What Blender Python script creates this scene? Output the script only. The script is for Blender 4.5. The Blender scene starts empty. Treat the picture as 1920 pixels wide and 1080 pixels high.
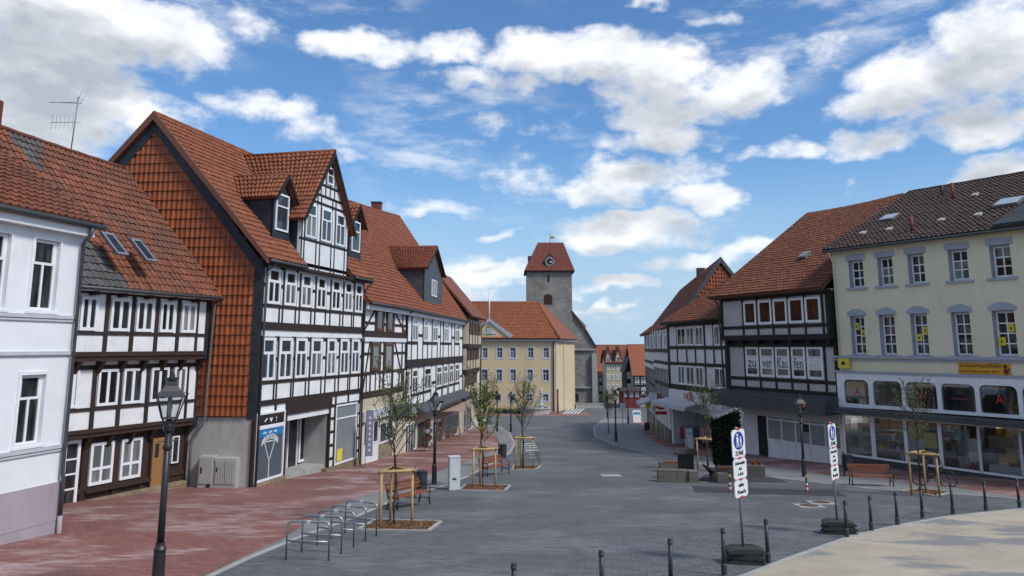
import bpy, bmesh, math, random
from mathutils import Matrix, Vector
R = math.radians
rnd = random.Random(7)
scene = bpy.context.scene
COL = scene.collection

# ---------------------------------------------------------------- camera
F, PX, PY, CZ, HOR = 1443.0, 960.0, 410.0, 3.6, 650.0
PITCH = math.atan((HOR - PY) / F)
cp, sp = math.cos(PITCH), math.sin(PITCH)
cam_data = bpy.data.cameras.new('camera')
cam = bpy.data.objects.new('camera', cam_data)
COL.objects.link(cam)
cam.location = (0, 0, CZ)
cam.rotation_euler = (math.pi / 2 + PITCH, 0, 0)
cam_data.sensor_width = 36
cam_data.lens = 36 * F / 1920
cam_data.shift_y = -(540 - PY) / 1920
cam_data.clip_end = 3000
cam_data.clip_start = 0.1
scene.camera = cam

# ---------------------------------------------------------------- light
SUN_AZ, SUN_EL = 122.0, 48.0          # azimuth clockwise from +Y
SUN_STRENGTH, SUN_ANGLE = 2.0, 12.0
SKY_STRENGTH, CLOUD_STRENGTH = 0.091, 0.70
scene.view_settings.view_transform = 'Standard'
scene.view_settings.look = 'None'
scene.view_settings.exposure = 0.62
scene.view_settings.gamma = 1.0
scene.view_settings.use_curve_mapping = False
scene.cycles.use_denoising = True
scene.cycles.max_bounces = 6
scene.cycles.diffuse_bounces = 3
scene.cycles.transparent_max_bounces = 8
scene.cycles.caustics_reflective = False
scene.cycles.caustics_refractive = False
sun_data = bpy.data.lights.new('sun', 'SUN')
sun_data.energy = SUN_STRENGTH
sun_data.angle = R(SUN_ANGLE)
sun_data.color = (1.0, 0.95, 0.88)
sun = bpy.data.objects.new('sun', sun_data)
COL.objects.link(sun)
sdir = Vector((math.sin(R(SUN_AZ)) * math.cos(R(SUN_EL)), math.cos(R(SUN_AZ)) * math.cos(R(SUN_EL)), math.sin(R(SUN_EL))))
sun.rotation_euler = sdir.to_track_quat('Z', 'Y').to_euler()
sun.location = (60, -40, 80)


class NT:
    """small node-tree builder"""
    def __init__(s, tree):
        s.t = tree
        s.L = tree.links

    def n(s, typ, **kw):
        nd = s.t.nodes.new(typ)
        for k, v in kw.items():
            setattr(nd, k, v)
        return nd

    def set(s, sock, v):
        if isinstance(v, bpy.types.NodeSocket):
            s.L.new(v, sock)
        else:
            sock.default_value = v

    def m(s, op, a, b=None, c=None, clamp=False):
        nd = s.n('ShaderNodeMath', operation=op, use_clamp=clamp)
        s.set(nd.inputs[0], a)
        if b is not None: s.set(nd.inputs[1], b)
        if c is not None: s.set(nd.inputs[2], c)
        return nd.outputs[0]

    def mix(s, f, a, b, typ='MIX'):
        nd = s.n('ShaderNodeMix', data_type='RGBA', blend_type=typ)
        s.set(nd.inputs[0], f); s.set(nd.inputs[6], a); s.set(nd.inputs[7], b)
        return nd.outputs[2]

    def noise(s, vec, scale, detail=3, rough=.55, dim='3D', col=False):
        nd = s.n('ShaderNodeTexNoise', noise_dimensions=dim)
        if vec is not None: s.L.new(vec, nd.inputs['Vector'])
        s.set(nd.inputs['Scale'], scale); nd.inputs['Detail'].default_value = detail
        nd.inputs['Roughness'].default_value = rough
        return nd.outputs[1 if col else 0]

    def ramp(s, v, lo, hi, a=0.0, b=1.0):
        nd = s.n('ShaderNodeMapRange', interpolation_type='SMOOTHSTEP')
        s.set(nd.inputs[0], v)
        for i, q in enumerate((lo, hi, a, b)): s.set(nd.inputs[i + 1], q)
        return nd.outputs[0]

    def comb(s, x, y, z):
        nd = s.n('ShaderNodeCombineXYZ')
        s.set(nd.inputs[0], x); s.set(nd.inputs[1], y); s.set(nd.inputs[2], z)
        return nd.outputs[0]

    def sep(s, v):
        nd = s.n('ShaderNodeSeparateXYZ'); s.L.new(v, nd.inputs[0])
        return nd.outputs

    def mapping(s, v, scale=(1, 1, 1), rot=(0, 0, 0), loc=(0, 0, 0)):
        nd = s.n('ShaderNodeMapping'); s.L.new(v, nd.inputs[0])
        nd.inputs['Scale'].default_value = scale
        nd.inputs['Rotation'].default_value = rot
        nd.inputs['Location'].default_value = loc
        return nd.outputs[0]


def ray(px, py):
    yd = (py - PY) / F
    return Vector(((px - PX) / F, cp + yd * sp, sp - yd * cp))


# ---------------------------------------------------------------- sky with cumulus
CLOUDS = [  # photo px: centre x, y, half width, half height, weight
    (200, 40, 290, 95, 1.25), (60, 120, 230, 80, 1.2), (330, 95, 130, 55, 1.0), (140, 195, 280, 52, 1.15), (60, 250, 200, 50, 1.05),
    (470, 40, 70, 45, .8), (-250, 120, 330, 150, 1.2),
    (690, 88, 135, 44, .95), (840, 90, 100, 38, .9), (1000, 105, 130, 55, 1.0), (930, 150, 130, 32, .9), (1140, 110, 130, 66, 1.15),
    (1240, 150, 170, 80, 1.25), (1390, 165, 120, 66, 1.15), (1270, 215, 150, 38, .95), (1230, 262, 150, 34, .95),
    (1190, 335, 170, 48, 1.05), (1310, 370, 110, 34, 1.0), (1130, 360, 130, 34, .9), (1170, 430, 165, 44, 1.1), (1250, 445, 90, 32, .9),
    (1540, 105, 55, 48, .55), (1330, 34, 55, 20, .62), (1200, 4, 45, 18, .6),
    (1720, 150, 170, 90, 1.2), (1880, 90, 180, 130, 1.3), (1660, 190, 120, 45, 1.05), (1850, 240, 190, 48, 1.1), (1620, 268, 130, 38, .85),
    (1490, 285, 110, 28, .8), (1870, 318, 120, 32, .95), (2120, 150, 240, 160, 1.2),
    (900, 515, 130, 38, 1.0), (860, 550, 120, 26, .75), (1150, 538, 95, 17, .85), (1130, 574, 95, 10, .7), (1290, 495, 95, 24, .75), (1410, 465, 80, 30, .8),
    (500, 200, 110, 26, .42), (620, 255, 140, 30, .42), (700, 290, 120, 26, .36), (790, 395, 130, 16, .45), (940, 436, 55, 12, .5),
    (960, 330, 150, 30, .36), (1600, 352, 26, 14, .6), (900, 300, 120, 26, .33), (1000, 230, 90, 26, .3),
]


def build_world():
    w = bpy.data.worlds.new('World')
    scene.world = w
    w.use_nodes = True
    T = NT(w.node_tree)
    w.node_tree.nodes.clear()
    out = T.n('ShaderNodeOutputWorld')
    sky = T.n('ShaderNodeTexSky', sky_type='NISHITA')
    sky.sun_disc = False
    sky.sun_elevation = R(SUN_EL)
    sky.sun_rotation = R(SUN_AZ)
    sky.air_density = 1.15
    sky.dust_density = 0.25
    sky.ozone_density = 1.0
    sky.altitude = 100
    # density group in (azimuth, elevation, -) radians
    grp = bpy.data.node_groups.new('cloud_density', 'ShaderNodeTree')
    grp.interface.new_socket('P', in_out='INPUT', socket_type='NodeSocketVector')
    grp.interface.new_socket('D', in_out='OUTPUT', socket_type='NodeSocketFloat')
    grp.interface.new_socket('S', in_out='OUTPUT', socket_type='NodeSocketFloat')
    G_ = NT(grp)
    gi = G_.n('NodeGroupInput'); go = G_.n('NodeGroupOutput')
    p0 = gi.outputs[0]
    stretched = G_.mapping(p0, (1, 1.7, 1))
    warp = G_.noise(stretched, 9.0, 3, .6, '2D', True)
    wv = G_.n('ShaderNodeVectorMath', operation='SUBTRACT'); G_.L.new(warp, wv.inputs[0]); wv.inputs[1].default_value = (.5, .5, .5)
    ws = G_.n('ShaderNodeVectorMath', operation='SCALE'); G_.L.new(wv.outputs[0], ws.inputs[0]); ws.inputs[3].default_value = .055
    wa = G_.n('ShaderNodeVectorMath', operation='ADD'); G_.L.new(p0, wa.inputs[0]); G_.L.new(ws.outputs[0], wa.inputs[1])
    az, el, _ = G_.sep(wa.outputs[0])
    acc = None
    for cx, cy, rx, ry, wt in CLOUDS:
        d = ray(cx, cy); d2 = ray(cx + rx, cy); d3 = ray(cx, cy - ry)
        a0 = math.atan2(d.x, d.y); e0 = math.atan2(d.z, math.hypot(d.x, d.y))
        ra = abs(math.atan2(d2.x, d2.y) - a0) * 1.0; re = abs(math.atan2(d3.z, math.hypot(d3.x, d3.y)) - e0) * 1.04
        qa = G_.m('MULTIPLY_ADD', az, 1 / ra, -a0 / ra)
        qe = G_.m('MULTIPLY_ADD', el, 1 / re, -e0 / re)
        rr = G_.m('MULTIPLY_ADD', qe, qe, G_.m('MULTIPLY', qa, qa))
        f = G_.m('MULTIPLY_ADD', rr, -wt, wt)
        acc = f if acc is None else G_.m('MAXIMUM', acc, f)
    # the same kind of sky goes on outside the frame
    aaz = G_.m('ABSOLUTE', az)
    out_m = G_.m('MAXIMUM', G_.ramp(aaz, .66, .82), G_.ramp(el, .50, .62))
    far = G_.noise(G_.mapping(p0, (1, 2.2, 1)), 2.6, 2, .5, '2D')
    far = G_.m('MULTIPLY_ADD', far, 6.0, -2.9)
    far = G_.m('MINIMUM', far, 1.2)
    acc = G_.m('MAXIMUM', acc, G_.m('MULTIPLY_ADD', out_m, 4.0, G_.m('ADD', far, -4.0)))
    acc = G_.m('MAXIMUM', acc, -1.2)
    fb = G_.noise(G_.mapping(p0, (1, 1.6, 1), loc=(3.1, .7, 0)), 15.0, 7, .60, '2D')
    fb2 = G_.noise(G_.mapping(p0, (1, 1.9, 1), loc=(8.1, 2.7, 0)), 5.0, 2, .5, '2D')
    dens = G_.m('ADD', acc, G_.m('MULTIPLY_ADD', fb, 2.0, -1.10))
    dens = G_.m('ADD', dens, G_.m('MULTIPLY_ADD', fb2, .9, -.45))
    G_.L.new(dens, go.inputs[0])
    sm = G_.m('ADD', acc, G_.m('MULTIPLY_ADD', fb2, 1.1, -.55))
    sm = G_.m('ADD', sm, G_.m('MULTIPLY_ADD', fb, .9, -.45))
    G_.L.new(sm, go.inputs[1])

    tc = T.n('ShaderNodeTexCoord')
    x, y, z = T.sep(tc.outputs['Generated'])
    azw = T.m('ARCTAN2', x, y)
    elw = T.m('ARCSINE', z)
    pos = T.comb(azw, elw, 0.0)
    g1 = T.n('ShaderNodeGroup'); g1.node_tree = grp; T.L.new(pos, g1.inputs[0])
    posb = T.comb(T.m('ADD', azw, .014), T.m('ADD', elw, .042), 0.0)
    g2 = T.n('ShaderNodeGroup'); g2.node_tree = grp; T.L.new(posb, g2.inputs[0])
    alpha = T.ramp(g1.outputs[0], -.10, .85)
    # thin edges stay bluish, thick parts with cloud above them go grey
    shade = T.ramp(g2.outputs[1], -.05, 1.25)
    core = T.ramp(g1.outputs[1], .1, 1.3)
    shade = T.m('MULTIPLY', shade, T.m('MULTIPLY_ADD', core, .5, .5))
    nz = T.noise(T.mapping(pos, (1, 1.8, 1), loc=(2, 4, 0)), 10.0, 5, .6, '2D')
    shade = T.m('ADD', shade, T.m('MULTIPLY', T.m('SUBTRACT', nz, .52), T.m('MULTIPLY', core, 1.5)), clamp=True)
    ccol = T.mix(shade, (.97, .99, 1.02, 1), (.46, .50, .56, 1))
    skyc = T.mix(1.0, sky.outputs[0], (.52, .76, 1.02, 1), 'MULTIPLY')
    skyc = T.mix(T.ramp(elw, .02, .26, .85, 0.0), skyc, (.30 / SKY_STRENGTH, .41 / SKY_STRENGTH, .545 / SKY_STRENGTH, 1))   # pale haze towards the horizon, all round
    bg1 = T.n('ShaderNodeBackground'); T.L.new(skyc, bg1.inputs[0]); bg1.inputs[1].default_value = SKY_STRENGTH
    bg2 = T.n('ShaderNodeBackground'); T.L.new(ccol, bg2.inputs[0]); bg2.inputs[1].default_value = CLOUD_STRENGTH
    # thin high streaks
    ci = T.noise(T.mapping(pos, (1.0, 3.4, 1), rot=(0, 0, -.25)), 7.0, 7, .62, '2D')
    cm = T.noise(T.mapping(pos, (1.0, 1.5, 1), loc=(5, 2, 0)), 2.4, 2, .5, '2D')
    cirrus = T.m('MULTIPLY', T.ramp(ci, .44, .78), T.ramp(cm, .38, .62, 0, .62))
    alpha = T.m('MAXIMUM', alpha, cirrus)
    # clouds stop at the horizon
    alpha = T.m('MULTIPLY', alpha, T.ramp(elw, 0.0, .035))
    alpha = T.m('MULTIPLY', alpha, .96)
    mx = T.n('ShaderNodeMixShader'); T.L.new(alpha, mx.inputs[0]); T.L.new(bg1.outputs[0], mx.inputs[1]); T.L.new(bg2.outputs[0], mx.inputs[2])
    T.L.new(mx.outputs[0], out.inputs[0])
    w.cycles.sampling_method = 'MANUAL'
    w.cycles.sample_map_resolution = 512


build_world()

# ---------------------------------------------------------------- geometry of the site
def g(Y):
    if Y < 0: return -0.07 * Y
    if Y < 120: return -(0.07 * Y - .00014 * Y * Y)
    return -(6.384 + .0364 * (Y - 120))


def G(px, py, dz=0.0):
    """photo pixel -> point on the sloping ground (raised by dz)"""
    d = ray(px, py); lo, hi = 1.0, 900.0
    for _ in range(60):
        t = (lo + hi) / 2
        if CZ + d.z * t - g(d.y * t) - dz > 0: lo = t
        else: hi = t
    return Vector((d.x * lo, d.y * lo, g(d.y * lo) + dz))


def proj(v):
    z = v[2] - CZ
    zc = cp * v[1] + sp * z; up = -sp * v[1] + cp * z
    return PX + F * v[0] / zc, PY - F * up / zc


# ---------------------------------------------------------------- materials
MATS = {}


def principled(name):
    m = bpy.data.materials.new(name); m.use_nodes = True
    T = NT(m.node_tree)
    b = m.node_tree.nodes['Principled BSDF']
    MATS[name] = m
    return m, T, b


def bump(T, b, h, strength=.3, dist=.02):
    nd = T.n('ShaderNodeBump'); nd.inputs['Strength'].default_value = strength; nd.inputs['Distance'].default_value = dist
    T.L.new(h, nd.inputs['Height']); T.L.new(nd.outputs[0], b.inputs['Normal'])


def c4(c, k=1.0): return (c[0] * k, c[1] * k, c[2] * k, 1)


def rough_mat(name, c, rough=.75, var=.12, scale=1.5, bstr=.15, bscale=40, dirt=None, streak=False):
    """painted / rendered surface: broad tone drift, fine grain, optional stains"""
    m, T, b = principled(name)
    pos = T.n('ShaderNodeNewGeometry').outputs['Position']
    v = T.mapping(pos, (1, 1, .35 if streak else 1))
    n1 = T.noise(v, scale, 5, .6)
    col = T.mix(T.ramp(n1, .3, .7), c4(c, 1 - var), c4(c, 1 + var * .7))
    if dirt:
        n2 = T.noise(T.mapping(pos, (1, 1, .4)), scale * 1.7, 6, .65)
        col = T.mix(T.ramp(n2, .52, .74, 0, .7), col, c4(dirt))
    T.L.new(col, b.inputs['Base Color'])
    b.inputs['Roughness'].default_value = rough
    if bstr: bump(T, b, T.noise(pos, bscale, 3), bstr, .01)
    return m


def wood_mat(name, c, rough=.7, var=.35, sc=6):
    m, T, b = principled(name)
    tc = T.n('ShaderNodeTexCoord').outputs['Object']
    oi = T.n('ShaderNodeObjectInfo')
    pos = T.n('ShaderNodeNewGeometry').outputs['Position']
    n1 = T.noise(T.mapping(pos, (1.2, 1.2, 1.2)), sc, 6, .7)
    n2 = T.noise(T.mapping(pos, (1, 1, .1)), sc * 5, 3, .6)
    f = T.m('ADD', T.m('MULTIPLY', n1, .6), T.m('MULTIPLY', n2, .4))
    k = T.m('MULTIPLY_ADD', oi.outputs['Random'], .35, .82)
    col = T.mix(T.ramp(f, .3, .7), c4(c, 1 - var), c4(c, 1 + var))
    sc_ = T.n('ShaderNodeVectorMath', operation='SCALE'); T.L.new(col, sc_.inputs[0]); T.L.new(k, sc_.inputs[3])
    T.L.new(sc_.outputs[0], b.inputs['Base Color'])
    b.inputs['Roughness'].default_value = rough
    bump(T, b, n2, .3, .01)
    return m


def tile_mat(name, c, dark, var=.25, grime=.5, rough=.72, gscale=.5):
    m, T, b = principled(name)
    geo = T.n('ShaderNodeNewGeometry'); oi = T.n('ShaderNodeObjectInfo')
    r = T.m('FRACT', T.m('ADD', geo.outputs['Random Per Island'], oi.outputs['Random']))
    pos = geo.outputs['Position']
    n1 = T.noise(pos, gscale, 5, .65)
    n2 = T.noise(pos, 7, 4, .6)
    col = T.mix(r, c4(c, 1 - var), c4(c, 1 + var))
    col = T.mix(T.ramp(n1, .42, .72, 0, grime), col, c4(dark))
    col = T.mix(T.ramp(n2, .45, .8, 0, .35), col, c4(dark, 1.15))
    n3 = T.noise(pos, 2.1, 5, .7)
    col = T.mix(T.ramp(n3, .60, .74, 0, grime * .8), col, (.052, .048, .034, 1))     # lichen and soot
    odd = T.ramp(T.m('FRACT', T.m('MULTIPLY', r, 17.3)), .955, .97, 0, .6)
    col = T.mix(odd, col, c4(c, 1.45))                                              # replaced tiles
    T.L.new(col, b.inputs['Base Color'])
    b.inputs['Roughness'].default_value = rough
    bump(T, b, n2, .15, .01)
    return m


def slate_mat(name, c, w=.22, h=.14):
    m, T, b = principled(name)
    geo = T.n('ShaderNodeNewGeometry'); pos = geo.outputs['Position']
    x, y, z = T.sep(pos)
    v = T.comb(T.m('ADD', x, y), z, 0.0)
    br = T.n('ShaderNodeTexBrick'); T.L.new(v, br.inputs['Vector'])
    br.inputs['Color1'].default_value = c4(c, .75); br.inputs['Color2'].default_value = c4(c, 1.3); br.inputs['Mortar'].default_value = c4(c, .45)
    br.inputs['Scale'].default_value = 1; br.inputs['Brick Width'].default_value = w; br.inputs['Row Height'].default_value = h
    br.inputs['Mortar Size'].default_value = .008
    n = T.noise(pos, 3, 4)
    T.L.new(T.mix(T.ramp(n, .35, .7, 0, .3), br.outputs[0], c4(c, 1.5)), b.inputs['Base Color'])
    b.inputs['Roughness'].default_value = .55
    bump(T, b, T.m('SUBTRACT', 1.0, br.outputs[1]), .4, .01)
    return m


def brick_mat(name, c1, c2, mortar, w, h, ms=.01, rough=.85, rot=0.0, horizontal=True, var=.3, patch=None, bstr=.4):
    """paving or masonry; horizontal = laid flat in x, y"""
    m, T, b = principled(name)
    geo = T.n('ShaderNodeNewGeometry'); pos = geo.outputs['Position']
    if horizontal:
        v = T.mapping(pos, rot=(0, 0, rot))
    else:
        x, y, z = T.sep(pos); v = T.comb(T.m('ADD', T.m('MULTIPLY', x, math.cos(rot)), T.m('MULTIPLY', y, math.sin(rot))), z, 0.0)
    wob = T.noise(pos, 1.3, 2, .5, '3D', True)
    wv = T.n('ShaderNodeVectorMath', operation='SCALE'); T.L.new(wob, wv.inputs[0]); wv.inputs[3].default_value = w * .25
    wa = T.n('ShaderNodeVectorMath', operation='ADD'); T.L.new(v, wa.inputs[0]); T.L.new(wv.outputs[0], wa.inputs[1])
    br = T.n('ShaderNodeTexBrick'); T.L.new(wa.outputs[0], br.inputs['Vector'])
    br.inputs['Color1'].default_value = c4(c1); br.inputs['Color2'].default_value = c4(c2); br.inputs['Mortar'].default_value = c4(mortar)
    br.inputs['Scale'].default_value = 1; br.inputs['Brick Width'].default_value = w; br.inputs['Row Height'].default_value = h
    br.inputs['Mortar Size'].default_value = ms; br.inputs['Mortar Smooth'].default_value = .3
    n1 = T.noise(pos, .35, 6, .6); n2 = T.noise(pos, 9, 4, .6)
    col = T.mix(T.ramp(n1, .3, .7, 0, 1), T.mix(1.0, br.outputs[0], (1 - var, 1 - var, 1 - var, 1), 'MULTIPLY'), br.outputs[0])
    col = T.mix(T.ramp(n2, .35, .75, 0, .4), col, c4(mortar))
    if patch:   # efflorescence / sand left in the joints, with a shape of its own
        n3 = T.noise(T.mapping(pos, (.55, .8, 1), rot=(0, 0, -.9)), .55, 6, .62)
        n4 = T.noise(T.mapping(pos, (.5, 2.2, 1)), 2.2, 5, .7)
        pf = T.m('MULTIPLY', T.ramp(n3, .47, .62), T.ramp(n4, .36, .62))
        col = T.mix(T.m('MULTIPLY', pf, .6), col, c4(patch))
    T.L.new(col, b.inputs['Base Color'])
    b.inputs['Roughness'].default_value = rough
    bump(T, b, T.m('SUBTRACT', 1.0, br.outputs[1]), bstr, .01)
    return m


def paver_mat(name, c, var=.25, patch=None, rough=.85):
    """single paving stones, a tone each"""
    m, T, b = principled(name)
    geo = T.n('ShaderNodeNewGeometry'); oi = T.n('ShaderNodeObjectInfo'); pos = geo.outputs['Position']
    r = T.m('FRACT', T.m('ADD', geo.outputs['Random Per Island'], oi.outputs['Random']))
    col = T.mix(r, c4(c, 1 - var), c4(c, 1 + var))
    n1 = T.noise(pos, .35, 6, .6)
    col = T.mix(T.ramp(n1, .3, .7, .0, .45), col, c4(c, .72))
    if patch:
        n3 = T.noise(T.mapping(pos, (.55, .8, 1), rot=(0, 0, -.9)), .55, 6, .62)
        n4 = T.noise(T.mapping(pos, (.5, 2.2, 1)), 2.2, 5, .7)
        pf = T.m('MULTIPLY', T.ramp(n3, .47, .62), T.ramp(n4, .36, .62))
        col = T.mix(T.m('MULTIPLY', pf, .6), col, c4(patch))
    T.L.new(col, b.inputs['Base Color']); b.inputs['Roughness'].default_value = rough
    bump(T, b, T.noise(pos, 60, 3), .2, .005)
    return m


def plain(name, c, rough=.6, metal=0.0, spec=.5, bstr=0):
    m, T, b = principled(name)
    pos = T.n('ShaderNodeNewGeometry').outputs['Position']
    n = T.noise(pos, 5, 4, .6)
    T.L.new(T.mix(T.ramp(n, .3, .7), c4(c, .94), c4(c, 1.04)), b.inputs['Base Color'])
    b.inputs['Roughness'].default_value = rough; b.inputs['Metallic'].default_value = metal
    b.inputs['Specular IOR Level'].default_value = spec
    if bstr: bump(T, b, T.noise(pos, 50, 2), bstr, .004)
    return m


def window_glass(name, c1, c2, rough=.04):
    """pane with the dim room behind it; tone differs from pane to pane"""
    m, T, b = principled(name)
    oi = T.n('ShaderNodeObjectInfo')
    pos = T.n('ShaderNodeNewGeometry').outputs['Position']
    n = T.noise(T.mapping(pos, (3, 3, .6)), 1.6, 2)
    f = T.m('MULTIPLY', oi.outputs['Random'], T.ramp(n, .3, .7))
    T.L.new(T.mix(f, c4(c1), c4(c2)), b.inputs['Base Color'])
    b.inputs['Roughness'].default_value = rough
    b.inputs['Specular IOR Level'].default_value = .6
    wav = T.noise(pos, 1.1, 1)
    bump(T, b, wav, .08, .02)
    return m


def clear_glass(name, tint=(.62, .68, .68)):
    m = bpy.data.materials.new(name); m.use_nodes = True; MATS[name] = m
    T = NT(m.node_tree); m.node_tree.nodes.clear()
    o = T.n('ShaderNodeOutputMaterial'); tr = T.n('ShaderNodeBsdfTransparent'); gl = T.n('ShaderNodeBsdfGlossy')
    tr.inputs[0].default_value = c4(tint); gl.inputs['Roughness'].default_value = .02
    fr = T.n('ShaderNodeFresnel'); fr.inputs[0].default_value = 1.5
    f = T.m('MULTIPLY_ADD', fr.outputs[0], 1.3, .03, clamp=True)
    mx = T.n('ShaderNodeMixShader'); T.L.new(f, mx.inputs[0]); T.L.new(tr.outputs[0], mx.inputs[1]); T.L.new(gl.outputs[0], mx.inputs[2])
    T.L.new(mx.outputs[0], o.inputs[0])
    return m


rough_mat('white_render', (.78, .80, .82), .8, .05, .8, .12, 60, dirt=(.66, .68, .68))
rough_mat('white_infill', (.78, .79, .79), .8, .07, 1.2, .25, 30, dirt=(.56, .56, .54))
rough_mat('bright_infill', (.82, .83, .84), .8, .05, 1.2, .2, 30, dirt=(.70, .70, .69))
rough_mat('grey_infill', (.72, .74, .77), .8, .06, 1.2, .2, 30, dirt=(.50, .51, .52))
rough_mat('lilac_plinth', (.38, .32, .36), .85, .10, .9, .2, 40, dirt=(.27, .23, .25), streak=True)
rough_mat('ledge_grey', (.50, .52, .55), .7, .08, 2)
rough_mat('cement', (.42, .41, .39), .9, .12, .9, .3, 20, dirt=(.22, .21, .20), streak=True)
rough_mat('cream_render', (.73, .675, .49), .85, .05, .6, .15, 60, dirt=(.58, .545, .41))
rough_mat('yellow_render', (.58, .465, .285), .85, .05, .3, .1, 30, dirt=(.49, .40, .25))
rough_mat('bluegrey_trim', (.36, .385, .44), .75, .06, 2)
rough_mat('beige_render', (.52, .46, .34), .85, .08, .8)
rough_mat('grey_render', (.40, .39, .38), .85, .08, .8, dirt=(.28, .27, .26))
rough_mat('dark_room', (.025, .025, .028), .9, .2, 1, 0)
rough_mat('shop_room', (.10, .095, .09), .9, .2, 1, 0)
rough_mat('red_render', (.16, .03, .03), .85, .1, 1)
wood_mat('timber', (.026, .016, .013), .75)
wood_mat('timber_brown', (.036, .018, .013), .75)
wood_mat('timber_black', (.010, .009, .009), .7)
wood_mat('window_brown', (.10, .045, .022), .55)
wood_mat('door_wood', (.34, .17, .06), .5, .2)
wood_mat('bench_wood', (.20, .070, .032), .5, .2)
wood_mat('stake_wood', (.40, .27, .12), .75, .2)
wood_mat('dark_board', (.035, .026, .022), .7)
tile_mat('tile_old', (.185, .056, .026), (.085, .048, .036), .28, .6)
tile_mat('tile_new', (.215, .064, .025), (.16, .055, .030), .20, .35)
tile_mat('tile_hung', (.27, .064, .012), (.19, .047, .011), .12, .3, .5)
tile_mat('tile_flat', (.20, .056, .022), (.15, .05, .03), .18, .45)
tile_mat('tile_brown', (.058, .034, .027), (.034, .025, .022), .35, .5)
tile_mat('tile_rust', (.165, .050, .022), (.09, .036, .022), .22, .5)
tile_mat('tile_grey', (.085, .078, .076), (.05, .048, .048), .25, .4)
tile_mat('tile_orange', (.25, .075, .028), (.19, .066, .034), .15, .45, gscale=.15)
tile_mat('tile_tower', (.165, .036, .022), (.11, .034, .026), .15, .4)
tile_mat('verge', (.17, .062, .038), (.09, .04, .03), .15, .4)
slate_mat('slate', (.022, .026, .036))
slate_mat('slate_grey', (.055, .062, .070), .3, .18)
brick_mat('church_stone', (.37, .345, .31), (.26, .245, .22), (.18, .17, .155), .85, .38, .03, .9, 0, False, .35)
brick_mat('grey_brick', (.50, .49, .49), (.40, .395, .395), (.60, .60, .60), .24, .08, .012, .85, -.9, False, .2)
brick_mat('stone_base', (.36, .28, .17), (.24, .19, .12), (.17, .14, .10), .35, .2, .02, .9, 1.2, False, .25)
brick_mat('trough_stone', (.20, .175, .15), (.15, .13, .115), (.10, .09, .08), .5, .3, .015, .9, .3, False, .3)
brick_mat('red_paving', (.265, .108, .088), (.205, .084, .070), (.18, .10, .085), .21, .105, .006, .85, .25, True, .25, (.50, .41, .40), .25)
brick_mat('grey_setts', (.132, .138, .144), (.104, .109, .114), (.084, .088, .093), .30, .16, .010, .8, .12, True, .3, (.21, .22, .235), .25)
brick_mat('light_paving', (.245, .25, .25), (.20, .205, .205), (.16, .16, .16), .4, .2, .008, .85, .2, True, .2, None, .2)
brick_mat('dark_setts', (.060, .062, .066), (.045, .047, .051), (.035, .036, .04), .12, .12, .014, .85, .1, True, .2, None, .4)
paver_mat('red_paver', (.235, .098, .082), .22, (.50, .41, .40))
paver_mat('grey_sett', (.117, .122, .128), .2, (.21, .22, .235))
m_, T_, b_ = principled('sand_ground')
pos_ = T_.n('ShaderNodeNewGeometry').outputs['Position']
cl_ = T_.mix(T_.ramp(T_.noise(pos_, .5, 6, .65), .3, .7), (.34, .295, .225, 1), (.45, .395, .305, 1))
cl_ = T_.mix(T_.ramp(T_.noise(T_.mapping(pos_, (.55, 1, 1), rot=(0, 0, .3)), .42, 5, .6), .50, .57, 0, .85), cl_, (.19, .195, .205, 1))   # damp patches
cl_ = T_.mix(T_.ramp(T_.noise(pos_, 14, 4, .7), .5, .8, 0, .35), cl_, (.24, .22, .19, 1))
T_.L.new(cl_, b_.inputs['Base Color']); b_.inputs['Roughness'].default_value = .95
bump(T_, b_, T_.noise(pos_, 20, 5, .7), .5, .02)
rough_mat('asphalt', (.07, .072, .078), .9, .2, .3, .3, 40)
rough_mat('earth', (.10, .10, .075), .95, .25, .1, .3, 10)
rough_mat('kerb_stone', (.36, .35, .33), .85, .15, 2, .3, 30)
rough_mat('mulch', (.15, .075, .035), .95, .4, 9, .4, 30)
window_glass('pane', (.012, .013, .015), (.07, .075, .072))
window_glass('pane_curtain', (.10, .11, .11), (.34, .35, .34))
window_glass('pane_red', (.025, .012, .010), (.085, .034, .024))
window_glass('pane_shop', (.075, .10, .125), (.11, .14, .17), .1)  # grey-blue of the reflecting glass is put into the base colour
window_glass('pane_blind', (.20, .23, .235), (.26, .29, .29), .12)
window_glass('pane_blue', (.03, .04, .055), (.07, .085, .11))
clear_glass('clear_glass', (.93, .95, .95))
m_ = window_glass('pane_mirror', (.010, .011, .012), (.03, .032, .032))
m_.node_tree.nodes['Principled BSDF'].inputs['IOR'].default_value = 2.1
clear_glass('lamp_glass', (.86, .88, .88))
plain('white_frame', (.80, .81, .83), .45)
plain('cream_frame', (.66, .64, .58), .5)
plain('black_paint', (.018, .019, .022), .45)
plain('anthracite', (.030, .033, .039), .5)
plain('zinc', (.20, .21, .22), .5, .5)
plain('dark_zinc', (.085, .09, .095), .55, .3)
plain('galvanised', (.34, .36, .38), .42, .75)
plain('cabinet_grey', (.40, .40, .38), .6, bstr=.1)
plain('cabinet_white', (.56, .59, .60), .5)
plain('sign_white', (.70, .72, .72), .4)
plain('sign_blue', (.012, .035, .30), .4)
plain('sign_red', (.50, .035, .025), .5)
plain('sign_yellow', (.72, .60, .05), .5)
plain('sign_orange', (.66, .33, .015), .5)
plain('print_black', (.012, .012, .014), .6)
plain('print_brown', (.14, .02, .01), .6)
plain('print_blue', (.02, .20, .46), .5)
plain('rubber', (.035, .036, .034), .9, bstr=.3)
plain('iron', (.03, .031, .034), .5, .3)
plain('awning_pink', (.36, .25, .21), .85)
plain('awning_white', (.55, .57, .60), .8)
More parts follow.
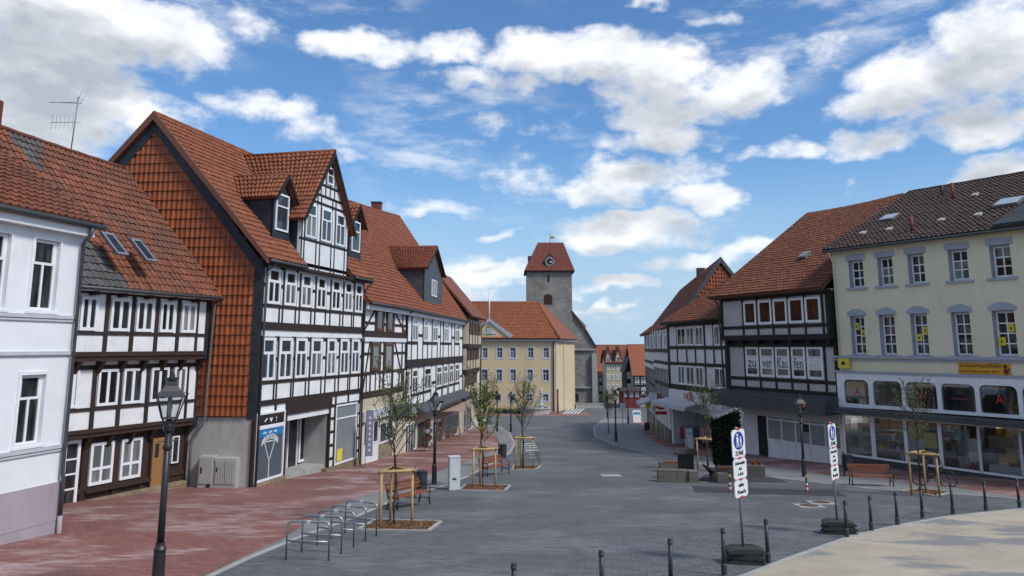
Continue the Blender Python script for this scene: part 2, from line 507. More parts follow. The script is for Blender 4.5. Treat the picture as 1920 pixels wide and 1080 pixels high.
plain('gold', (.42, .30, .12), .4, .5)
plain('green_sign', (.05, .075, .06), .6)
plain('garland', (.26, .29, .29), .8)
plain('cloth_red', (.34, .05, .06), .9)
plain('cloth_blue', (.10, .13, .24), .9)
plain('cloth_pink', (.42, .22, .22), .9)
plain('cloth_teal', (.12, .27, .27), .9)
plain('skylight_glass', (.42, .46, .48), .12)
plain('purple_banner', (.17, .17, .24), .8)
plain('wafer', (.50, .26, .07), .8)
plain('manhole_red', (.09, .04, .036), .8)


def leaf_mat(name, a, b_):
    m, T, b = principled(name)
    geo = T.n('ShaderNodeNewGeometry')
    T.L.new(T.mix(geo.outputs['Random Per Island'], c4(a), c4(b_)), b.inputs['Base Color'])
    b.inputs['Roughness'].default_value = .85
    b.inputs['Specular IOR Level'].default_value = .2
    return m


leaf_mat('spring_leaf', (.10, .13, .035), (.21, .25, .075))


def emit(name, c, s):
    m = bpy.data.materials.new(name); m.use_nodes = True; MATS[name] = m
    T = NT(m.node_tree); m.node_tree.nodes.clear(); o = T.n('ShaderNodeOutputMaterial'); e = T.n('ShaderNodeEmission')
    e.inputs[0].default_value = c4(c); e.inputs[1].default_value = s; T.L.new(e.outputs[0], o.inputs[0])


emit('lit_downlight', (1, .93, .82), 14)
leaf_mat('evergreen', (.004, .007, .005), (.012, .018, .010))
wood_mat('bark', (.06, .052, .042), .9)

# ---------------------------------------------------------------- object helpers
WM = {}
UNIT = {}


def obj(name, mesh, parent=None, M=None, mat=None):
    if mat and not mesh.materials: mesh.materials.append(MATS[mat])
    o = bpy.data.objects.new(name, mesh)
    COL.objects.link(o)
    M = M.copy() if M is not None else Matrix()
    WM[o.name] = M
    if parent is not None:
        o.parent = parent
        o.matrix_basis = WM[parent.name].inverted_safe() @ M
    else:
        o.matrix_basis = M
    return o


def thing(name, label, cat, loc, rz=0.0, group=None):
    o = bpy.data.objects.new(name, None)
    COL.objects.link(o)
    M = Matrix.Translation(Vector(loc)) @ Matrix.Rotation(rz, 4, 'Z')
    o.matrix_basis = M; WM[o.name] = M
    o.empty_display_size = .2
    tag(o, label, cat, group)
    return o


def tag(o, label, cat, group=None):
    o['label'] = label; o['category'] = cat
    if group: o['group'] = group
    return o


def struct(o):
    o['kind'] = 'structure'
    return o


def stuff(o):
    o['kind'] = 'stuff'
    return o


def mesh_from(bm, name='m', smooth=False):
    me = bpy.data.meshes.new(name)
    bm.normal_update()
    bm.to_mesh(me); bm.free()
    if smooth:
        me.polygons.foreach_set('use_smooth', [True] * len(me.polygons))
    return me


def unit_box(mat):
    k = ('box', mat)
    if k not in UNIT:
        bm = bmesh.new(); bmesh.ops.create_cube(bm, size=1)
        UNIT[k] = mesh_from(bm, 'box_' + mat); UNIT[k].materials.append(MATS[mat])
    return UNIT[k]


def bx(bm, x0, x1, y0, y1, z0, z1):
    v = [bm.verts.new(p) for p in ((x0, y0, z0), (x1, y0, z0), (x1, y1, z0), (x0, y1, z0), (x0, y0, z1), (x1, y0, z1), (x1, y1, z1), (x0, y1, z1))]
    for f in ((0, 3, 2, 1), (4, 5, 6, 7), (0, 1, 5, 4), (1, 2, 6, 5), (2, 3, 7, 6), (3, 0, 4, 7)):
        bm.faces.new([v[i] for i in f])
    return v


def tube(bm, pts, rads, n=8, cap=True):
    """tapered tube along points"""
    rings = []
    pts = [Vector(p) for p in pts]
    for i, p in enumerate(pts):
        a = pts[max(i - 1, 0)]; b = pts[min(i + 1, len(pts) - 1)]
        t = (b - a).normalized() if (b - a).length > 1e-9 else Vector((0, 0, 1))
        u = t.cross(Vector((0, 0, 1)))
        if u.length < 1e-3: u = Vector((1, 0, 0))
        u.normalize(); w = t.cross(u)
        r = rads[i] if isinstance(rads, (list, tuple)) else rads
        rings.append([bm.verts.new(p + (u * math.cos(2 * math.pi * k / n) + w * math.sin(2 * math.pi * k / n)) * r) for k in range(n)])
    for a, b in zip(rings, rings[1:]):
        for k in range(n):
            bm.faces.new((a[k], b[k], b[(k + 1) % n], a[(k + 1) % n]))
    if cap:
        bm.faces.new(rings[0]); bm.faces.new(rings[-1][::-1])


def lathe(bm, prof, n=12, cx=0, cy=0):
    rings = [[bm.verts.new((cx + r * math.cos(2 * math.pi * k / n), cy + r * math.sin(2 * math.pi * k / n), z)) for k in range(n)] for r, z in prof]
    for a, b in zip(rings, rings[1:]):
        for k in range(n):
            bm.faces.new((a[k], a[(k + 1) % n], b[(k + 1) % n], b[k]))
    bm.faces.new(rings[0][::-1]); bm.faces.new(rings[-1])


def poly_prism(bm, pts, off):
    """polygon (list of Vector) extruded by the vector off"""
    a = [bm.verts.new(p) for p in pts]; b = [bm.verts.new(Vector(p) + off) for p in pts]
    n = len(a)
    bm.faces.new(a); bm.faces.new(b[::-1])
    for i in range(n):
        bm.faces.new((a[(i + 1) % n], a[i], b[i], b[(i + 1) % n]))
    bmesh.ops.recalc_face_normals(bm, faces=bm.faces)


def world_part(name, bm, parent, mat, smooth=False):
    """bm holds world coordinates"""
    o = obj(name, mesh_from(bm, name, smooth), parent, Matrix(), mat)
    return o


def text_mesh(s, size, mat, depth=.004, align='CENTER', shear=0.0):
    cu = bpy.data.curves.new('txt', 'FONT'); cu.body = s; cu.size = size; cu.extrude = depth; cu.align_x = align; cu.align_y = 'CENTER'
    cu.shear = shear; cu.resolution_u = 2
    o = bpy.data.objects.new('txt', cu); COL.objects.link(o)
    bpy.context.view_layer.update()
    me = bpy.data.meshes.new_from_object(o.evaluated_get(bpy.context.evaluated_depsgraph_get()))
    bpy.data.objects.remove(o); bpy.data.curves.remove(cu)
    me.materials.clear(); me.materials.append(MATS[mat])
    return me


class Fac:
    """a facade: local x along the wall (left to right seen from outside), z up, w = metres proud of the wall"""
    def __init__(s, A, B, ext=0.0, extl=0.0):
        A = Vector((A[0], A[1], 0)); B = Vector((B[0], B[1], 0))
        s.d = (B - A).normalized()
        s.A = A - s.d * extl; s.B = B + s.d * ext
        s.L = (s.B - s.A).length
        s.n = Vector((s.d.y, -s.d.x, 0))
        s.M = Matrix.Translation(s.A) @ Matrix.Rotation(math.atan2(s.d.y, s.d.x), 4, 'Z')

    def pt(s, u, z, w=0.0):
        return s.A + s.d * u + s.n * w + Vector((0, 0, z))

    def uv(s, px, py, w=0.0):
        r = ray(px, py); o = s.A + s.n * w
        t = o.dot(s.n) / r.dot(s.n)
        q = r * t
        return (q - s.A).dot(s.d), CZ + q.z

    def z(s, px, py, w=0.0): return s.uv(px, py, w)[1]

    def u(s, px, z, w=0.0):
        py = HOR
        for _ in range(8):
            uu = s.uv(px, py, w)[0]
            py = proj(s.pt(uu, z, w))[1]
        return uu

    def box(s, name, parent, u0, u1, z0, z1, w0, w1, mat):
        M = s.M @ Matrix.Translation(((u0 + u1) / 2, -(w0 + w1) / 2, (z0 + z1) / 2)) @ Matrix.Diagonal((abs(u1 - u0), abs(w1 - w0), abs(z1 - z0), 1))
        return obj(name, unit_box(mat), parent, M)

    def beam(s, name, parent, u0, z0, u1, z1, width, w0, w1, mat):
        a = math.atan2(z1 - z0, u1 - u0); L = math.hypot(u1 - u0, z1 - z0)
        M = s.M @ Matrix.Translation(((u0 + u1) / 2, -(w0 + w1) / 2, (z0 + z1) / 2)) @ Matrix.Rotation(-a, 4, 'Y') @ Matrix.Diagonal((L, abs(w1 - w0), width, 1))
        return obj(name, unit_box(mat), parent, M)

    def mesh(s, name, parent, bm, mat, smooth=False):
        """bm in facade coordinates: x = u, y = -w, z"""
        return obj(name, mesh_from(bm, name, smooth), parent, s.M, mat)

    def text(s, name, parent, body, u, z, w, size, mat, tilt=0.0, align='CENTER', shear=0.0, sx=1.0):
        M = s.M @ Matrix.Translation((u, -w, z)) @ Matrix.Rotation(math.pi / 2, 4, 'X') @ Matrix.Rotation(tilt, 4, 'Z') @ Matrix.Diagonal((sx, 1, 1, 1))
        return obj(name, text_mesh(body, size, mat, align=align, shear=shear), parent, M)

    def window(s, parent, u0, u1, z0, z1, w, cols=2, rows=(), frame='white_frame', pane='pane', fw=.07, bar=.05, proud=.05, name='window', top1=False):
        """frame ring + bars as one part, each pane a sub-part"""
        bm = bmesh.new()
        p = proud
        bx(bm, u0, u1, -w - p, -w + .03, z1 - fw, z1)
        bx(bm, u0, u1, -w - p, -w + .03, z0, z0 + fw)
        bx(bm, u0, u0 + fw, -w - p, -w + .03, z0 + fw, z1 - fw)
        bx(bm, u1 - fw, u1, -w - p, -w + .03, z0 + fw, z1 - fw)
        zs = [z0 + fw] + [z0 + fw + (z1 - z0 - 2 * fw) * r for r in rows] + [z1 - fw]
        us = [u0 + fw + (u1 - u0 - 2 * fw) * i / cols for i in range(cols + 1)]
        for zz in zs[1:-1]:
            bx(bm, u0 + fw, u1 - fw, -w - p * .8, -w + .02, zz - bar / 2, zz + bar / 2)
        ztop = zs[-2] if top1 else zs[-1]
        for uu in us[1:-1]:
            bx(bm, uu - bar / 2, uu + bar / 2, -w - p * .82, -w + .02, zs[0], ztop)
        if top1:   # narrow top light
            for a_, b_ in ((u0 + fw, u0 + fw * 1.7), (u1 - fw * 1.7, u1 - fw)): bx(bm, a_, b_, -w - p * .9, -w + .02, zs[-2], zs[-1])
        fr = s.mesh(name, parent, bm, frame)
        lower = pane
        if pane in ('pane', 'pane_blue') and name == 'window' and rnd.random() < .32: lower = 'pane_curtain'
        for a, b in zip(zs, zs[1:]):
            for c, d in (zip(us, us[1:]) if not (top1 and b == zs[-1]) else [(us[0], us[-1])]):
                s.box('pane', fr, c + .005, d - .005, a + .005, b - .005, w + .012, w - .004, pane if (len(zs) > 2 and b == zs[-1]) else lower)
        return fr

    def row(s, parent, cols_px, z0, z1, w, **kw):
        zm = (z0 + z1) / 2
        out = []
        for a, b in cols_px:
            out.append((s.u(a, zm, w), s.u(b, zm, w)))
            s.window(parent, out[-1][0], out[-1][1], z0, z1, w, **kw)
        return out

    def wall(s, name, parent, u0, u1, z0, z1, w, mat, holes=(), depth=.22, reveal=None, arch=None):
        """sheet of wall with real openings and reveals"""
        us = sorted({u0, u1, *[h[0] for h in holes], *[h[1] for h in holes]})
        zs = sorted({z0, z1, *[h[2] for h in holes], *[h[3] for h in holes]})
        us = [q for q in us if u0 <= q <= u1]; zs = [q for q in zs if z0 <= q <= z1]
        bm = bmesh.new(); V = {}
        def vt(u, z):
            if (u, z) not in V: V[(u, z)] = bm.verts.new((u, -w, z))
            return V[(u, z)]
        for a, b in zip(us, us[1:]):
            for c, d in zip(zs, zs[1:]):
                mu, mz = (a + b) / 2, (c + d) / 2
                if any(h[0] < mu < h[1] and h[2] < mz < h[3] for h in holes): continue
                bm.faces.new((vt(a, c), vt(b, c), vt(b, d), vt(a, d)))
        o = s.mesh(name, parent, bm, mat)
        for h in holes:
            bm = bmesh.new()
            a, b, c, d = h[:4]; k = .002
            f = [bm.verts.new(p) for p in ((a, -w - k, c), (b, -w - k, c), (b, -w - k, d), (a, -w - k, d))]
            e = [bm.verts.new(p) for p in ((a, -w + depth, c), (b, -w + depth, c), (b, -w + depth, d), (a, -w + depth, d))]
            for i in range(4):
                j = (i + 1) % 4
                bm.faces.new((f[j], f[i], e[i], e[j]))
            s.mesh('reveal', o, bm, reveal or mat)
        return o


def body(parent, fac, u0, u1, z0, z1, depth, mat='dark_room', front=-.3, name='wall'):
    """solid core of a building behind its facade"""
    return fac.box(name, parent, u0, u1, z0, z1, front, -depth, mat)


# ---------------------------------------------------------------- tiles
def tile_bm(bm, M, tall=1.0, flat=False, lift=.055):
    prof = [(0, .0), (.14, .62), (.30, 1), (.46, .85), (.66, .18), (1.0, 0.0)] if not flat else [(.02, .2), (.5, .3), (.98, .2)]
    H = .055 * tall
    lo = []; hi = []; bt = []
    for x, z in prof:
        lo.append(bm.verts.new(M @ Vector((x, 0.0, lift + z * H))))
        hi.append(bm.verts.new(M @ Vector((x, 1.06, z * H))))
        bt.append(bm.verts.new(M @ Vector((x, 0.0, -.012 + z * H * .6))))
    for i in range(len(prof) - 1):
        bm.faces.new((lo[i], lo[i + 1], hi[i + 1], hi[i]))
        bm.faces.new((bt[i], bt[i + 1], lo[i + 1], lo[i]))


def quad_frame(E0, E1, R1, R0, a, b):
    p = (E0 * (1 - a) + E1 * a) * (1 - b) + (R0 * (1 - a) + R1 * a) * b
    if SAG[0]: p = p - Vector((0, 0, SAG[0] * math.sin(math.pi * a) * b * (1.3 - .3 * b)))   # old roofs hang a little
    return p


SAG = [0.0]


def ridge(name, parent, a, b, r, mat, n=12):
    """row of ridge tiles along a sagging ridge"""
    pts = [a.lerp(b, k / n) - Vector((0, 0, SAG[0] * math.sin(math.pi * k / n) - .015 * (k % 2))) for k in range(n + 1)]
    return rod(name, parent, pts, r, mat)


def tiles(parent, E0, E1, R1, R0, tw, tl, mat, single=0, keep=None, name='roof_tile', tall=1.0, flat=False, jitter=.018, alt=None, lift=.055):
    """pantiles over the quad; `single` of them (the largest in view) are objects, the rest one joined piece"""
    nu = max(1, round(max((E1 - E0).length, (R1 - R0).length) / tw))
    nv = max(1, round(((R0 + R1) / 2 - (E0 + E1) / 2).length / tl))
    lst = []
    for j in range(nv):
        for i in range(nu):
            p = quad_frame(E0, E1, R1, R0, i / nu, j / nv)
            pu = quad_frame(E0, E1, R1, R0, (i + 1) / nu, j / nv)
            pv = quad_frame(E0, E1, R1, R0, i / nu, (j + 1) / nv)
            c = quad_frame(E0, E1, R1, R0, (i + .5) / nu, (j + .5) / nv)
            if keep and not keep(c, (i + .5) / nu, (j + .5) / nv): continue
            x = pu - p; y = pv - p
            n = x.cross(y).normalized()
            M = Matrix(((x.x, y.x, n.x, p.x), (x.y, y.y, n.y, p.y), (x.z, y.z, n.z, p.z), (0, 0, 0, 1)))
            M = M @ Matrix.Translation((rnd.uniform(-.01, .01), rnd.uniform(-1, 1) * jitter * 2, rnd.uniform(0, jitter)))
            q = proj(c)
            vis = -30 < q[0] < 1950 and -30 < q[1] < 1100
            lst.append((0 if vis else 1, c.length, M, alt(c, (i + .5) / nu, (j + .5) / nv) if alt else None))
    lst.sort(key=lambda t: t[:2])
    k = ('tile', mat, tall, flat, lift)
    if single and k not in UNIT:
        bm = bmesh.new(); tile_bm(bm, Matrix(), tall, flat, lift)
        UNIT[k] = mesh_from(bm, 'tile'); UNIT[k].materials.append(MATS[mat])
    ns = 0
    rest = {}
    for t in lst:
        if ns < single and not t[3]:
            obj(name, UNIT[k], parent, t[2]); ns += 1
        else:
            rest.setdefault(t[3] or mat, []).append(t[2])
    for mt, ms in rest.items():
        bm = bmesh.new()
        for M in ms: tile_bm(bm, M, tall, flat, lift)
        stuff(world_part(name + '_field', bm, parent, mt))


def slab(name, parent, pts, mat, t=.1):
    """thin plate under a roof plane"""
    pts = [Vector(p) for p in pts]
    n = (pts[1] - pts[0]).cross(pts[-1] - pts[0]).normalized()
    bm = bmesh.new()
    if len(pts) == 4:      # twisted quads follow the tiles
        N = 10
        up = [[bm.verts.new(quad_frame(*pts, i / N, j / N)) for i in range(N + 1)] for j in range(N + 1)]
        lo = [[bm.verts.new(v.co - n * t) for v in r] for r in up]
        for j in range(N):
            for i in range(N):
                bm.faces.new((up[j][i], up[j][i + 1], up[j + 1][i + 1], up[j + 1][i]))
                bm.faces.new((lo[j][i], lo[j + 1][i], lo[j + 1][i + 1], lo[j][i + 1]))
        for i in range(N):
            for a, b, c, d in ((up[0][i], lo[0][i], lo[0][i + 1], up[0][i + 1]), (up[N][i + 1], lo[N][i + 1], lo[N][i], up[N][i]), (up[i + 1][0], lo[i + 1][0], lo[i][0], up[i][0]), (up[i][N], lo[i][N], lo[i + 1][N], up[i + 1][N])):
                bm.faces.new((a, b, c, d))
    else:
        poly_prism(bm, pts, -n * t)
    return world_part(name, bm, parent, mat)


def rod(name, parent, pts, r, mat, n=8):
    bm = bmesh.new(); tube(bm, pts, r, n)
    return world_part(name, bm, parent, mat, True)


def plane_hit(px, py, p0, n):
    r = ray(px, py); c = Vector((0, 0, CZ))
    return c + r * ((Vector(p0) - c).dot(n) / r.dot(n))
# ================================================================ ground
def resample(pts, ys):
    """X of a polyline at each Y"""
    pts = sorted(((p[0], p[1]) for p in pts), key=lambda q: q[1])
    out = []
    for y in ys:
        if y <= pts[0][1]: out.append(pts[0][0]); continue
        if y >= pts[-1][1]: out.append(pts[-1][0]); continue
        for a, b in zip(pts, pts[1:]):
            if a[1] <= y <= b[1]:
                t = (y - a[1]) / max(b[1] - a[1], 1e-6); out.append(a[0] + (b[0] - a[0]) * t); break
    return out


def band(name, left, right, y0, y1, dz, mat, step=1.0, parent=None, skirt=0.0):
    n = max(2, int((y1 - y0) / step))
    ys = [y0 + (y1 - y0) * i / n for i in range(n + 1)]
    xl = resample(left, ys) if isinstance(left, list) else [left] * len(ys)
    xr = resample(right, ys) if isinstance(right, list) else [right] * len(ys)
    bm = bmesh.new()
    rows = [(bm.verts.new((a, y, g(y) + dz)), bm.verts.new((b, y, g(y) + dz))) for a, b, y in zip(xl, xr, ys)]
    for p, q in zip(rows, rows[1:]):
        if (p[1].co.x - p[0].co.x) < 1e-4 and (q[1].co.x - q[0].co.x) < 1e-4: continue
        bm.faces.new((p[0], p[1], q[1], q[0]))
        if skirt:
            for s_ in (0, 1):
                a, b = p[s_], q[s_]
                c = bm.verts.new(b.co - Vector((0, 0, skirt))); d = bm.verts.new(a.co - Vector((0, 0, skirt)))
                bm.faces.new((a, b, c, d) if s_ == 0 else (b, a, d, c))
    o = world_part(name, bm, parent, mat)
    if parent is None: struct(o)
    return o


def polyband(name, pts, width, dz, mat, h=.1):
    """kerb: row of stones along a polyline of ground points"""
    root = None
    L = 0; prev = None; cells = []
    dense = []
    for a, b in zip(pts, pts[1:]):
        a = Vector((a[0], a[1], 0)); b = Vector((b[0], b[1], 0)); n = max(1, round((b - a).length / 1.0))
        for i in range(n): dense.append(a.lerp(b, i / n))
    dense.append(Vector((pts[-1][0], pts[-1][1], 0)))
    bm = bmesh.new()
    for a, b in zip(dense, dense[1:]):
        t = (b - a).normalized(); nn = Vector((t.y, -t.x, 0)) * width / 2
        a2 = a + t * .006; b2 = b - t * .006
        top = [a2 + nn, b2 + nn, b2 - nn, a2 - nn]
        tv = [bm.verts.new((v.x, v.y, g(v.y) + dz)) for v in top]; bv = [bm.verts.new((v.x, v.y, g(v.y) - .1)) for v in top]
        bm.faces.new(tv)
        for i in range(4): bm.faces.new((tv[i], bv[i], bv[(i + 1) % 4], tv[(i + 1) % 4]))
    bmesh.ops.recalc_face_normals(bm, faces=bm.faces)
    return struct(world_part(name, bm, None, mat))


GP = lambda *l: [G(a, b) for a, b in l]
red_left_edge = [Vector((-7.0, 6, 0))] + GP((383, 1080), (455, 1045), (535, 1008), (575, 980), (648, 941), (760, 905), (883, 862), (925, 845), (938, 832), (930, 815), (905, 800), (890, 795))
kerb_left = [Vector((-6.8, 6, 0))] + GP((395, 1080), (470, 1045), (555, 1010), (660, 972), (742, 936), (801, 920), (842, 908), (881, 891), (925, 868), (955, 850), (965, 832), (955, 812), (935, 800), (905, 790))
red_right_edge = GP((1180, 789), (1205, 808), (1232, 832), (1275, 848), (1330, 857), (1420, 872), (1560, 892), (1683, 903), (1787, 914), (1930, 935))
kerb_right = GP((1135, 785), (1113, 800), (1116, 818), (1150, 834), (1200, 846), (1268, 860), (1340, 876), (1430, 893), (1560, 908), (1640, 917), (1793, 927), (1940, 937))
sand_edge = [Vector((1.0, 13.5, 0))] + GP((1395, 1082), (1480, 1049), (1600, 1006), (1680, 988), (1770, 971), (1850, 962), (1935, 954)) + [Vector((31, 28.0, 0))]

# wide ground sheet to the horizon
bm = bmesh.new()
ys = [-60, -20, 0] + list(range(10, 131, 5)) + [150, 200, 300, 500, 900, 1600]
xs = [-900, -300, -100, -40, -15, 0, 15, 40, 100, 300, 900]
gv = {}
for y in ys:
    for x in xs: gv[(x, y)] = bm.verts.new((x, y, g(y) - .012))
for a, b in zip(xs, xs[1:]):
    for c, d in zip(ys, ys[1:]): bm.faces.new((gv[(a, c)], gv[(b, c)], gv[(b, d)], gv[(a, d)]))
struct(world_part('ground', bm, None, 'earth'))
band('street', -16.0, 30.0, 2, 175, 0.0, 'grey_setts')
band('light_strip_left', red_left_edge, kerb_left, 6.5, red_left_edge[-1].y, .008, 'light_paving', .5)
band('red_pavement_left', -22.0, red_left_edge, 6, red_left_edge[-1].y, .012, 'red_paving', .5)
kr_x = sorted(kerb_right, key=lambda v: v.y)
band('light_strip_right', kerb_right, red_right_edge, kerb_right[-1].y, kerb_right[0].y, .008, 'light_paving', .5)
band('red_pavement_right', red_right_edge, 34.0, red_right_edge[-1].y, red_right_edge[0].y, .012, 'red_paving', .5)
polyband('kerb_line_left', kerb_left, .16, .016, 'kerb_stone')
polyband('kerb_line_right', kerb_right, .14, .014, 'kerb_stone')
polyband('kerb_line_sand', sand_edge, .15, .035, 'kerb_stone')
band('sand_yard', sand_edge, 60.0, 3, 27.9, .02, 'sand_ground', .5)
band('red_pavement_town_hall', -14.0, 11.5, 112, 124.5, .008, 'red_paving', 2)


def in_poly(x, y, left, right):
    xl = resample(left, [y])[0] if isinstance(left, list) else left
    xr = resample(right, [y])[0] if isinstance(right, list) else right
    return xl < x < xr


def pavers(sheet_name, mat, lx, ly, rot, inside, x0, x1, y0, y1, dz, name):
    """near paving stones laid one by one on their sheet"""
    parent = bpy.data.objects[sheet_name]
    c, s_ = math.cos(rot), math.sin(rot)
    lst = []
    ni = int((x1 - x0 + y1 - y0) / lx) + 4
    R0 = Vector((x0, y0, 0))
    for j in range(-int((x1 - x0) / ly) - 2, int((y1 - y0 + x1 - x0) / ly) + 2):
        for i in range(-ni // 2, ni):
            a = (i + (j % 2) * .5) * lx; b = j * ly
            x = x0 + a * c - b * s_; y = y0 + a * s_ + b * c
            if not (x0 < x < x1 and y0 < y < y1) or not inside(x, y): continue
            q = proj((x, y, g(y)))
            if not (-60 < q[0] < 1980 and q[1] < 1110): continue
            lst.append((y, x))
    lst.sort()
    def pv(bm, M):
        e = .008; h = .022
        w, l = lx / 2 - .004, ly / 2 - .004
        b_ = [bm.verts.new(M @ Vector(p)) for p in ((-w, -l, -.01), (w, -l, -.01), (w, l, -.01), (-w, l, -.01))]
        t_ = [bm.verts.new(M @ Vector(p)) for p in ((-w + e, -l + e, h), (w - e, -l + e, h), (w - e, l - e, h), (-w + e, l - e, h))]
        bm.faces.new(t_)
        for k in range(4): bm.faces.new((b_[k], b_[(k + 1) % 4], t_[(k + 1) % 4], t_[k]))
    bm = bmesh.new(); pv(bm, Matrix()); one = mesh_from(bm, name); one.materials.append(MATS[mat])
    bm = bmesh.new()
    for k, (y, x) in enumerate(lst):
        sl = (g(y + .1) - g(y - .1)) / .2
        M = Matrix.Translation((x, y, g(y) + dz - .018 + rnd.uniform(-.002, .002))) @ Matrix.Rotation(math.atan(sl), 4, 'X') @ Matrix.Rotation(rot + rnd.uniform(-.01, .01), 4, 'Z')
        if k < 300: obj(name, one, parent, M)
        else: pv(bm, M)
    stuff(world_part(name + '_field', bm, parent, mat))


pavers('red_pavement_left', 'red_paver', .21, .105, -.25, lambda x, y: in_poly(x, y, -16.0, red_left_edge) and x < resample(red_left_edge, [y])[0] - .14, -16, -3, 16.6, 26.0, .012, 'paving_brick')
pavers('street', 'grey_sett', .30, .16, -.12, lambda x, y: x > resample(kerb_left, [y])[0] + .22 and x < resample(sand_edge, [y])[0] - .22 and not (-5.6 < x < -1.7 and 22.4 < y < 25.2), -9, 17, 16.6, 25.0, .004, 'paving_sett')

# ================================================================ left row, house with white render
f = Fac((-14.59, 13.68), (-12.63, 22.46))
L = f.L
h1 = thing('white_house', 'white rendered house with lilac plinth and grey ledges at the left edge', 'house', f.pt(L, g(22.4)))
zg = f.z(165, 428)
zl = [f.z(100, y) for y in (594, 662, 838)]
zp = f.z(100, 905)
zb = -2.4
holes = []
zw = [(f.z(88, 583), f.z(88, 450)), (f.z(56, 834), f.z(56, 703))]
cols = [[(-48, 14), (60, 107)], [(-75, -22), (33, 80)]]
for (a, b), cc in zip(zw, cols):
    for l, r in cc: holes.append((f.u(l, (a + b) / 2), f.u(r, (a + b) / 2), a, b))
du = holes[1][0] - holes[0][0]
body(h1, f, 0, L - .02, zb, zg, 8.0, 'white_render', -.27)
f.wall('front_wall', h1, 0, L, zb, zg, 0, 'white_render', holes, .16)
f.box('corner_wall', h1, L - .05, L - .004, zb, zg - .01, -.01, -.28, 'white_render')
for a, b, c, d in holes:
    fr = f.window(h1, a + .01, b - .01, c + .01, d - .01, -.13, cols=2, rows=(.68,), fw=.075, bar=.07, pane='pane', top1=True)
    f.box('window_surround', fr, a - .09, a, c - .02, d + .09, .0, .03, 'white_frame')
    f.box('window_surround', fr, b, b + .09, c - .02, d + .09, .0, .03, 'white_frame')
    f.box('window_surround', fr, a, b, d, d + .09, .0, .031, 'white_frame')
    f.box('window_sill', fr, a - .12, b + .12, c - .09, c - .02, -.1, .06, 'white_frame')
for i, z in enumerate(zl):
    f.box('ledge', h1, 0, L + .02, z - .05, z + .05, 0, .07, 'ledge_grey')
    if i != 1: f.box('ledge', h1, 0, L + .02, z - .13, z - .07, 0, .045, 'ledge_grey')
f.box('plinth', h1, 0, L + .03, zb, zp, -.27, .035, 'lilac_plinth')
f.box('plinth_band', h1, 0, L + .032, zp - 1.02, zp - .96, 0, .045, 'lilac_plinth')
f.box('cornice', h1, 0, L + .12, zg - .28, zg, -.2, .28, 'white_frame')
rod('gutter', h1, [f.pt(-.2, zg + .03, .40), f.pt(L + .35, zg + .03, .40)], .085, 'dark_zinc')
ud = f.u(137, (zg + zp) / 2, .12)
rod('downpipe', h1, [f.pt(ud, zg - .02, .4), f.pt(ud, zg - .25, .36), f.pt(ud, zg - .5, .14), f.pt(ud, zp + .25, .14), f.pt(ud + .06, zp + .05, .14), f.pt(ud + .06, zp - .9, .14)], .055, 'dark_zinc')
rod('downpipe_foot', h1, [f.pt(ud + .06, zp - .9, .14), f.pt(ud + .06, zb + .5, .14)], .065, 'lilac_plinth')
f.box('house_number_sign', h1, L + .03, L + .06, zp + .25, zp + .5, -.16, .02, 'sign_white')
# roof up to the ridge shared with the neighbour
RDG0, RDG1 = Vector((-19.9, 20.0, 11.65)), Vector((-17.55, 34.1, 11.5))
e0 = f.pt(-.3, zg + .06, .42); e1 = f.pt(L + .30, zg + .06, .42)
rt = (e1.y - RDG0.y) / (RDG1.y - RDG0.y)
r1 = RDG0.lerp(RDG1, rt + .12) + Vector((0, 0, .05)); r0 = r1 - f.d * (L + .6)
ro = slab('roof', h1, [e0, e1, r1, r0], 'tile_old', .14)
nrm = (e1 - e0).cross(r0 - e0).normalized()
UPN = Vector((0, 0, .03))
tiles(ro, e0 + nrm * .02, e1 + nrm * .02, r1 + nrm * .02, r0 + nrm * .02, .27, .34, 'tile_old', 300)
rod('verge', h1, [e1 + nrm * .03, r1 + nrm * .03], .06, 'tile_old')
bm = bmesh.new(); poly_prism(bm, [f.pt(L - .02, zg, -.28), f.pt(L - .02, zg, -8), r1 - Vector((0, 0, .2))], -f.d * .2)
world_part('gable', bm, h1, 'white_render')
ch = min((RDG0.lerp(RDG1, k / 200) for k in range(200)), key=lambda v: abs(proj(v)[0] + 16)) + Vector((0, .6, 0))
bm = bmesh.new(); bx(bm, ch.x - .25, ch.x + .22, ch.y - .8, ch.y - .35, ch.z - .6, ch.z + .85)
world_part('chimney', bm, h1, 'tile_tower')

# ================================================================ brown timber house
f = Fac((-16.53, 26.8), (-13.72, 33.85))
L = f.L
w2, w3 = .35, .70
h2 = thing('timber_house', 'dark brown half-timbered house with white window frames and jettied floors beside the white house', 'house', f.pt(L, g(33)))
zE = f.z(380, 556, 1.1)
z3r = f.z(290, 658, w3); z3w = (f.z(227, 621, w3), f.z(227, 560, w3))
z2w = (f.z(202, 760, w2), f.z(202, 692, w2)); z2t = f.z(202, 684, w2); z2r = f.z(202, 800, w2); z2b = z2r - .32
zGw = (f.z(189, 907), f.z(189, 829))
zb = g(34) - .8
body(h2, f, 0, L, zb, z2b, 6, 'timber_brown', -.02)
body(h2, f, 0, L - .22, z2b, z3r - .3, 6, 'white_infill', w2 - .03, 'upper_wall')
body(h2, f, 0, L - .25, z3r - .3, zE + .1, 6, 'white_infill', w3 - .03, 'top_wall')
f.box('slate_return', h2, L - .21, L + .18, z2b - .1, z3r - .37, -.5, w2 + .03, 'slate')
f.box('slate_return', h2, L - .24, L + .28, z3r - .36, zE - .05, -.5, w3 + .03, 'slate')
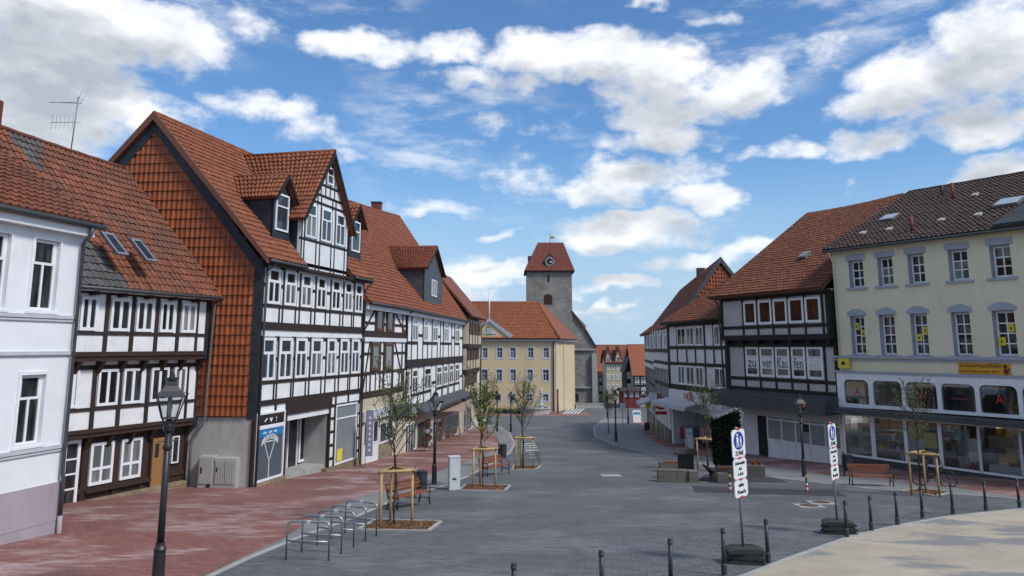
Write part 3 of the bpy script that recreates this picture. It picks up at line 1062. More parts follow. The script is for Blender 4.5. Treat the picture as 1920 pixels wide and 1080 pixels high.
for z0, z1, w, u1 in ((z2b, z2r - .01, w2 + .02, L - .2), (z3r - .36, z3r - .01, w3 + .02, L - .25)):
    for k in range(2):
        f.box('sill_beam', h2, 0, u1, z0 + (z1 - z0) * k / 2 + .004, z0 + (z1 - z0) * (k + 1) / 2 - .004, w - .14, w + .03 - .05 * (1 - k), 'timber_brown')
for w, z in ((w2, z2b - .1), (w3, z3r - .45)):
    for k in range(8):
        uu = .4 + (L - .7) * k / 7
        bm = bmesh.new()
        poly_prism(bm, [Vector((uu, -w + .02, z + .08)), Vector((uu, -w + .36, z + .08)), Vector((uu, -w + .34, z - .38)), Vector((uu, -w + .25, z - .3)), Vector((uu, -w + .10, z - .05))], Vector((.15, 0, 0)))
        f.mesh('bracket', h2, bm, 'timber_brown')
top = f.row(h2, [(150, 182), (207, 244), (255, 287), (300, 327), (340, 367)], z3w[0], z3w[1], w3, cols=2, fw=.11, bar=.13, pane='pane')
mid = f.row(h2, [(128, 146), (182, 221), (230, 267), (282, 315), (325, 348)], z2w[0], z2w[1], w2, cols=2, fw=.10, bar=.12)
gnd = f.row(h2, [(167, 211), (225, 264)], zGw[0], zGw[1], .02, cols=2, rows=(.36,), fw=.11, bar=.10, pane='pane_curtain')
for rowu, w, za, zb_, sill in ((top, w3, z3r, zE - .02, z3w[0] - .10), (mid, w2, z2r, z2t, z2w[0] - .10)):
    f.box('timber_rail', h2, 0, L - .25, sill - .05, sill + .07, w - .1, w + .012, 'timber')
    f.box('timber_rail', h2, 0, L - .25, zb_ - .16, zb_, w - .1, w + .013, 'timber')
    for i, (a, b) in enumerate(rowu):
        for uu in ((a - .13), ):
            f.beam('timber_post', h2, uu + rnd.uniform(-.02, .02), za, uu, zb_ - .16, .17, w - .1, w + .02, 'timber')
    uu = min(rowu[-1][1] + .1, L - .32)
    f.beam('timber_post', h2, uu, za, uu, zb_ - .16, .12, w - .1, w + .02, 'timber')
for uu in (gnd[0][0] - .55, gnd[0][0] - .2, gnd[0][1] + .16, gnd[1][1] + .12, L - .15):
    f.beam('timber_post', h2, uu, zb, uu, z2b - .12, .22, -.1, .035, 'timber_brown')
f.box('timber_rail', h2, 0, L, zGw[0] - .22, zGw[0] - .04, -.1, .03, 'timber_brown')
f.box('timber_rail', h2, 0, L, zGw[1] + .06, zGw[1] + .24, -.1, .028, 'timber_brown')
# doors
ua, ub = f.u(282, f.z(290, 870)), f.u(303, f.z(290, 870)); zd = f.z(290, 822)
dr = f.box('door', h2, ua, ub, zb, zd, -.05, .06, 'door_wood')
f.box('door_pane', dr, ua + .12, ub - .25, zd - .75, zd - .2, .05, .07, 'pane')
f.box('door_frame', h2, ua - .09, ua, zb, zd + .09, -.05, .08, 'timber_brown'); f.box('door_frame', h2, ub, ub + .09, zb, zd + .09, -.05, .08, 'timber_brown')
ua, ub = f.u(320, f.z(326, 850)), f.u(333, f.z(326, 850))
f.window(h2, ua, ub, f.z(326, 868), f.z(326, 818), .02, cols=1, fw=.05)
ua, ub = f.u(114, f.z(130, 880)), f.u(146, f.z(130, 880))
zq = f.z(130, 826)
f.window(h2, ua, ub, zb + .2, zq, .02, cols=1, rows=(.45, .63, .81), fw=.12, bar=.06, name='white_door')
f.box('stone_step', h2, .3, L - .2, zb, g(31) + .12, -.1, .28, 'stone_base')
f.box('sill_board', h2, gnd[0][0] - .1, gnd[1][1] + .5, g(31) + .36, g(31) + .46, 0, .14, 'timber_brown')
# roof
e0 = f.pt(-1.2, zE, 1.12); e1 = f.pt(L + .35, zE, 1.12)
r1 = RDG1.copy(); r0 = RDG0.lerp(RDG1, .25) - Vector((0.3, 0, 0))
r0 = RDG0.copy(); e0 = f.pt(-6.2, zE + .1, 1.12)
SAG[0] = .13
ro = slab('roof', h2, [e0, e1, r1, r0], 'tile_old', .14)
nrm = (e1 - e0).cross(r0 - e0).normalized()
LIM = Fac((-14.59, 13.68), (-12.63, 22.46))


def b2keep(c, a, b):
    return True


def b2alt(c, a, b):
    q = proj(c)
    if -40 < q[0] < 75 and abs(q[1] - (212 + (q[0]) * 1.15)) < 26: return 'tile_grey'
    if q[1] > 432 and q[0] < 240 and (q[0] - 150) < (q[1] - 432) * .85: return 'tile_grey'
    return None


tiles(ro, e0 + nrm * .02, e1 + nrm * .02, r1 + nrm * .02, r0 + nrm * .02, .27, .345, 'tile_old', 300, b2keep, alt=b2alt)
for l, y0 in ((183, 430), (237, 442)):
    p = plane_hit(l + 4, y0 + 5, e0 + nrm * .06, nrm); q = plane_hit(l + 36, y0 + 48, e0 + nrm * .06, nrm)
    dn = (e1 - r1).normalized(); al = (e1 - e0).normalized()
    ln = abs((q - p).dot(dn)) * 1.25; wd = .52
    bm = bmesh.new()
    def P_(a, b, h): return p + al * a + dn * b + nrm * h
    for a0, a1, b0, b1 in ((0, wd, 0, .12), (0, wd, ln - .10, ln), (0, .10, .12, ln - .1), (wd - .10, wd, .12, ln - .1)):
        poly_prism(bm, [P_(a0, b0, .08), P_(a1, b0, .08), P_(a1, b1, .08), P_(a0, b1, .08)], -nrm * .14)
    sk = world_part('skylight', bm, h2, 'galvanised')
    bm = bmesh.new(); poly_prism(bm, [P_(.08, .1, .05), P_(wd - .08, .1, .05), P_(wd - .08, ln - .08, .05), P_(.08, ln - .08, .05)], -nrm * .03)
    world_part('pane', bm, sk, 'pane')
ridge('ridge_cap', h2, RDG0 + Vector((0, -.3, .06)), RDG1 + Vector((0, 0, .06)), .10, 'tile_old', 24)
SAG[0] = 0.0
rod('flashing', h2, [e1 + nrm * .08, r1 + nrm * .08], .07, 'zinc')
rod('gutter', h2, [f.pt(-1, zE, 1.2), f.pt(L + .38, zE - .02, 1.2)], .07, 'dark_zinc')
gq = Fac((-19.6, 34.35), (-10.84, 33.46))
rod('downpipe', h2, [f.pt(L + .3, zE - .03, 1.2)] + [gq.pt(*gq.uv(x, y, .22), .22) for x, y in ((403, 572), (392, 690), (384, 785), (378, 800), (362, 815), (358, 835), (352, 912))], .05, 'zinc')
f.box('soffit', h2, -.5, L + .3, zE - .10, zE - .03, w3 - .3, 1.1, 'white_infill')
for k in range(7):
    uu = .3 + (L - .2) * k / 6
    f.beam('rafter_end', h2, uu, zE - .17, uu + .14, zE - .17, .14, .3, 1.05, 'timber_brown')
# back slope keeps the roof solid
bm = bmesh.new(); bk = Vector((-5.5, .8, -6.0)); poly_prism(bm, [RDG0, RDG1, RDG1 + bk, RDG0 + bk], Vector((0, 0, -.12))); world_part('back_roof', bm, h2, 'tile_old')
# aerial
p = plane_hit(133, 257, RDG0, Vector((1, 0, 0))); ap = min((RDG0.lerp(RDG1, k / 400) for k in range(400)), key=lambda v: abs(proj(v)[0] - 133))
an = thing('roof_aerial', 'thin television aerial with two rods of spikes on the ridge of the brown house', 'antenna', ap)
q = proj(ap)
rod('mast', an, [ap, ap + Vector((.10, 0, 2.3))], .022, 'zinc', 6)
for z, n_, ln, up in ((2.05, 9, 1.1, .18), (1.25, 6, 1.0, .34)):
    tp = ap + Vector((.09, 0, z)); rod('boom', an, [tp + Vector((.15, .1, 0)), tp + Vector((-ln, -.1, -.08 if up > .3 else 0))], .012, 'zinc', 5)
    bm = bmesh.new()
    for k in range(n_):
        c = tp + Vector((-.1 - (ln - .15) * k / (n_ - 1), -.05, -.04 if up > .3 else 0))
        tube(bm, [c + Vector((0, .0, -up)), c + Vector((0, 0, up))] if up > .3 else [c + Vector((0, -.2, -.06)), c + Vector((0, .2, .06))], .008, 4)
    world_part('spike', bm, an, 'zinc')
bm = bmesh.new()
for a, b in (((-.12, 0, .55), (.02, 0, .15)), ((.12, 0, .55), (.02, 0, .15)), ((.28, 0, .35), (.05, 0, -.05))):
    tube(bm, [ap + Vector((.09, 0, 2.0)) + Vector(a), ap + Vector((.09, 0, 2.0)) + Vector(b)], .009, 4)
world_part('cross_rod', bm, an, 'zinc')

# ================================================================ house with the tile-hung gable
f = Fac((-10.84, 33.46), (-8.41, 43.8))
L = f.L
gf = Fac((-19.6, 34.35), (-10.84, 33.46))
GL = gf.L
h3 = thing('gabled_house', 'tall half-timbered house with orange tile-hung gable and white gabled roof dormer', 'house', f.pt(0, g(33.4)))
zE = f.z(512, 487, .45)
apu, apz = gf.uv(290, 219, .25)
zb = g(44) - .8
def px2(l): return [(a, b) for a, b in l]
zA = (f.z(513, 570), f.z(513, 503)); zB = (f.z(502, 713), f.z(502, 633))
zt1, zt2, zt3, zt4 = f.z(600, 606), f.z(600, 627), f.z(600, 733), f.z(600, 745)
z1 = zA[0] - .12; zp1 = f.z(510, 604); zbm = f.z(510, 618); zbm2 = f.z(510, 630); zs2 = zB[0] - .1; zp2 = f.z(500, 750)
zt = zp2 - .15   # top of the shop beam
body(h3, f, .02, L, zt - .9, zE, 8.2, 'white_infill', -.02)
# ground floor masonry with recessed entrance
ue0, ue1 = f.u(536, zb + 3), f.u(616, zb + 3)
f.box('shop_wall', h3, .02, ue0, zb, zt - .9, -.45, -3, 'cement')
f.box('shop_wall', h3, ue1, L, zb, zt - .9, -.45, -3, 'cement')
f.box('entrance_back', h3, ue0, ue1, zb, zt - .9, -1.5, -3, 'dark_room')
f.box('rear_wall', h3, .02, L, zb, zt - .9, -3.01, -8.2, 'cement')
rowA = f.row(h3, [(501, 525), (533, 555), (564, 584), (593, 611), (621, 638), (645, 660), (665, 679)], zA[0], zA[1], 0, cols=2, rows=(.66,), fw=.12, bar=.12, top1=True)
rowB = f.row(h3, [(489, 515), (522, 547), (553, 574), (582, 603), (612, 629), (637, 653), (658, 673)], zB[0], zB[1], 0, cols=2, rows=(.66,), fw=.12, bar=.12, pane='pane_blue', top1=True)
for rowu, za, zc, sill in ((rowA, zp1, zE - .1, zA[0] - .09), (rowB, zp2, zbm2, zB[0] - .09)):
    edges = [(0.02, rowu[0][0])] + [(rowu[i][1], rowu[i + 1][0]) for i in range(6)] + [(rowu[-1][1], L)]
    for a, b in edges:
        f.beam('timber_post', h3, a + .045, za, a + .045 + rnd.uniform(-.015, .015), zc, .09, -.1, .02, 'timber')
        f.beam('timber_post', h3, b - .05, za, b - .05 + rnd.uniform(-.015, .015), zc, .09, -.1, .022, 'timber')
        for zz in (sill, (sill + zc) / 2, zc - .12):
            f.box('timber_rail', h3, a + .1, b - .1, zz - .07, zz + .07, -.1, .014, 'timber')
    for a, b in rowu:
        f.box('timber_rail', h3, a - .04, b + .04, sill - .07, sill + .06, -.1, .015, 'timber')
for z0, z1_ in ((zbm, zp1), (zbm2 - .02, zbm - .3), (zp2 - .22, zp2)):
    f.box('timber_beam', h3, 0, L, min(z0, z1_), max(z0, z1_), -.1, .045, 'timber')
f.box('timber_beam', h3, 0, ue0, zt - .62, zt - .48, -.1, .04, 'timber')
f.box('timber_beam', h3, ue1, L, zt - .62, zt - .48, -.1, .04, 'timber')
f.box('shop_beam', h3, ue0 - .15, ue1 + .2, zt - .62, zt - .05, -.3, .06, 'timber')
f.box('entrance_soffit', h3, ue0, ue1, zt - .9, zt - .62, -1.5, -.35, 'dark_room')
for k in range(8):
    uu = .1 + (L - .2) * k / 7
    if uu < ue0 or uu > ue1: f.beam('timber_post', h3, uu, zt - .5, uu, zt - .05, .13, -.1, .03, 'timber')
# shop windows
def shopwin(ff, parent, u0, u1, z0, z1, w, cols=1, rows=(), pane='pane_blind', fw=.09, name='shop_window', frame='white_frame'):
    return ff.window(parent, u0, u1, z0, z1, w, cols=cols, rows=rows, frame=frame, pane=pane, fw=fw, bar=.07, proud=.06, name=name)
zs0, zs1 = f.z(503, 899), f.z(503, 772)
sa, sb = f.u(477, (zs0 + zs1) / 2), f.u(531, (zs0 + zs1) / 2)
f.box('shop_wall', h3, .02, ue0, zb, zt - .55, -.03, -.46, 'cement')
f.box('shop_wall', h3, ue1, L, zb, zt - .55, -.03, -.46, 'cement')
sw = shopwin(f, h3, sa, sb, zs0, zs1, 0, pane='pane_shop')
um = (sa + sb) / 2
hh = zs1 - zs0
f.box('black_fascia', sw, sa + .1, sb - .1, zs1 - hh * .19, zs1 - .1, .01, .03, 'print_black')
f.box('white_bar', sw, sa + .05, sb - .05, zs1 - hh * .245, zs1 - hh * .19, .0, .05, 'white_frame')
f.box('blue_band', sw, sa + .1, sb - .1, zs1 - hh * .36, zs1 - hh * .245, .01, .02, 'print_blue')
# window lettering and the drawn glass
for k in range(13):
    a = math.pi * (.16 + .68 * k / 12)
    f.beam('letter_mark', sw, um - math.cos(a) * .72, zs1 - hh * .56 + math.sin(a) * .44, um - math.cos(a) * .72 + .03, zs1 - hh * .56 + math.sin(a) * .44 + .22, .06, .012, .022, 'sign_white')
for s_ in (-1, 1):
    f.beam('glass_line', sw, um + s_ * .46, zs1 - hh * .42, um + s_ * .05, zs0 + hh * .3, .045, .012, .02, 'sign_white')
f.beam('glass_line', sw, um, zs0 + hh * .3, um, zs0 + .12, .05, .012, .021, 'sign_white')
f.box('glass_line', sw, um - .32, um + .30, zs1 - hh * .445, zs1 - hh * .43, .012, .02, 'sign_white')
for k, o_ in enumerate((-.45, 0, .42)):
    f.beam('band_mark', sw, um + o_ - .13, zs1 - hh * .305, um + o_ + .13, zs1 - hh * .30, .07, .02, .026, 'sign_white')
# three pictograms: bean, heart, cocktail
bm = bmesh.new()
zc_ = zs1 - hh * .115
ring = [(um - .42 + .11 * math.cos(t) * 1.2 + .05 * math.sin(t), zc_ + .07 * math.sin(t) + .05 * math.cos(t)) for t in [k * math.pi / 6 for k in range(12)]]
bm.faces.new([bm.verts.new((x, -.034, z)) for x, z in ring])
ht = [(um + .13 * math.sin(t) ** 3, zc_ + .01 + .009 * (13 * math.cos(t) - 5 * math.cos(2 * t) - 2 * math.cos(3 * t) - math.cos(4 * t))) for t in [k * math.pi / 8 for k in range(16)]]
bm.faces.new([bm.verts.new((x, -.034, z)) for x, z in ht])
bm.faces.new([bm.verts.new((x, -.034, z)) for x, z in ((um + .32, zc_ + .1), (um + .56, zc_ + .14), (um + .45, zc_ - .01))])
bm.faces.new([bm.verts.new((x, -.034, z)) for x, z in ((um + .43, zc_), (um + .455, zc_), (um + .44, zc_ - .13), (um + .41, zc_ - .13))])
bmesh.ops.recalc_face_normals(bm, faces=bm.faces)
stuff(f.mesh('pictogram', sw, bm, 'sign_white'))
zs2_, zs3 = f.z(646, 866), f.z(646, 757)
sa2, sb2 = f.u(627, (zs2_ + zs3) / 2), f.u(667, (zs2_ + zs3) / 2)
sw = shopwin(f, h3, sa2, sb2, zs2_, zs3, 0, rows=(.78,), pane='pane_blind')
f.box('yellow_poster', sw, sa2 + .35, sa2 + .95, zs2_ + .15, zs2_ + .75, .01, .022, 'sign_yellow')
for a, b in ((.02, sa), (sb, ue0), (ue1 - .02, sa2), (sb2, L)):
    f.beam('timber_post', h3, a + .08, zb, a + .08, zt - .6, .14, -.1, .04, 'timber')
    f.beam('timber_post', h3, b - .09, zb, b - .09, zt - .6, .14, -.1, .042, 'timber')
    n_ = 4
    for k in range(n_): f.box('timber_rail', h3, a + .1, b - .1, zs0 + (zt - .6 - zs0) * k / n_, zs0 + (zt - .6 - zs0) * k / n_ + .14, -.1, .02, 'timber')
    f.box('infill', h3, a + .14, b - .15, zs0 - .3, zt - .6, -.1, .006, 'white_infill')
f.box('stone_plinth', h3, .05, ue0, zb, zs0 - .02, -.2, .07, 'stone_base')
f.box('stone_plinth', h3, ue1 - .25, L, zb, zs2_ - .02, -1.4, .07, 'stone_base')
# entrance: glazed door, side light, panelled pier
fe = 1.35
def ent(l, r, y0, y1): 
    zz = (f.z((l + r) / 2, y0, -fe), f.z((l + r) / 2, y1, -fe)); m_ = sum(zz) / 2
    return f.u(l, m_, -fe), f.u(r, m_, -fe), zz[1], zz[0]
a, b, c, d = ent(560, 596, 775, 862); dr = f.window(h3, a, b, c, d, -fe, cols=1, fw=.13, name='entrance_door')
f.box('door_handle', dr, b - .12, b - .08, (c + d) / 2 - .2, (c + d) / 2 + .2, -fe + .05, -fe + .12, 'galvanised')
a, b, c, d = ent(538, 557, 782, 866); f.window(h3, a, b, c - .3, d, -fe, cols=1, fw=.08, name='side_light')
a, b, c, d = ent(594, 613, 762, 860); f.box('panelled_pier', h3, a, b, c - .2, d + .2, -fe - .1, -.6, 'cream_frame')
f.box('letter_box', h3, a + .1, b + .1, (c + d) / 2 - .25, (c + d) / 2 - .18, -.6, -.5, 'sign_red')
f.box('step', h3, ue0, ue1, g(37) - .5, g(36.5) + .16, -1.5, -.2, 'kerb_stone')
# tile-hung gable
ug = lambda px, z: gf.u(px, z)
ztile = gf.z(420, 780)
ur = GL
zEl = zE - .1
halfw = (GL + .0) - apu
ul = apu - halfw
def gable_pts(w): return [gf.pt(ul, zEl, w), gf.pt(apu, apz - .25, w), gf.pt(ur - .02, zEl, w), gf.pt(ur - .02, ztile - .05, w), gf.pt(ul, ztile - .05, w)]
bm = bmesh.new(); poly_prism(bm, gable_pts(0.0), -gf.n * .25); gw = world_part('gable_wall', bm, h3, 'slate')
gf.box('gable_base', h3, ul, ur - .01, zb, ztile - .05, -.25, .03, 'cement')
zr = ztile
gx0, gx1 = ul - .2, ur - .36
def gkeep(c, a, b):
    u = (c - gf.A).dot(gf.d); z = c.z
    if z < zEl: return u > ul
    lim = (apz - .55 - z) / (apz - .25 - zEl) * halfw
    return abs(u - apu) < lim + .10
tiles(gw, gf.pt(gx0, ztile, .05), gf.pt(gx1, ztile, .05), gf.pt(gx1, apz, .05), gf.pt(gx0, apz, .05), .235, .43, 'tile_hung', 300, gkeep, name='wall_tile', tall=.8, jitter=.004, lift=.055)
for s_ in (-1, 1):     # slate border under the verge
    a0 = gf.pt(apu + s_ * (halfw + .05), zEl - .1, .10); b0 = gf.pt(apu, apz + .05, .10)
    dv = Vector((0, 0, -.62))
    bm = bmesh.new(); poly_prism(bm, [a0 + dv, b0 + dv * 1.15, b0, a0], gf.n * .05); world_part('slate_border', bm, h3, 'slate')
gf.box('slate_corner', h3, ur - .36, ur + .02, ztile - .12, zEl + .2, -.1, .07, 'slate')
# main roof
SL = (apz + .12 - zE) / ((gf.pt(apu, 0) - f.A).dot(-f.n) + .45)
d_ = f.d
apex = gf.pt(apu, apz + .12, .28)
e0 = f.pt(-.42, zE, .45); e1 = f.pt(L + .15, zE, .45)
r0 = apex; r1 = apex + d_ * (L + .6)
nrm = (e1 - e0).cross(r0 - e0).normalized()
# opening for the cross gable
zX = f.z(563, 470, .05)
xl = f.u(564, f.z(564, 450, .05), .05); xr = f.u(652, f.z(652, 470, .05), .05); xm = (xl + xr) / 2
xapz = f.z(629, 285, .35)
ro = slab('roof', h3, [e0, f.pt(xl, zE, .45), f.pt(xl, zE, .45) + (r0 - e0) * .55, f.pt(xr, zE, .45) + (r0 - e0) * .55, f.pt(xr, zE, .45), e1, r1, r0], 'tile_new', .14)
def rkeep(c, a, b):
    u = (c - f.A).dot(f.d)
    return not (xl - .05 < u < xr + .05 and b < .60)
tiles(ro, e0 + nrm * .02, e1 + nrm * .02, r1 + nrm * .02, r0 + nrm * .02, .235, .34, 'tile_new', 300, rkeep)
# back slope
bk0 = gf.pt(apu - halfw - .45, zE, .28); bk1 = bk0 + d_ * (L + .6)
ro2 = slab('back_roof', h3, [bk1, bk0, r0, r1], 'tile_new', .14)
# verge boards of brown tile
for a, b in ((e0, apex), (bk0, apex)):
    nn = (b - a).normalized(); sd = gf.n * .10
    up = Vector((0, 0, .06))
    bm = bmesh.new(); poly_prism(bm, [a + sd - up * 3, b + sd - up * 4.5, b + sd + up * 2.2, a + sd + up * 1.6], -gf.n * .28); world_part('verge', bm, h3, 'verge')
ridge('ridge_cap', h3, r0 + Vector((0, 0, .05)), r1 + Vector((0, 0, .05)), .11, 'tile_new', 24)
rod('gutter', h3, [f.pt(-.3, zE - .05, .52), f.pt(xl - .1, zE - .05, .52)], .065, 'dark_zinc')
rod('gutter', h3, [f.pt(xr + .1, zE - .05, .52), f.pt(L + .15, zE - .05, .52)], .065, 'dark_zinc')
rod('downpipe', h3, [f.pt(.3, zE - .08, .5), f.pt(.1, zE - .5, .12), f.pt(.08, zb, .12)], .05, 'dark_zinc')
rod('downpipe', h3, [f.pt(L + .1, zE - .08, .5), f.pt(L - .05, zE - .6, .12), f.pt(L - .05, zb, .12)], .05, 'dark_zinc')
f.box('eave_board', h3, .02, L, zE - .18, zE - .06, -.1, .42, 'timber')
# cross gable (timbered front standing on the eave)
xw = .05
dz_ = xapz - .35
zEx = f.z(557, 392, xw)          # eave of the cross gable
xe = f.pt(xm, 0)
def xpt(u, z, w=xw): return f.pt(u, z, w)
xhw = (xr - xl) / 2
bm = bmesh.new(); poly_prism(bm, [xpt(xl, zE - .3), xpt(xr, zE - .3), xpt(xr, zEx), xpt(xm, xapz - .3), xpt(xl, zEx)], -f.n * .2); world_part('dormer_front', bm, h3, 'grey_infill')
back_l = (xapz - zE) / SL
for s_, uu in ((-1, xl), (1, xr)):
    bm = bmesh.new(); depth = (zEx - zE) / SL + .5
    poly_prism(bm, [f.pt(uu, zE - .2, -.14), f.pt(uu, zEx, -.14), f.pt(uu, zEx + .02, -depth)], f.d * (-.08 * s_)); world_part('dormer_cheek', bm, h3, 'slate')
xo = .32
xs_ = (xapz - zEx) / (xhw)          # slope of its roof
for s_ in (-1, 1):
    E_f = f.pt(xm + s_ * (xhw + xo), zEx - xs_ * xo, .38); R_f = f.pt(xm, xapz, .38)
    dR = (xapz - zE) / SL - .3; dE = (zEx - xs_ * xo - zE) / SL - .3
    R_b = f.pt(xm, xapz, -dR); E_b = f.pt(xm + s_ * (xhw + xo), zEx - xs_ * xo, -max(dE, .3))
    q = [E_b, E_f, R_f, R_b] if s_ < 0 else [E_f, E_b, R_b, R_f]
    rr = slab('dormer_roof', h3, q, 'tile_new', .10)
    n2 = (q[1] - q[0]).cross(q[3] - q[0]).normalized() * .02
    tiles(rr, q[0] + n2, q[1] + n2, q[2] + n2, q[3] + n2, .27, .33, 'tile_new', 0, tall=1.2)
    bm = bmesh.new(); o_ = f.n * .03
    poly_prism(bm, [E_f + o_ - Vector((0, 0, .22)), R_f + o_ - Vector((0, 0, .26)), R_f + o_ + Vector((0, 0, .03)), E_f + o_ + Vector((0, 0, .03))], -f.n * .06); world_part('bargeboard', bm, h3, 'timber_black')
rod('ridge_cap', h3, [f.pt(xm, xapz + .05, .4), f.pt(xm, xapz + .05, -((xapz - zE) / SL) + .3)], .10, 'tile_new')
zx = (f.z(583, 446, xw), f.z(583, 382, xw))
rowX = f.row(h3, [(573, 593), (602, 621), (629, 646)], zx[0], zx[1], xw, cols=2, rows=(.68,), fw=.09, bar=.08, pane='pane_blue', top1=True)
za0, za1 = f.z(619, 347, xw), f.z(619, 314, xw)
f.row(h3, [(613, 625)], za0, za1, xw, cols=1, rows=(.55,), fw=.09)
def xwid(z): return xhw if z < zEx else max(.1, xhw * (xapz - .3 - z) / (xapz - .3 - zEx))
for z in (zE + .2, zx[0] - .13, zx[1] + .2, zx[1] + .62, za0 - .15, (zx[0] + zE) / 2 - .6):
    ww = xwid(z)
    f.box('timber_rail', h3, xm - ww, xm + ww, z - .065, z + .065, -.05, xw + .016, 'timber_black')
for a, b in ((xl, rowX[0][0]), (rowX[0][1], rowX[1][0]), (rowX[1][1], rowX[2][0]), (rowX[2][1], xr)):
    for uu in (a + .06, b - .06):
        f.beam('timber_post', h3, uu, zE - .2, uu, min(zx[1] + .65, xapz - .35 - abs(uu - xm) * xs_), .10, -.05, xw + .02, 'timber_black')
for uu in (xm - .75, xm - .25, xm + .25, xm + .75):
    ztop = xapz - .4 - abs(uu - xm) * xs_
    if ztop > zx[1] + .7: f.beam('timber_post', h3, uu, zx[1] + .6, uu, ztop, .09, -.05, xw + .02, 'timber_black')
# small slate dormers
def small_dormer(ff, parent, zEave, slope, eave_w, u0, u1, zbot, ztop, zap, win, mat='tile_new', over=.22, slate='slate', rows=(.68,), pane='pane_blue', frame='white_frame', cols=1):
    """gabled dormer whose front foot stands on the roof plane"""
    wf = eave_w - (zbot - zEave) / slope
    um_ = (u0 + u1) / 2; hw = (u1 - u0) / 2
    bm = bmesh.new(); poly_prism(bm, [ff.pt(u0, zbot - .1, wf), ff.pt(u1, zbot - .1, wf), ff.pt(u1, ztop, wf), ff.pt(um_, zap - .12, wf), ff.pt(u0, ztop, wf)], -ff.n * .12)
    world_part('dormer_front', bm, parent, slate)
    for s_, uu in ((-1, u0), (1, u1)):
        wb = eave_w - (ztop - zEave) / slope
        bm = bmesh.new(); poly_prism(bm, [ff.pt(uu, zbot - .1, wf - .02), ff.pt(uu, ztop, wf - .02), ff.pt(uu, ztop, wb - .1)], ff.d * (-.1 * s_)); world_part('dormer_cheek', bm, parent, slate)
        sl = (zap - ztop) / hw
        ze = ztop - sl * over; ue = um_ + s_ * (hw + over)
        Ef = ff.pt(ue, ze, wf + .28); Rf = ff.pt(um_, zap, wf + .28)
        Eb = ff.pt(ue, ze, eave_w - (ze - zEave) / slope - .1); Rb = ff.pt(um_, zap, eave_w - (zap - zEave) / slope - .1)
        q = [Eb, Ef, Rf, Rb] if s_ < 0 else [Ef, Eb, Rb, Rf]
        rr = slab('dormer_roof', parent, q, mat, .08)
        n2 = (q[1] - q[0]).cross(q[3] - q[0]).normalized() * .02
        tiles(rr, q[0] + n2, q[1] + n2, q[2] + n2, q[3] + n2, .25, .32, mat, 0, tall=1.1)
        bm = bmesh.new(); o_ = ff.n * .02
        poly_prism(bm, [Ef + o_ - Vector((0, 0, .16)), Rf + o_ - Vector((0, 0, .18)), Rf + o_ + Vector((0, 0, .02)), Ef + o_ + Vector((0, 0, .02))], -ff.n * .05); world_part('bargeboard', bm, parent, 'timber_black')
    rod('ridge_cap', parent, [Rf + Vector((0, 0, .04)), Rb + Vector((0, 0, .04))], .08, mat)
    if win:
        ff.window(parent, um_ - win[0] / 2 + win[3], um_ + win[0] / 2 + win[3], win[1], win[2], wf + .01, cols=cols, rows=rows, fw=.09, bar=.07, pane=pane, frame=frame)
    return wf


def on_roof(px, py, e, nn):
    return plane_hit(px, py, e, nn)


hit = on_roof(527, 455, e0, nrm); zbot = hit.z; wf = .45 - (zbot - zE) / SL
zmid = f.z(530, 400, wf)
ua, ub = f.u(513, zmid, wf), f.u(546, zmid, wf)
small_dormer(f, h3, zE, SL, .45, ua, ub, zbot, f.z(519, 362, wf), f.z(540, 328, wf + .2), (ub - ua - .45, f.z(528, 434, wf), f.z(528, 364, wf), -.08))
ua2 = f.u(655, zmid, wf)
small_dormer(f, h3, zE, SL, .45, ua2, ua2 + (ub - ua), zbot, f.z(519, 362, wf), f.z(540, 328, wf + .2), (ub - ua - .5, f.z(528, 434, wf), f.z(528, 364, wf), 0))
rod('flashing', h3, [f.pt(xl - .08, zE + .05, .42) + nrm * .04, f.pt(xl - .08, zE + .05, .42) + (r0 - e0) * .52 + nrm * .04], .06, 'zinc')

# ================================================================ white half-timbered house with the long roof
fa = Fac((-8.41, 43.8), (-7.12, 52.47)); fb = Fac((-7.12, 52.47), (-4.8, 76.11))
h4 = thing('long_timber_house', 'white half-timbered house with long red roof, chimney and dark slate dormer', 'house', fa.pt(0, g(44)))
zb = g(77) - .8
zEa = fa.z(697, 572, .35); zEb = fb.z(866, 597, .35)
zE = (zEa + zEb) / 2
for ff, lab in ((fa, 'wall'), (fb, 'wall')):
    body(h4, ff, .02, ff.L + (0.6 if ff is fa else 0), zb + 0, zE, 9, 'bright_infill', -.03)
fa.box('eave_board', h4, 0, fa.L, zE - .38, zE - .04, -.1, .30, 'white_frame')
fb.box('eave_board', h4, 0, fb.L, zE - .38, zE - .04, -.1, .29, 'white_frame')
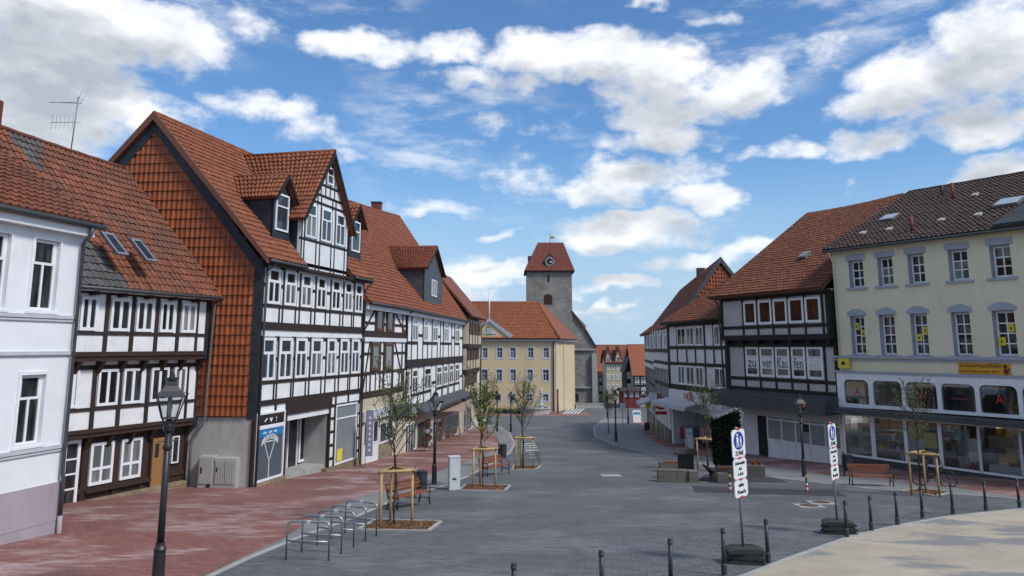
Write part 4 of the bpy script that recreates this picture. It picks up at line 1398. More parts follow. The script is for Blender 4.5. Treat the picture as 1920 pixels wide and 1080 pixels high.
# --- near section: brown windows
za = (fa.z(712, 621), fa.z(712, 577)); zb2 = (fa.z(704, 695), fa.z(704, 643))
rA = fa.row(h4, [(706, 719), (726, 738)], za[0], za[1], 0, cols=1, frame='window_brown', pane='pane', fw=.16)
rB = fa.row(h4, [(697, 712), (721, 736)], zb2[0], zb2[1], 0, cols=1, frame='window_brown', pane='pane_curtain', fw=.18)
zr1 = fa.z(715, 626); zr2 = fa.z(715, 636); zr3 = fa.z(715, 737)
fa.box('timber_beam', h4, 0, fa.L, zr1 - .2, zr1 + .15, -.1, .04, 'timber_brown')
fa.box('white_board', h4, .1, fa.L - .1, zr2 - .15, zr2 + .08, -.1, .07, 'white_frame')
fa.box('timber_beam', h4, 0, fa.L, zr3 - .12, zr3 + .22, -.1, .05, 'timber_brown')
for rr, z0, z1_ in ((rA, zr1 + .15, zE - .38), (rB, zr3 + .22, zr2 - .15)):
    us_ = [.12, rr[0][0] - .15, rr[0][1] + .15, rr[1][0] - .15, rr[1][1] + .15, fa.L - .9, fa.L - .12]
    for uu in us_: fa.beam('timber_post', h4, uu, z0, uu, z1_, .15, -.1, .02, 'timber')
    fa.beam('timber_brace', h4, .3, z0, rr[0][0] - .35, z1_, .13, -.1, .018, 'timber')
    fa.beam('timber_brace', h4, fa.L - .3, z0, rr[1][1] + .45, z1_, .13, -.1, .018, 'timber')
    zs_ = (za[0] if rr is rA else zb2[0]) - .1
    for a, b in ((.1, rr[0][0] - .1), (rr[0][1] + .1, rr[1][0] - .1), (rr[1][1] + .1, fa.L - .1)):
        for zz in (zs_ + .55, ) if rr is rA else (zs_, zs_ + 1.1): fa.box('timber_rail', h4, a, b, zz - .07, zz + .07, -.1, .015, 'timber')
    if rr is rB: fa.box('timber_rail', h4, 0, fa.L, zs_ - .09, zs_ + .07, -.1, .017, 'timber_brown')
for k in range(5): fa.beam('timber_post', h4, .9 + k * 1.6, zr3 + .2, .9 + k * 1.6, zb2[0] - .15, .10, -.1, .016, 'timber')
# --- far section
zc = (fb.z(778, 640), fb.z(778, 593)); zd = (fb.z(801, 731), fb.z(801, 689))
rC = fb.row(h4, [(773, 783), (794, 802), (811, 820), (832, 841), (853, 861)], zc[0], zc[1], 0, cols=2, rows=(.70,), fw=.13, bar=.13, pane='pane', top1=True)
rD = fb.row(h4, [(757, 767), (772, 783), (795, 808), (818, 828), (831, 839), (842, 850), (853, 861)], zd[0], zd[1], 0, cols=2, rows=(.70,), fw=.13, bar=.13, pane='pane', top1=True)
zm1 = fb.z(800, 672); zm2 = fb.z(800, 686); zk = fb.z(800, 766)
fb.box('timber_beam', h4, 0, fb.L, zm2, zm1, -.1, .06, 'timber')
for rr, z0, z1_ in ((rC, zm1, zE - .38), (rD, zk - .3, zm2)):
    lo = zc[0] if rr is rC else zd[0]
    n_ = 0
    edges = [(0.0, rr[0][0])] + [(rr[i][1], rr[i + 1][0]) for i in range(len(rr) - 1)] + [(rr[-1][1], fb.L)]
    for a, b in edges:
        k = max(1, round((b - a) / 1.5))
        us_ = [a + .10] + [a + (b - a) * i / k for i in range(1, k)] + [b - .10]
        for uu in us_: fb.beam('timber_post', h4, uu, z0, uu + rnd.uniform(-.03, .03), z1_, .13, -.1, .02, 'timber')
        for i in range(len(us_) - 1):
            zz = lo - .1 + (.55 if (i + n_) % 2 else 0) + (.0 if rr is rC else 0)
            fb.box('timber_rail', h4, us_[i], us_[i + 1], zz - .09, zz + .09, -.1, .015, 'timber')
        n_ += 1
    for a, b in rr: fb.box('timber_rail', h4, a - .05, b + .05, lo - .2, lo - .03, -.1, .016, 'timber')
# shop floor: near section
zf0, zf1 = fa.z(700, 788), fa.z(700, 766)
fa.box('shop_wall', h4, 0, fa.L, zb, zr3 - .12, -.02, .01, 'beige_render')
fa.box('shop_fascia', h4, .1, 5.2, fa.z(700, 787, .2), fa.z(700, 769, .2), 0, .22, 'awning_white')
fa.box('sign_board', h4, 5.3, fa.L + .2, fa.z(735, 788, .2), fa.z(735, 764, .2), 0, .18, 'green_sign')
def fpx(ff, l, r, y0, y1, w=0.0):
    m_ = (l + r) / 2; z0_, z1_ = ff.z(m_, y1, w), ff.z(m_, y0, w); zm_ = (z0_ + z1_) / 2
    return ff.u(l, zm_, w), ff.u(r, zm_, w), z0_, z1_
a, b, c, d = fpx(fa, 680, 708, 790, 868, .02)
fa.window(h4, a, b, c, d, .02, cols=3, rows=(.45,), fw=.1, bar=.1, name='glazed_door')
fa.box('door_panel', h4, a + .1, b - .1, c + .1, c + (d - c) * .42, .02, .06, 'white_frame')
a, b, c, d = fpx(fa, 711, 736, 790, 828, .02); fa.window(h4, a, b, c, d, .02, cols=2, fw=.09, name='shop_window')
fa.box('stone_panel', h4, a, b, zb, c - .02, .0, .04, 'stone_base')
# far section: slate canopy over shops
fb.box('shop_wall', h4, 0, fb.L, zb, zk - .2, -.02, .01, 'beige_render')
zt0, zt1 = fb.z(800, 752, .1), fb.z(800, 776, .9)
cu0 = fb.u(777, zt0, .1)
bm = bmesh.new(); poly_prism(bm, [Vector((cu0, -.02, zt0)), Vector((cu0, -.9, zt1 + .14)), Vector((cu0, -.9, zt1)), Vector((cu0, -.02, zt1 + .05))], Vector((fb.L - cu0, 0, 0)))
fb.mesh('slate_canopy', h4, bm, 'slate_grey')
fb.box('sign_board', h4, .1, cu0 - .05, fb.z(765, 784, .3), fb.z(765, 762, .3), 0, .3, 'green_sign')
fb.box('sign_logo', h4, .9, 2.0, fb.z(765, 780, .3), fb.z(765, 767, .3), .3, .33, 'sign_white')
a, b, c, d = fpx(fb, 757, 779, 794, 848, .02); fb.window(h4, .1, b, c, d, .02, cols=4, fw=.1, bar=.09, name='shop_window')
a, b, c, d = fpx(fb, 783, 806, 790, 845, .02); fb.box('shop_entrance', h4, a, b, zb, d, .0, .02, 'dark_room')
a, b, c, d = fpx(fb, 810, 829, 785, 835, .02); fb.window(h4, a, b, c - .5, d, .02, cols=2, fw=.1, name='shop_door', frame='cream_frame')
a, b, c, d = fpx(fb, 833, 857, 775, 822, .02); fb.window(h4, a, b, c, d, .02, cols=2, fw=.1, name='shop_window')
aw0, aw1 = fb.u(820, fb.z(820, 770, .2), .2), fb.u(863, fb.z(863, 765, .2), .2)
az0, az1 = fb.z(840, 764, .3), fb.z(840, 780, 1.9)
bm = bmesh.new(); poly_prism(bm, [Vector((aw0, -.3, az0)), Vector((aw0, -1.9, az1)), Vector((aw0, -1.92, az1 - .22)), Vector((aw0, -1.9, az1 - .03)), Vector((aw0, -.3, az0 - .04))], Vector((aw1 - aw0, 0, 0)))
fb.mesh('awning', h4, bm, 'awning_pink')
# roof
E0 = fa.pt(-.2, zE, .45); Em = fb.pt(0, zE, .45); E1 = fb.pt(fb.L + .35, zE, .45)
R0 = Vector((-15.8, 45.5, CZ + 10.6)); 
pz = Fac((fb.B.x, fb.B.y), (fb.B.x - 10, fb.B.y + 1.2))
R1 = plane_hit(749, 407, fb.B, pz.n)
Rm = R0.lerp(R1, .32)
SAG[0] = .10
for q, sg in (([E0, Em, Rm, R0], 0), ([Em, E1, R1, Rm], 0)):
    rr = slab('roof', h4, q, 'tile_flat', .15)
    n2 = (q[1] - q[0]).cross(q[3] - q[0]).normalized() * .02
    tiles(rr, q[0] + n2, q[1] + n2, q[2] + n2, q[3] + n2, .30, .36, 'tile_flat', 0, tall=.8)
ridge('ridge_cap', h4, R0 + Vector((0, 0, .05)), Rm + Vector((0, 0, .05)), .12, 'tile_flat', 20); ridge('ridge_cap', h4, Rm + Vector((0, 0, .05)), R1 + Vector((0, 0, .05)), .12, 'tile_flat', 40)
SAG[0] = 0.0
rod('verge', h4, [E1, R1], .10, 'tile_flat')
bk = Vector((-6.5, 1.5, -8.5))
slab('back_roof', h4, [R1 + bk, R0 + bk, R0, R1], 'tile_flat', .15)
bm = bmesh.new(); poly_prism(bm, [E1 - Vector((0, .3, 0)), R1 - Vector((0, .3, .15)), R1 + bk - Vector((0, .3, 0))], Vector((0, -.2, 0))); world_part('gable_wall', bm, h4, 'bright_infill')
rod('gutter', h4, [fa.pt(0, zE - .04, .5), fb.pt(0, zE - .04, .5), fb.pt(fb.L + .3, zE - .04, .5)], .075, 'dark_zinc')
rod('downpipe', h4, [fa.pt(fa.L - .1, zE - .1, .45), fa.pt(fa.L - .1, zE - .5, .1), fa.pt(fa.L - .1, zk, .1)], .055, 'dark_zinc')
# chimney, dormer
nR = (E1 - Em).cross(Rm - Em).normalized()
pc = on_roof(706, 420, Em, nR)
bm = bmesh.new(); bx(bm, pc.x - .5, pc.x + .4, pc.y - .35, pc.y + .45, pc.z - 1.2, pc.z + 2.0); chm = world_part('chimney', bm, h4, 'tile_tower')
bm = bmesh.new(); bx(bm, pc.x - .56, pc.x + .46, pc.y - .41, pc.y + .51, pc.z + 2.0, pc.z + 2.12); world_part('chimney_cap', bm, chm, 'tile_brown')
rod('flashing', h4, [pc + nR * .06 + Vector((.45, -.4, -.3)), pc + nR * .06 + Vector((1.4, -.2, -1.6))], .08, 'zinc')
hd = on_roof(812, 574, Em, nR)
slb = -((nR.x * fb.n.x + nR.y * fb.n.y)) / nR.z
SLb = 1 / ((nR.z) / (nR.x * fb.n.x + nR.y * fb.n.y)) 
wf = (hd - fb.A).dot(fb.n)
zm_ = fb.z(812, 530, wf)
ua, ub = fb.u(796, zm_, wf), fb.u(829, zm_, wf)
small_dormer(fb, h4, hd.z + (wf - .45) * SLb, SLb, .45, ua, ub, hd.z, fb.z(798, 500, wf), fb.z(818, 462, wf + .2), ((ub - ua) * .28, fb.z(813, 556, wf), fb.z(813, 525, wf), .1), mat='tile_flat', slate='slate_grey', rows=(), cols=2, over=.3)
for l, y in ((682, 432), (706, 443), (741, 457), (730, 502)):
    p = on_roof(l, y, Em, nR)
    bm = bmesh.new(); dn = (Em - Rm).normalized(); al = (E1 - Em).normalized()
    poly_prism(bm, [p + nR * .12, p + al * .3 + nR * .12, p + al * .3 + dn * .7 + nR * .12, p + dn * .7 + nR * .12], -nR * .1); world_part('roof_pane', bm, h4, 'skylight_glass')

# ================================================================ narrow brown house at the end of the row
f = Fac((-4.8, 76.11), (-3.9, 86.55)); L = f.L
h5 = thing('narrow_timber_house', 'narrow brown timbered house seen edge-on at the far end of the left row', 'house', f.pt(0, g(76)))
zb = g(88) - .6
zs_ = [f.z(878, y) for y in (600, 648, 694, 742)]
body(h5, f, .02, L, zb, zs_[0] + .5, 6, 'beige_render', -.03)
for i in range(3):
    w = (.55, .35, .15)[i]
    f.box('storey_wall', h5, .05, L - .6, zs_[i + 1] + .1, zs_[i] - .05, -.05, w, 'beige_render')
    f.box('timber_beam', h5, 0, L - .5, zs_[i + 1] - .25, zs_[i + 1] + .15, -.05, w + .05, 'timber_brown')
    f.box('window_band', h5, .3, L - 1.0, zs_[i + 1] + (zs_[i] - zs_[i + 1]) * .42, zs_[i] - .2, w, w + .03, 'window_brown')
    for k in range(4):
        a = .5 + k * (L - 1.8) / 4
        f.window(h5, a, a + .9, zs_[i + 1] + (zs_[i] - zs_[i + 1]) * .46, zs_[i] - .3, w + .03, cols=1, frame='window_brown', fw=.12)
        f.beam('timber_post', h5, a - .12, zs_[i + 1] + .1, a - .12, zs_[i] - .1, .2, w, w + .06, 'timber_brown')
f.box('corner_pier', h5, L - .9, L, zb, zs_[0] + .4, -.1, .25, 'white_infill')
bm = bmesh.new(); poly_prism(bm, [f.pt(-.3, zs_[0] + .3, 1.0), f.pt(L + .3, zs_[0] + .3, 1.0), f.pt(L + .3, zs_[0] + 5.0, -3), f.pt(-.3, zs_[0] + 5.0, -3)], -Vector((.1, 0, .15))); world_part('roof', bm, h5, 'tile_flat')
bm = bmesh.new(); poly_prism(bm, [f.pt(L, zs_[0] + .2, .6), f.pt(L, zs_[0] + 5.0, -3), f.pt(L, zs_[0] + .2, -6)], -f.d * .2); world_part('gable_wall', bm, h5, 'timber_brown')
rod('downpipe', h5, [f.pt(L + .2, zs_[0] + .2, 1.0), f.pt(L, zs_[0] - .6, .5), f.pt(L, zb, .35)], .07, 'timber_black')
a, b, c, d = fpx(f, 868, 878, 758, 800, .0)
f.window(h5, .5, L * .6, zb + .9, zs_[3] - .4, .02, cols=3, fw=.1, name='shop_window', frame='cream_frame')
# ================================================================ town hall
YT = 125.5
f = Fac((-9.5, YT), (6.94, YT)); L = f.L
th = thing('town_hall', 'yellow three-storey town hall with hipped orange roof and small pediment', 'building', f.pt(L / 2, g(YT)))
fs = Fac((6.94, YT), (9.35, 133.3), ext=6)
zc = f.z(1000, 637); zb = g(YT) - 1.0
zw = [(f.z(1000, b), f.z(1000, t)) for t, b in ((652, 671), (693, 714), (739, 752))]
cols = [[(905, 914), (932, 942), (957, 967), (990, 1000), (1019, 1029)], [(903, 914), (931, 941), (957, 967), (989, 999), (1018, 1029)], [(929, 939), (955, 966), (988, 998), (1018, 1028)]]
holes = []
for (a, b), cc in zip(zw, cols):
    for l, r in cc: holes.append((f.u(l, (a + b) / 2), f.u(r, (a + b) / 2), a, b))
body(th, f, 0, L - .05, zb, zc, 14, 'yellow_render', -.5)
f.wall('front_wall', th, 0, L, zb, zc, 0, 'yellow_render', holes, .3, 'bluegrey_trim')
fs.box('side_wall', th, .01, fs.L, zb, zc, -.5, 0, 'yellow_render')
for a, b, c, d in holes:
    fr = f.window(th, a + .02, b - .02, c + .02, d - .02, -.2, cols=2, rows=(.66,) if d - c > 1.4 else (.5,), fw=.08, bar=.09, pane='pane_blue', frame='ledge_grey')
    for q in ((a - .2, a, c - .2, d + .2), (b, b + .2, c - .2, d + .2), (a, b, d, d + .2), (a, b, c - .2, c)):
        f.box('window_surround', fr, *q, -.02, .04, 'ledge_grey')
f.box('corner_strip', th, L - .55, L + .04, zb, zc - .02, -.1, .08, 'beige_render')
fs.box('pilaster', th, .01, .9, zb, zc - .02, 0, .14, 'beige_render')
fs.box('pilaster', th, 5.5, 6.3, zb, zc - .02, 0, .14, 'beige_render')
f.box('cornice', th, -.3, L + .35, zc - .25, zc + .25, -.4, .45, 'bluegrey_trim')
fs.box('cornice', th, -.1, fs.L, zc - .25, zc + .22, -.4, .45, 'bluegrey_trim')
rod('downpipe', th, [f.pt(L - .3, zc - .2, .4), f.pt(L - .3, zc - .8, .15), f.pt(L - .3, zb, .15)], .09, 'timber_brown')
# hipped roof
e0 = f.pt(-.6, zc + .2, .7); e1 = f.pt(L + .7, zc + .2, .7)
zR = f.z(940, 567, -6.5)
r0 = f.pt(-.6, zR, -6.5); r1 = f.pt(f.u(1008, zR, -6.5), zR, -6.5)
nr = (e1 - e0).cross(r0 - e0).normalized()
rr = slab('roof', th, [e0, e1, r1, r0], 'tile_orange', .15)
tiles(rr, e0 + nr * .03, e1 + nr * .03, r1 + nr * .03, r0 + nr * .03, .36, .38, 'tile_orange', 0, tall=.6)
e2 = fs.pt(fs.L, zc + .2, .7)
slab('hip_roof', th, [e1, e2, r1 + Vector((1.5, 8, 0)), r1], 'tile_orange', .15)
slab('back_roof', th, [r1 + Vector((0, 8, -9)), r0 + Vector((0, 8, -9)), r0, r1], 'tile_orange', .15)
rod('ridge_cap', th, [r0, r1], .2, 'tile_orange'); rod('hip_cap', th, [r1, e1 + nr * .1], .2, 'tile_orange')
# pediment
pu0, pu1 = f.u(890, zc + .3, .5), f.u(957, zc + .3, .5); pm = f.u(917, zc + 2, .5); pzp = f.z(917, 603, .5)
pu0 = 2 * pm - pu1
bm = bmesh.new(); poly_prism(bm, [f.pt(pu0, zc + .2, .5), f.pt(pu1, zc + .2, .5), f.pt(pm, pzp, .5)], -f.n * 3.2); world_part('pediment', bm, th, 'yellow_render')
for s_, uu in ((0, pu0), (1, pu1)):
    a, b = f.pt(uu, zc + .2, .7), f.pt(pm, pzp, .7)
    bm = bmesh.new(); poly_prism(bm, [a, b, b + Vector((0, 0, .55)), a + Vector((0, 0, .5)) + f.d * (.5 if s_ else -.5)], -f.n * 3.4); world_part('pediment_moulding', bm, th, 'bluegrey_trim')
f.box('coat_of_arms', th, pm - .42, pm + .42, zc + .9, zc + 1.9, .5, .62, 'bluegrey_trim'); f.box('coat_of_arms', th, pm - .3, pm + .3, zc + 1.95, zc + 2.3, .5, .66, 'gold')
f.box('coat_of_arms', th, pm - .8, pm + 1.1, zc + .9, zc + 1.25, .5, .58, 'ledge_grey')
fp = f.pt(pm, 0, -.5)
fl = thing('flagpole', 'slim white flagpole standing on the town hall roof', 'flagpole', (fp.x, fp.y, pzp))
rod('pole', fl, [(fp.x, fp.y, pzp - .3), (fp.x, fp.y, f.z(917, 545))], .11, 'sign_white', 6)
rod('base', fl, [(fp.x, fp.y, pzp - .3), (fp.x, fp.y, pzp + .5)], .2, 'sign_white', 6)

# ================================================================ church
YC = 152.0
f = Fac((2.95, YC), (11.85, YC)); L = f.L
chh = thing('church_tower', 'grey stone church tower with red roof and clock and a sloping side wall', 'church', f.pt(L / 2, g(YC)))
zs = f.z(1030, 507); zb = g(YC) - 1
ul_, ur_ = f.u(988, zs), f.u(1072, zs)
f.box('tower', chh, ul_, ur_, zb, zs, -(ur_ - ul_), 0, 'church_stone')
# louvred opening, slit
lo = [f.u(1019, 22), f.u(1035, 22), f.z(1027, 571), f.z(1027, 551)]
bm = bmesh.new(); um_ = (lo[0] + lo[1]) / 2; rr_ = (lo[1] - lo[0]) / 2
pts = [Vector((lo[0], -.03, lo[2])), Vector((lo[1], -.03, lo[2])), Vector((lo[1], -.03, lo[3] - rr_ * .6))] + [Vector((um_ + rr_ * math.cos(a), -.03, lo[3] - rr_ * .6 + rr_ * .6 * math.sin(a))) for a in (.6, 1.2, 1.57, 1.94, 2.54)] + [Vector((lo[0], -.03, lo[3] - rr_ * .6))]
poly_prism(bm, pts, Vector((0, .3, 0))); lv = f.mesh('louvre_window', chh, bm, 'window_brown')
for k in range(6): f.box('louvre', lv, lo[0] + .1, lo[1] - .1, lo[2] + .2 + k * .3, lo[2] + .32 + k * .3, .02, .1, 'timber_brown')
f.box('slit_window', chh, f.u(1025.5, 28), f.u(1029.5, 28), f.z(1027, 529), f.z(1027, 515), -.1, .03, 'print_black')
# roof: truncated steep hip with flared eave
zt = f.z(1030, 455, -2.5)
eo = .55; dpt = ur_ - ul_
E = [f.pt(ul_ - eo, zs - .1, eo), f.pt(ur_ + eo, zs - .1, eo), f.pt(ur_ + eo, zs - .1, -dpt - eo), f.pt(ul_ - eo, zs - .1, -dpt - eo)]
tl, tr = f.u(1008.5, zt, -2.5), f.u(1056, zt, -2.5)
Tt = [f.pt(tl, zt, -2.6), f.pt(tr, zt, -2.6), f.pt(tr, zt, -dpt + 2.6), f.pt(tl, zt, -dpt + 2.6)]
bm = bmesh.new(); ev = [bm.verts.new(p) for p in E]; tv = [bm.verts.new(p) for p in Tt]
for i in range(4): bm.faces.new((ev[i], ev[(i + 1) % 4], tv[(i + 1) % 4], tv[i]))
bm.faces.new(tv); bm.faces.new(ev[::-1]); rf = world_part('tower_roof', bm, chh, 'tile_tower')
n2 = (E[1] - E[0]).cross(Tt[0] - E[0]).normalized() * .03
tiles(rf, E[0] + n2, E[1] + n2, Tt[1] + n2, Tt[0] + n2, .45, .42, 'tile_tower', 0, tall=.7)
f.box('eave_board', chh, ul_ - eo, ur_ + eo, zs - .3, zs - .1, -dpt, eo, 'timber_black')
# clock with its dark hood
zk = f.z(1030.5, 491, -.3); uk = f.u(1030.5, zk, -.3); rk = .95
def disc(r, w, n=24): return [Vector((uk + r * math.cos(2 * math.pi * k / n), -w, zk + r * math.sin(2 * math.pi * k / n))) for k in range(n)]
bm = bmesh.new(); poly_prism(bm, disc(rk, .25), Vector((0, 1.4, 0))); ck = f.mesh('clock_face', chh, bm, 'print_black')
bm = bmesh.new()
ou, inn = disc(rk * .97, .27, 24), disc(rk * .90, .27, 24)
for k in range(24):
    a, b = ou[k], ou[(k + 1) % 24]; c_, d_2 = inn[(k + 1) % 24], inn[k]
    if k % 2 == 0: bm.faces.new([bm.verts.new(v) for v in (a, b, c_, d_2)])
f.mesh('clock_ring', ck, bm, 'sign_white')
for k in range(12):
    a = k * math.pi / 6
    f.beam('clock_mark', ck, uk + .62 * math.cos(a), zk + .62 * math.sin(a), uk + .86 * math.cos(a), zk + .86 * math.sin(a), .12, .25, .28, 'sign_white')
f.beam('clock_hand', ck, uk, zk, uk + .42, zk + .02, .12, .26, .30, 'sign_white'); f.beam('clock_hand', ck, uk + .0, zk, uk + .58, zk - .28, .10, .26, .31, 'sign_white')
bm = bmesh.new(); poly_prism(bm, [Vector((uk - 1.0, -.2, zk + .55)), Vector((uk + 1.0, -.2, zk + .55)), Vector((uk, -.2, zk + 1.75))], Vector((0, 2.0, 0))); f.mesh('clock_hood', chh, bm, 'slate')
for s_, uu in ((-1, ul_ + .2), (1, ur_ - .2)):
    f.box('side_dormer', chh, uu - .35 - .45 * s_, uu + .35 - .45 * s_, zs + 1.3, zs + 3.3, -dpt / 2 - .9, -dpt / 2 + .9, 'slate_grey')
# weather vane
tp = f.pt((tl + tr) / 2, zt, -dpt / 2)
rod('vane_mast', chh, [tp, tp + Vector((0, 0, 2.6))], .05, 'gold', 5)
bm = bmesh.new(); bx(bm, tp.x + .05, tp.x + .9, tp.y - .02, tp.y + .02, tp.z + 1.1, tp.z + 1.6); world_part('weather_vane', bm, chh, 'gold')
bm = bmesh.new(); bx(bm, tp.x - .35, tp.x + .35, tp.y - .02, tp.y + .02, tp.z + 1.95, tp.z + 2.05); world_part('vane_cross', bm, chh, 'gold')
# sloping nave end wall to the right
za, zb2, zm_ = f.z(1072, 585), f.z(1117, 652), f.z(1100, 655)
ua, ub = ur_, f.u(1117, f.z(1117, 700))
bm = bmesh.new(); poly_prism(bm, [f.pt(ua - .2, zb, -.25), f.pt(ub, zb, -.25), f.pt(ub, zb2 + .1, -.25), f.pt(ua + (ub - ua) * .62, f.z(1099, 624, -.25), -.25), f.pt(ua + (ub - ua) * .60, f.z(1099, 610, -.25), -.25), f.pt(ua - .2, za + .4, -.25)], -f.n * 12); world_part('nave_wall', bm, chh, 'church_stone')
for p, q in (((1072, 584), (1099, 622)), ((1099, 621), (1118, 653))):
    u_, z_ = f.uv(*p); u2_, z2_ = f.uv(*q)
    f.beam('coping', chh, u_, z_ + .1, u2_, z2_ + .1, .35, -12, .1, 'tile_brown')
f.box('string_course', chh, ua + .1, ub, f.z(1100, 657), f.z(1100, 654), -.3, .15, 'kerb_stone')
f.box('string_course', chh, ua + .1, ub, f.z(1100, 728), f.z(1100, 725), -.3, .15, 'kerb_stone')
f.box('buttress', chh, ub - .75, ub + .25, zb, f.z(1117, 664), -2, .5, 'kerb_stone')
f.box('buttress', chh, ub - .6, ub + .15, f.z(1117, 690), f.z(1117, 664) + .1, -2, .1, 'kerb_stone')
dl, dr_ = f.u(1076, -4), f.u(1085, -4); dz1 = f.z(1080, 737)
bm = bmesh.new(); um_ = (dl + dr_) / 2; rr_ = (dr_ - dl) / 2
pts = [Vector((dl, -.02 + .25, f.z(1080, 752))), Vector((dr_, .23, f.z(1080, 752)))] + [Vector((um_ + rr_ * math.cos(a), .23, dz1 - rr_ + rr_ * math.sin(a))) for a in [k * math.pi / 8 for k in range(9)]]
poly_prism(bm, pts, Vector((0, -.06, 0))); f.mesh('arched_door', chh, bm, 'print_black')
# low wall in front and zebra crossing
lw = Fac((11.2, 138.5), (16.2, 139.5))
lo_ = thing('churchyard_wall', 'low pale stone wall at the foot of the church', 'wall', lw.pt(2.5, g(139)))
zt_ = lw.z(1090, 757)
n_ = 9
for k in range(n_):
    lw.box('wall_block', lo_, k * lw.L / n_ + .02, (k + 1) * lw.L / n_ - .02, g(139) - .3, zt_ - .12, -.4, 0, 'kerb_stone')
lw.box('wall_coping', lo_, -.05, lw.L + .05, zt_ - .12, zt_, -.45, .05, 'kerb_stone')
zc_ = struct(band('crosswalk', 9.0, 9.05, 118, 119, .0, 'sign_white'))
for k in range(5):
    a, b = G(1057 + k * 6.5, 776), G(1069 + k * 6.5, 766)
    bm = bmesh.new(); w = .13
    q = [(a.x - w, a.y), (a.x + w, a.y), (b.x + w, b.y), (b.x - w, b.y)]
    bm.faces.new([bm.verts.new((x, y, g(y) + .014)) for x, y in q]); world_part('crosswalk_stripe', bm, zc_, 'sign_white')

# fountain and planters before the town hall
fp = G(1003, 776)
ft = thing('stone_fountain', 'round stone fountain basin with a bronze figure before the town hall', 'fountain', fp)
bm = bmesh.new(); lathe(bm, [(2.2, -.3), (2.2, .75), (2.35, .8), (2.35, .95), (2.0, .95), (2.0, .6)], 20, fp.x, fp.y)
for v in bm.verts: v.co.z += fp.z
world_part('basin', bm, ft, 'kerb_stone')
bm = bmesh.new(); lathe(bm, [(.5, 0), (.4, 1.2), (.55, 1.3), (.35, 1.5), (.25, 2.4), (.4, 2.6), (.1, 2.7)], 10, fp.x + .9, fp.y)
for v in bm.verts: v.co.z += fp.z
world_part('column', bm, ft, 'cabinet_grey')
bm = bmesh.new(); tube(bm, [(fp.x + .9, fp.y, fp.z + 2.6), (fp.x + .9, fp.y, fp.z + 3.1), (fp.x + .95, fp.y, fp.z + 3.5), (fp.x + 1.0, fp.y, fp.z + 3.8)], [.2, .26, .2, .08], 8); world_part('figure', bm, ft, 'cabinet_grey', True)
for k in range(6):
    p = G(921 + k * 13, 775.5); w_ = .45
    pl = thing('flower_planter', 'low dark planter of shrubs at the town hall wall, %s from the left' % ('first', 'second', 'third', 'fourth', 'fifth', 'sixth')[k], 'planter', p, 0, 'planters along the town hall')
    bm = bmesh.new(); bx(bm, p.x - .5, p.x + .5, p.y - .4, p.y + .4, p.z - .05, p.z + .4); world_part('tub', bm, pl, 'print_black')
    bm = bmesh.new()
    for i in range(220):
        c = Vector((rnd.gauss(0, .28), rnd.gauss(0, .25), .42 + abs(rnd.gauss(0, .22)))) + p; a = rnd.uniform(0, 6.28); s_ = .09
        u_ = Vector((math.cos(a), math.sin(a), rnd.uniform(-.5, .5))) * s_; v_ = Vector((-math.sin(a), math.cos(a), rnd.uniform(-.2, .9))) * s_
        bm.faces.new([bm.verts.new(c + q) for q in (u_, v_, -u_, -v_)])
    world_part('shrub', bm, pl, 'spring_leaf')
# red information post and board
p = G(1046, 775)
ip = thing('red_post', 'dark red information post at the corner of the town hall', 'post', p)
rod('post', ip, [p, p + Vector((0, 0, 3.4))], .13, 'red_render', 6); rod('cap', ip, [p + Vector((0, 0, 3.4)), p + Vector((0, 0, 3.6))], [.2, .05], 'red_render', 6)

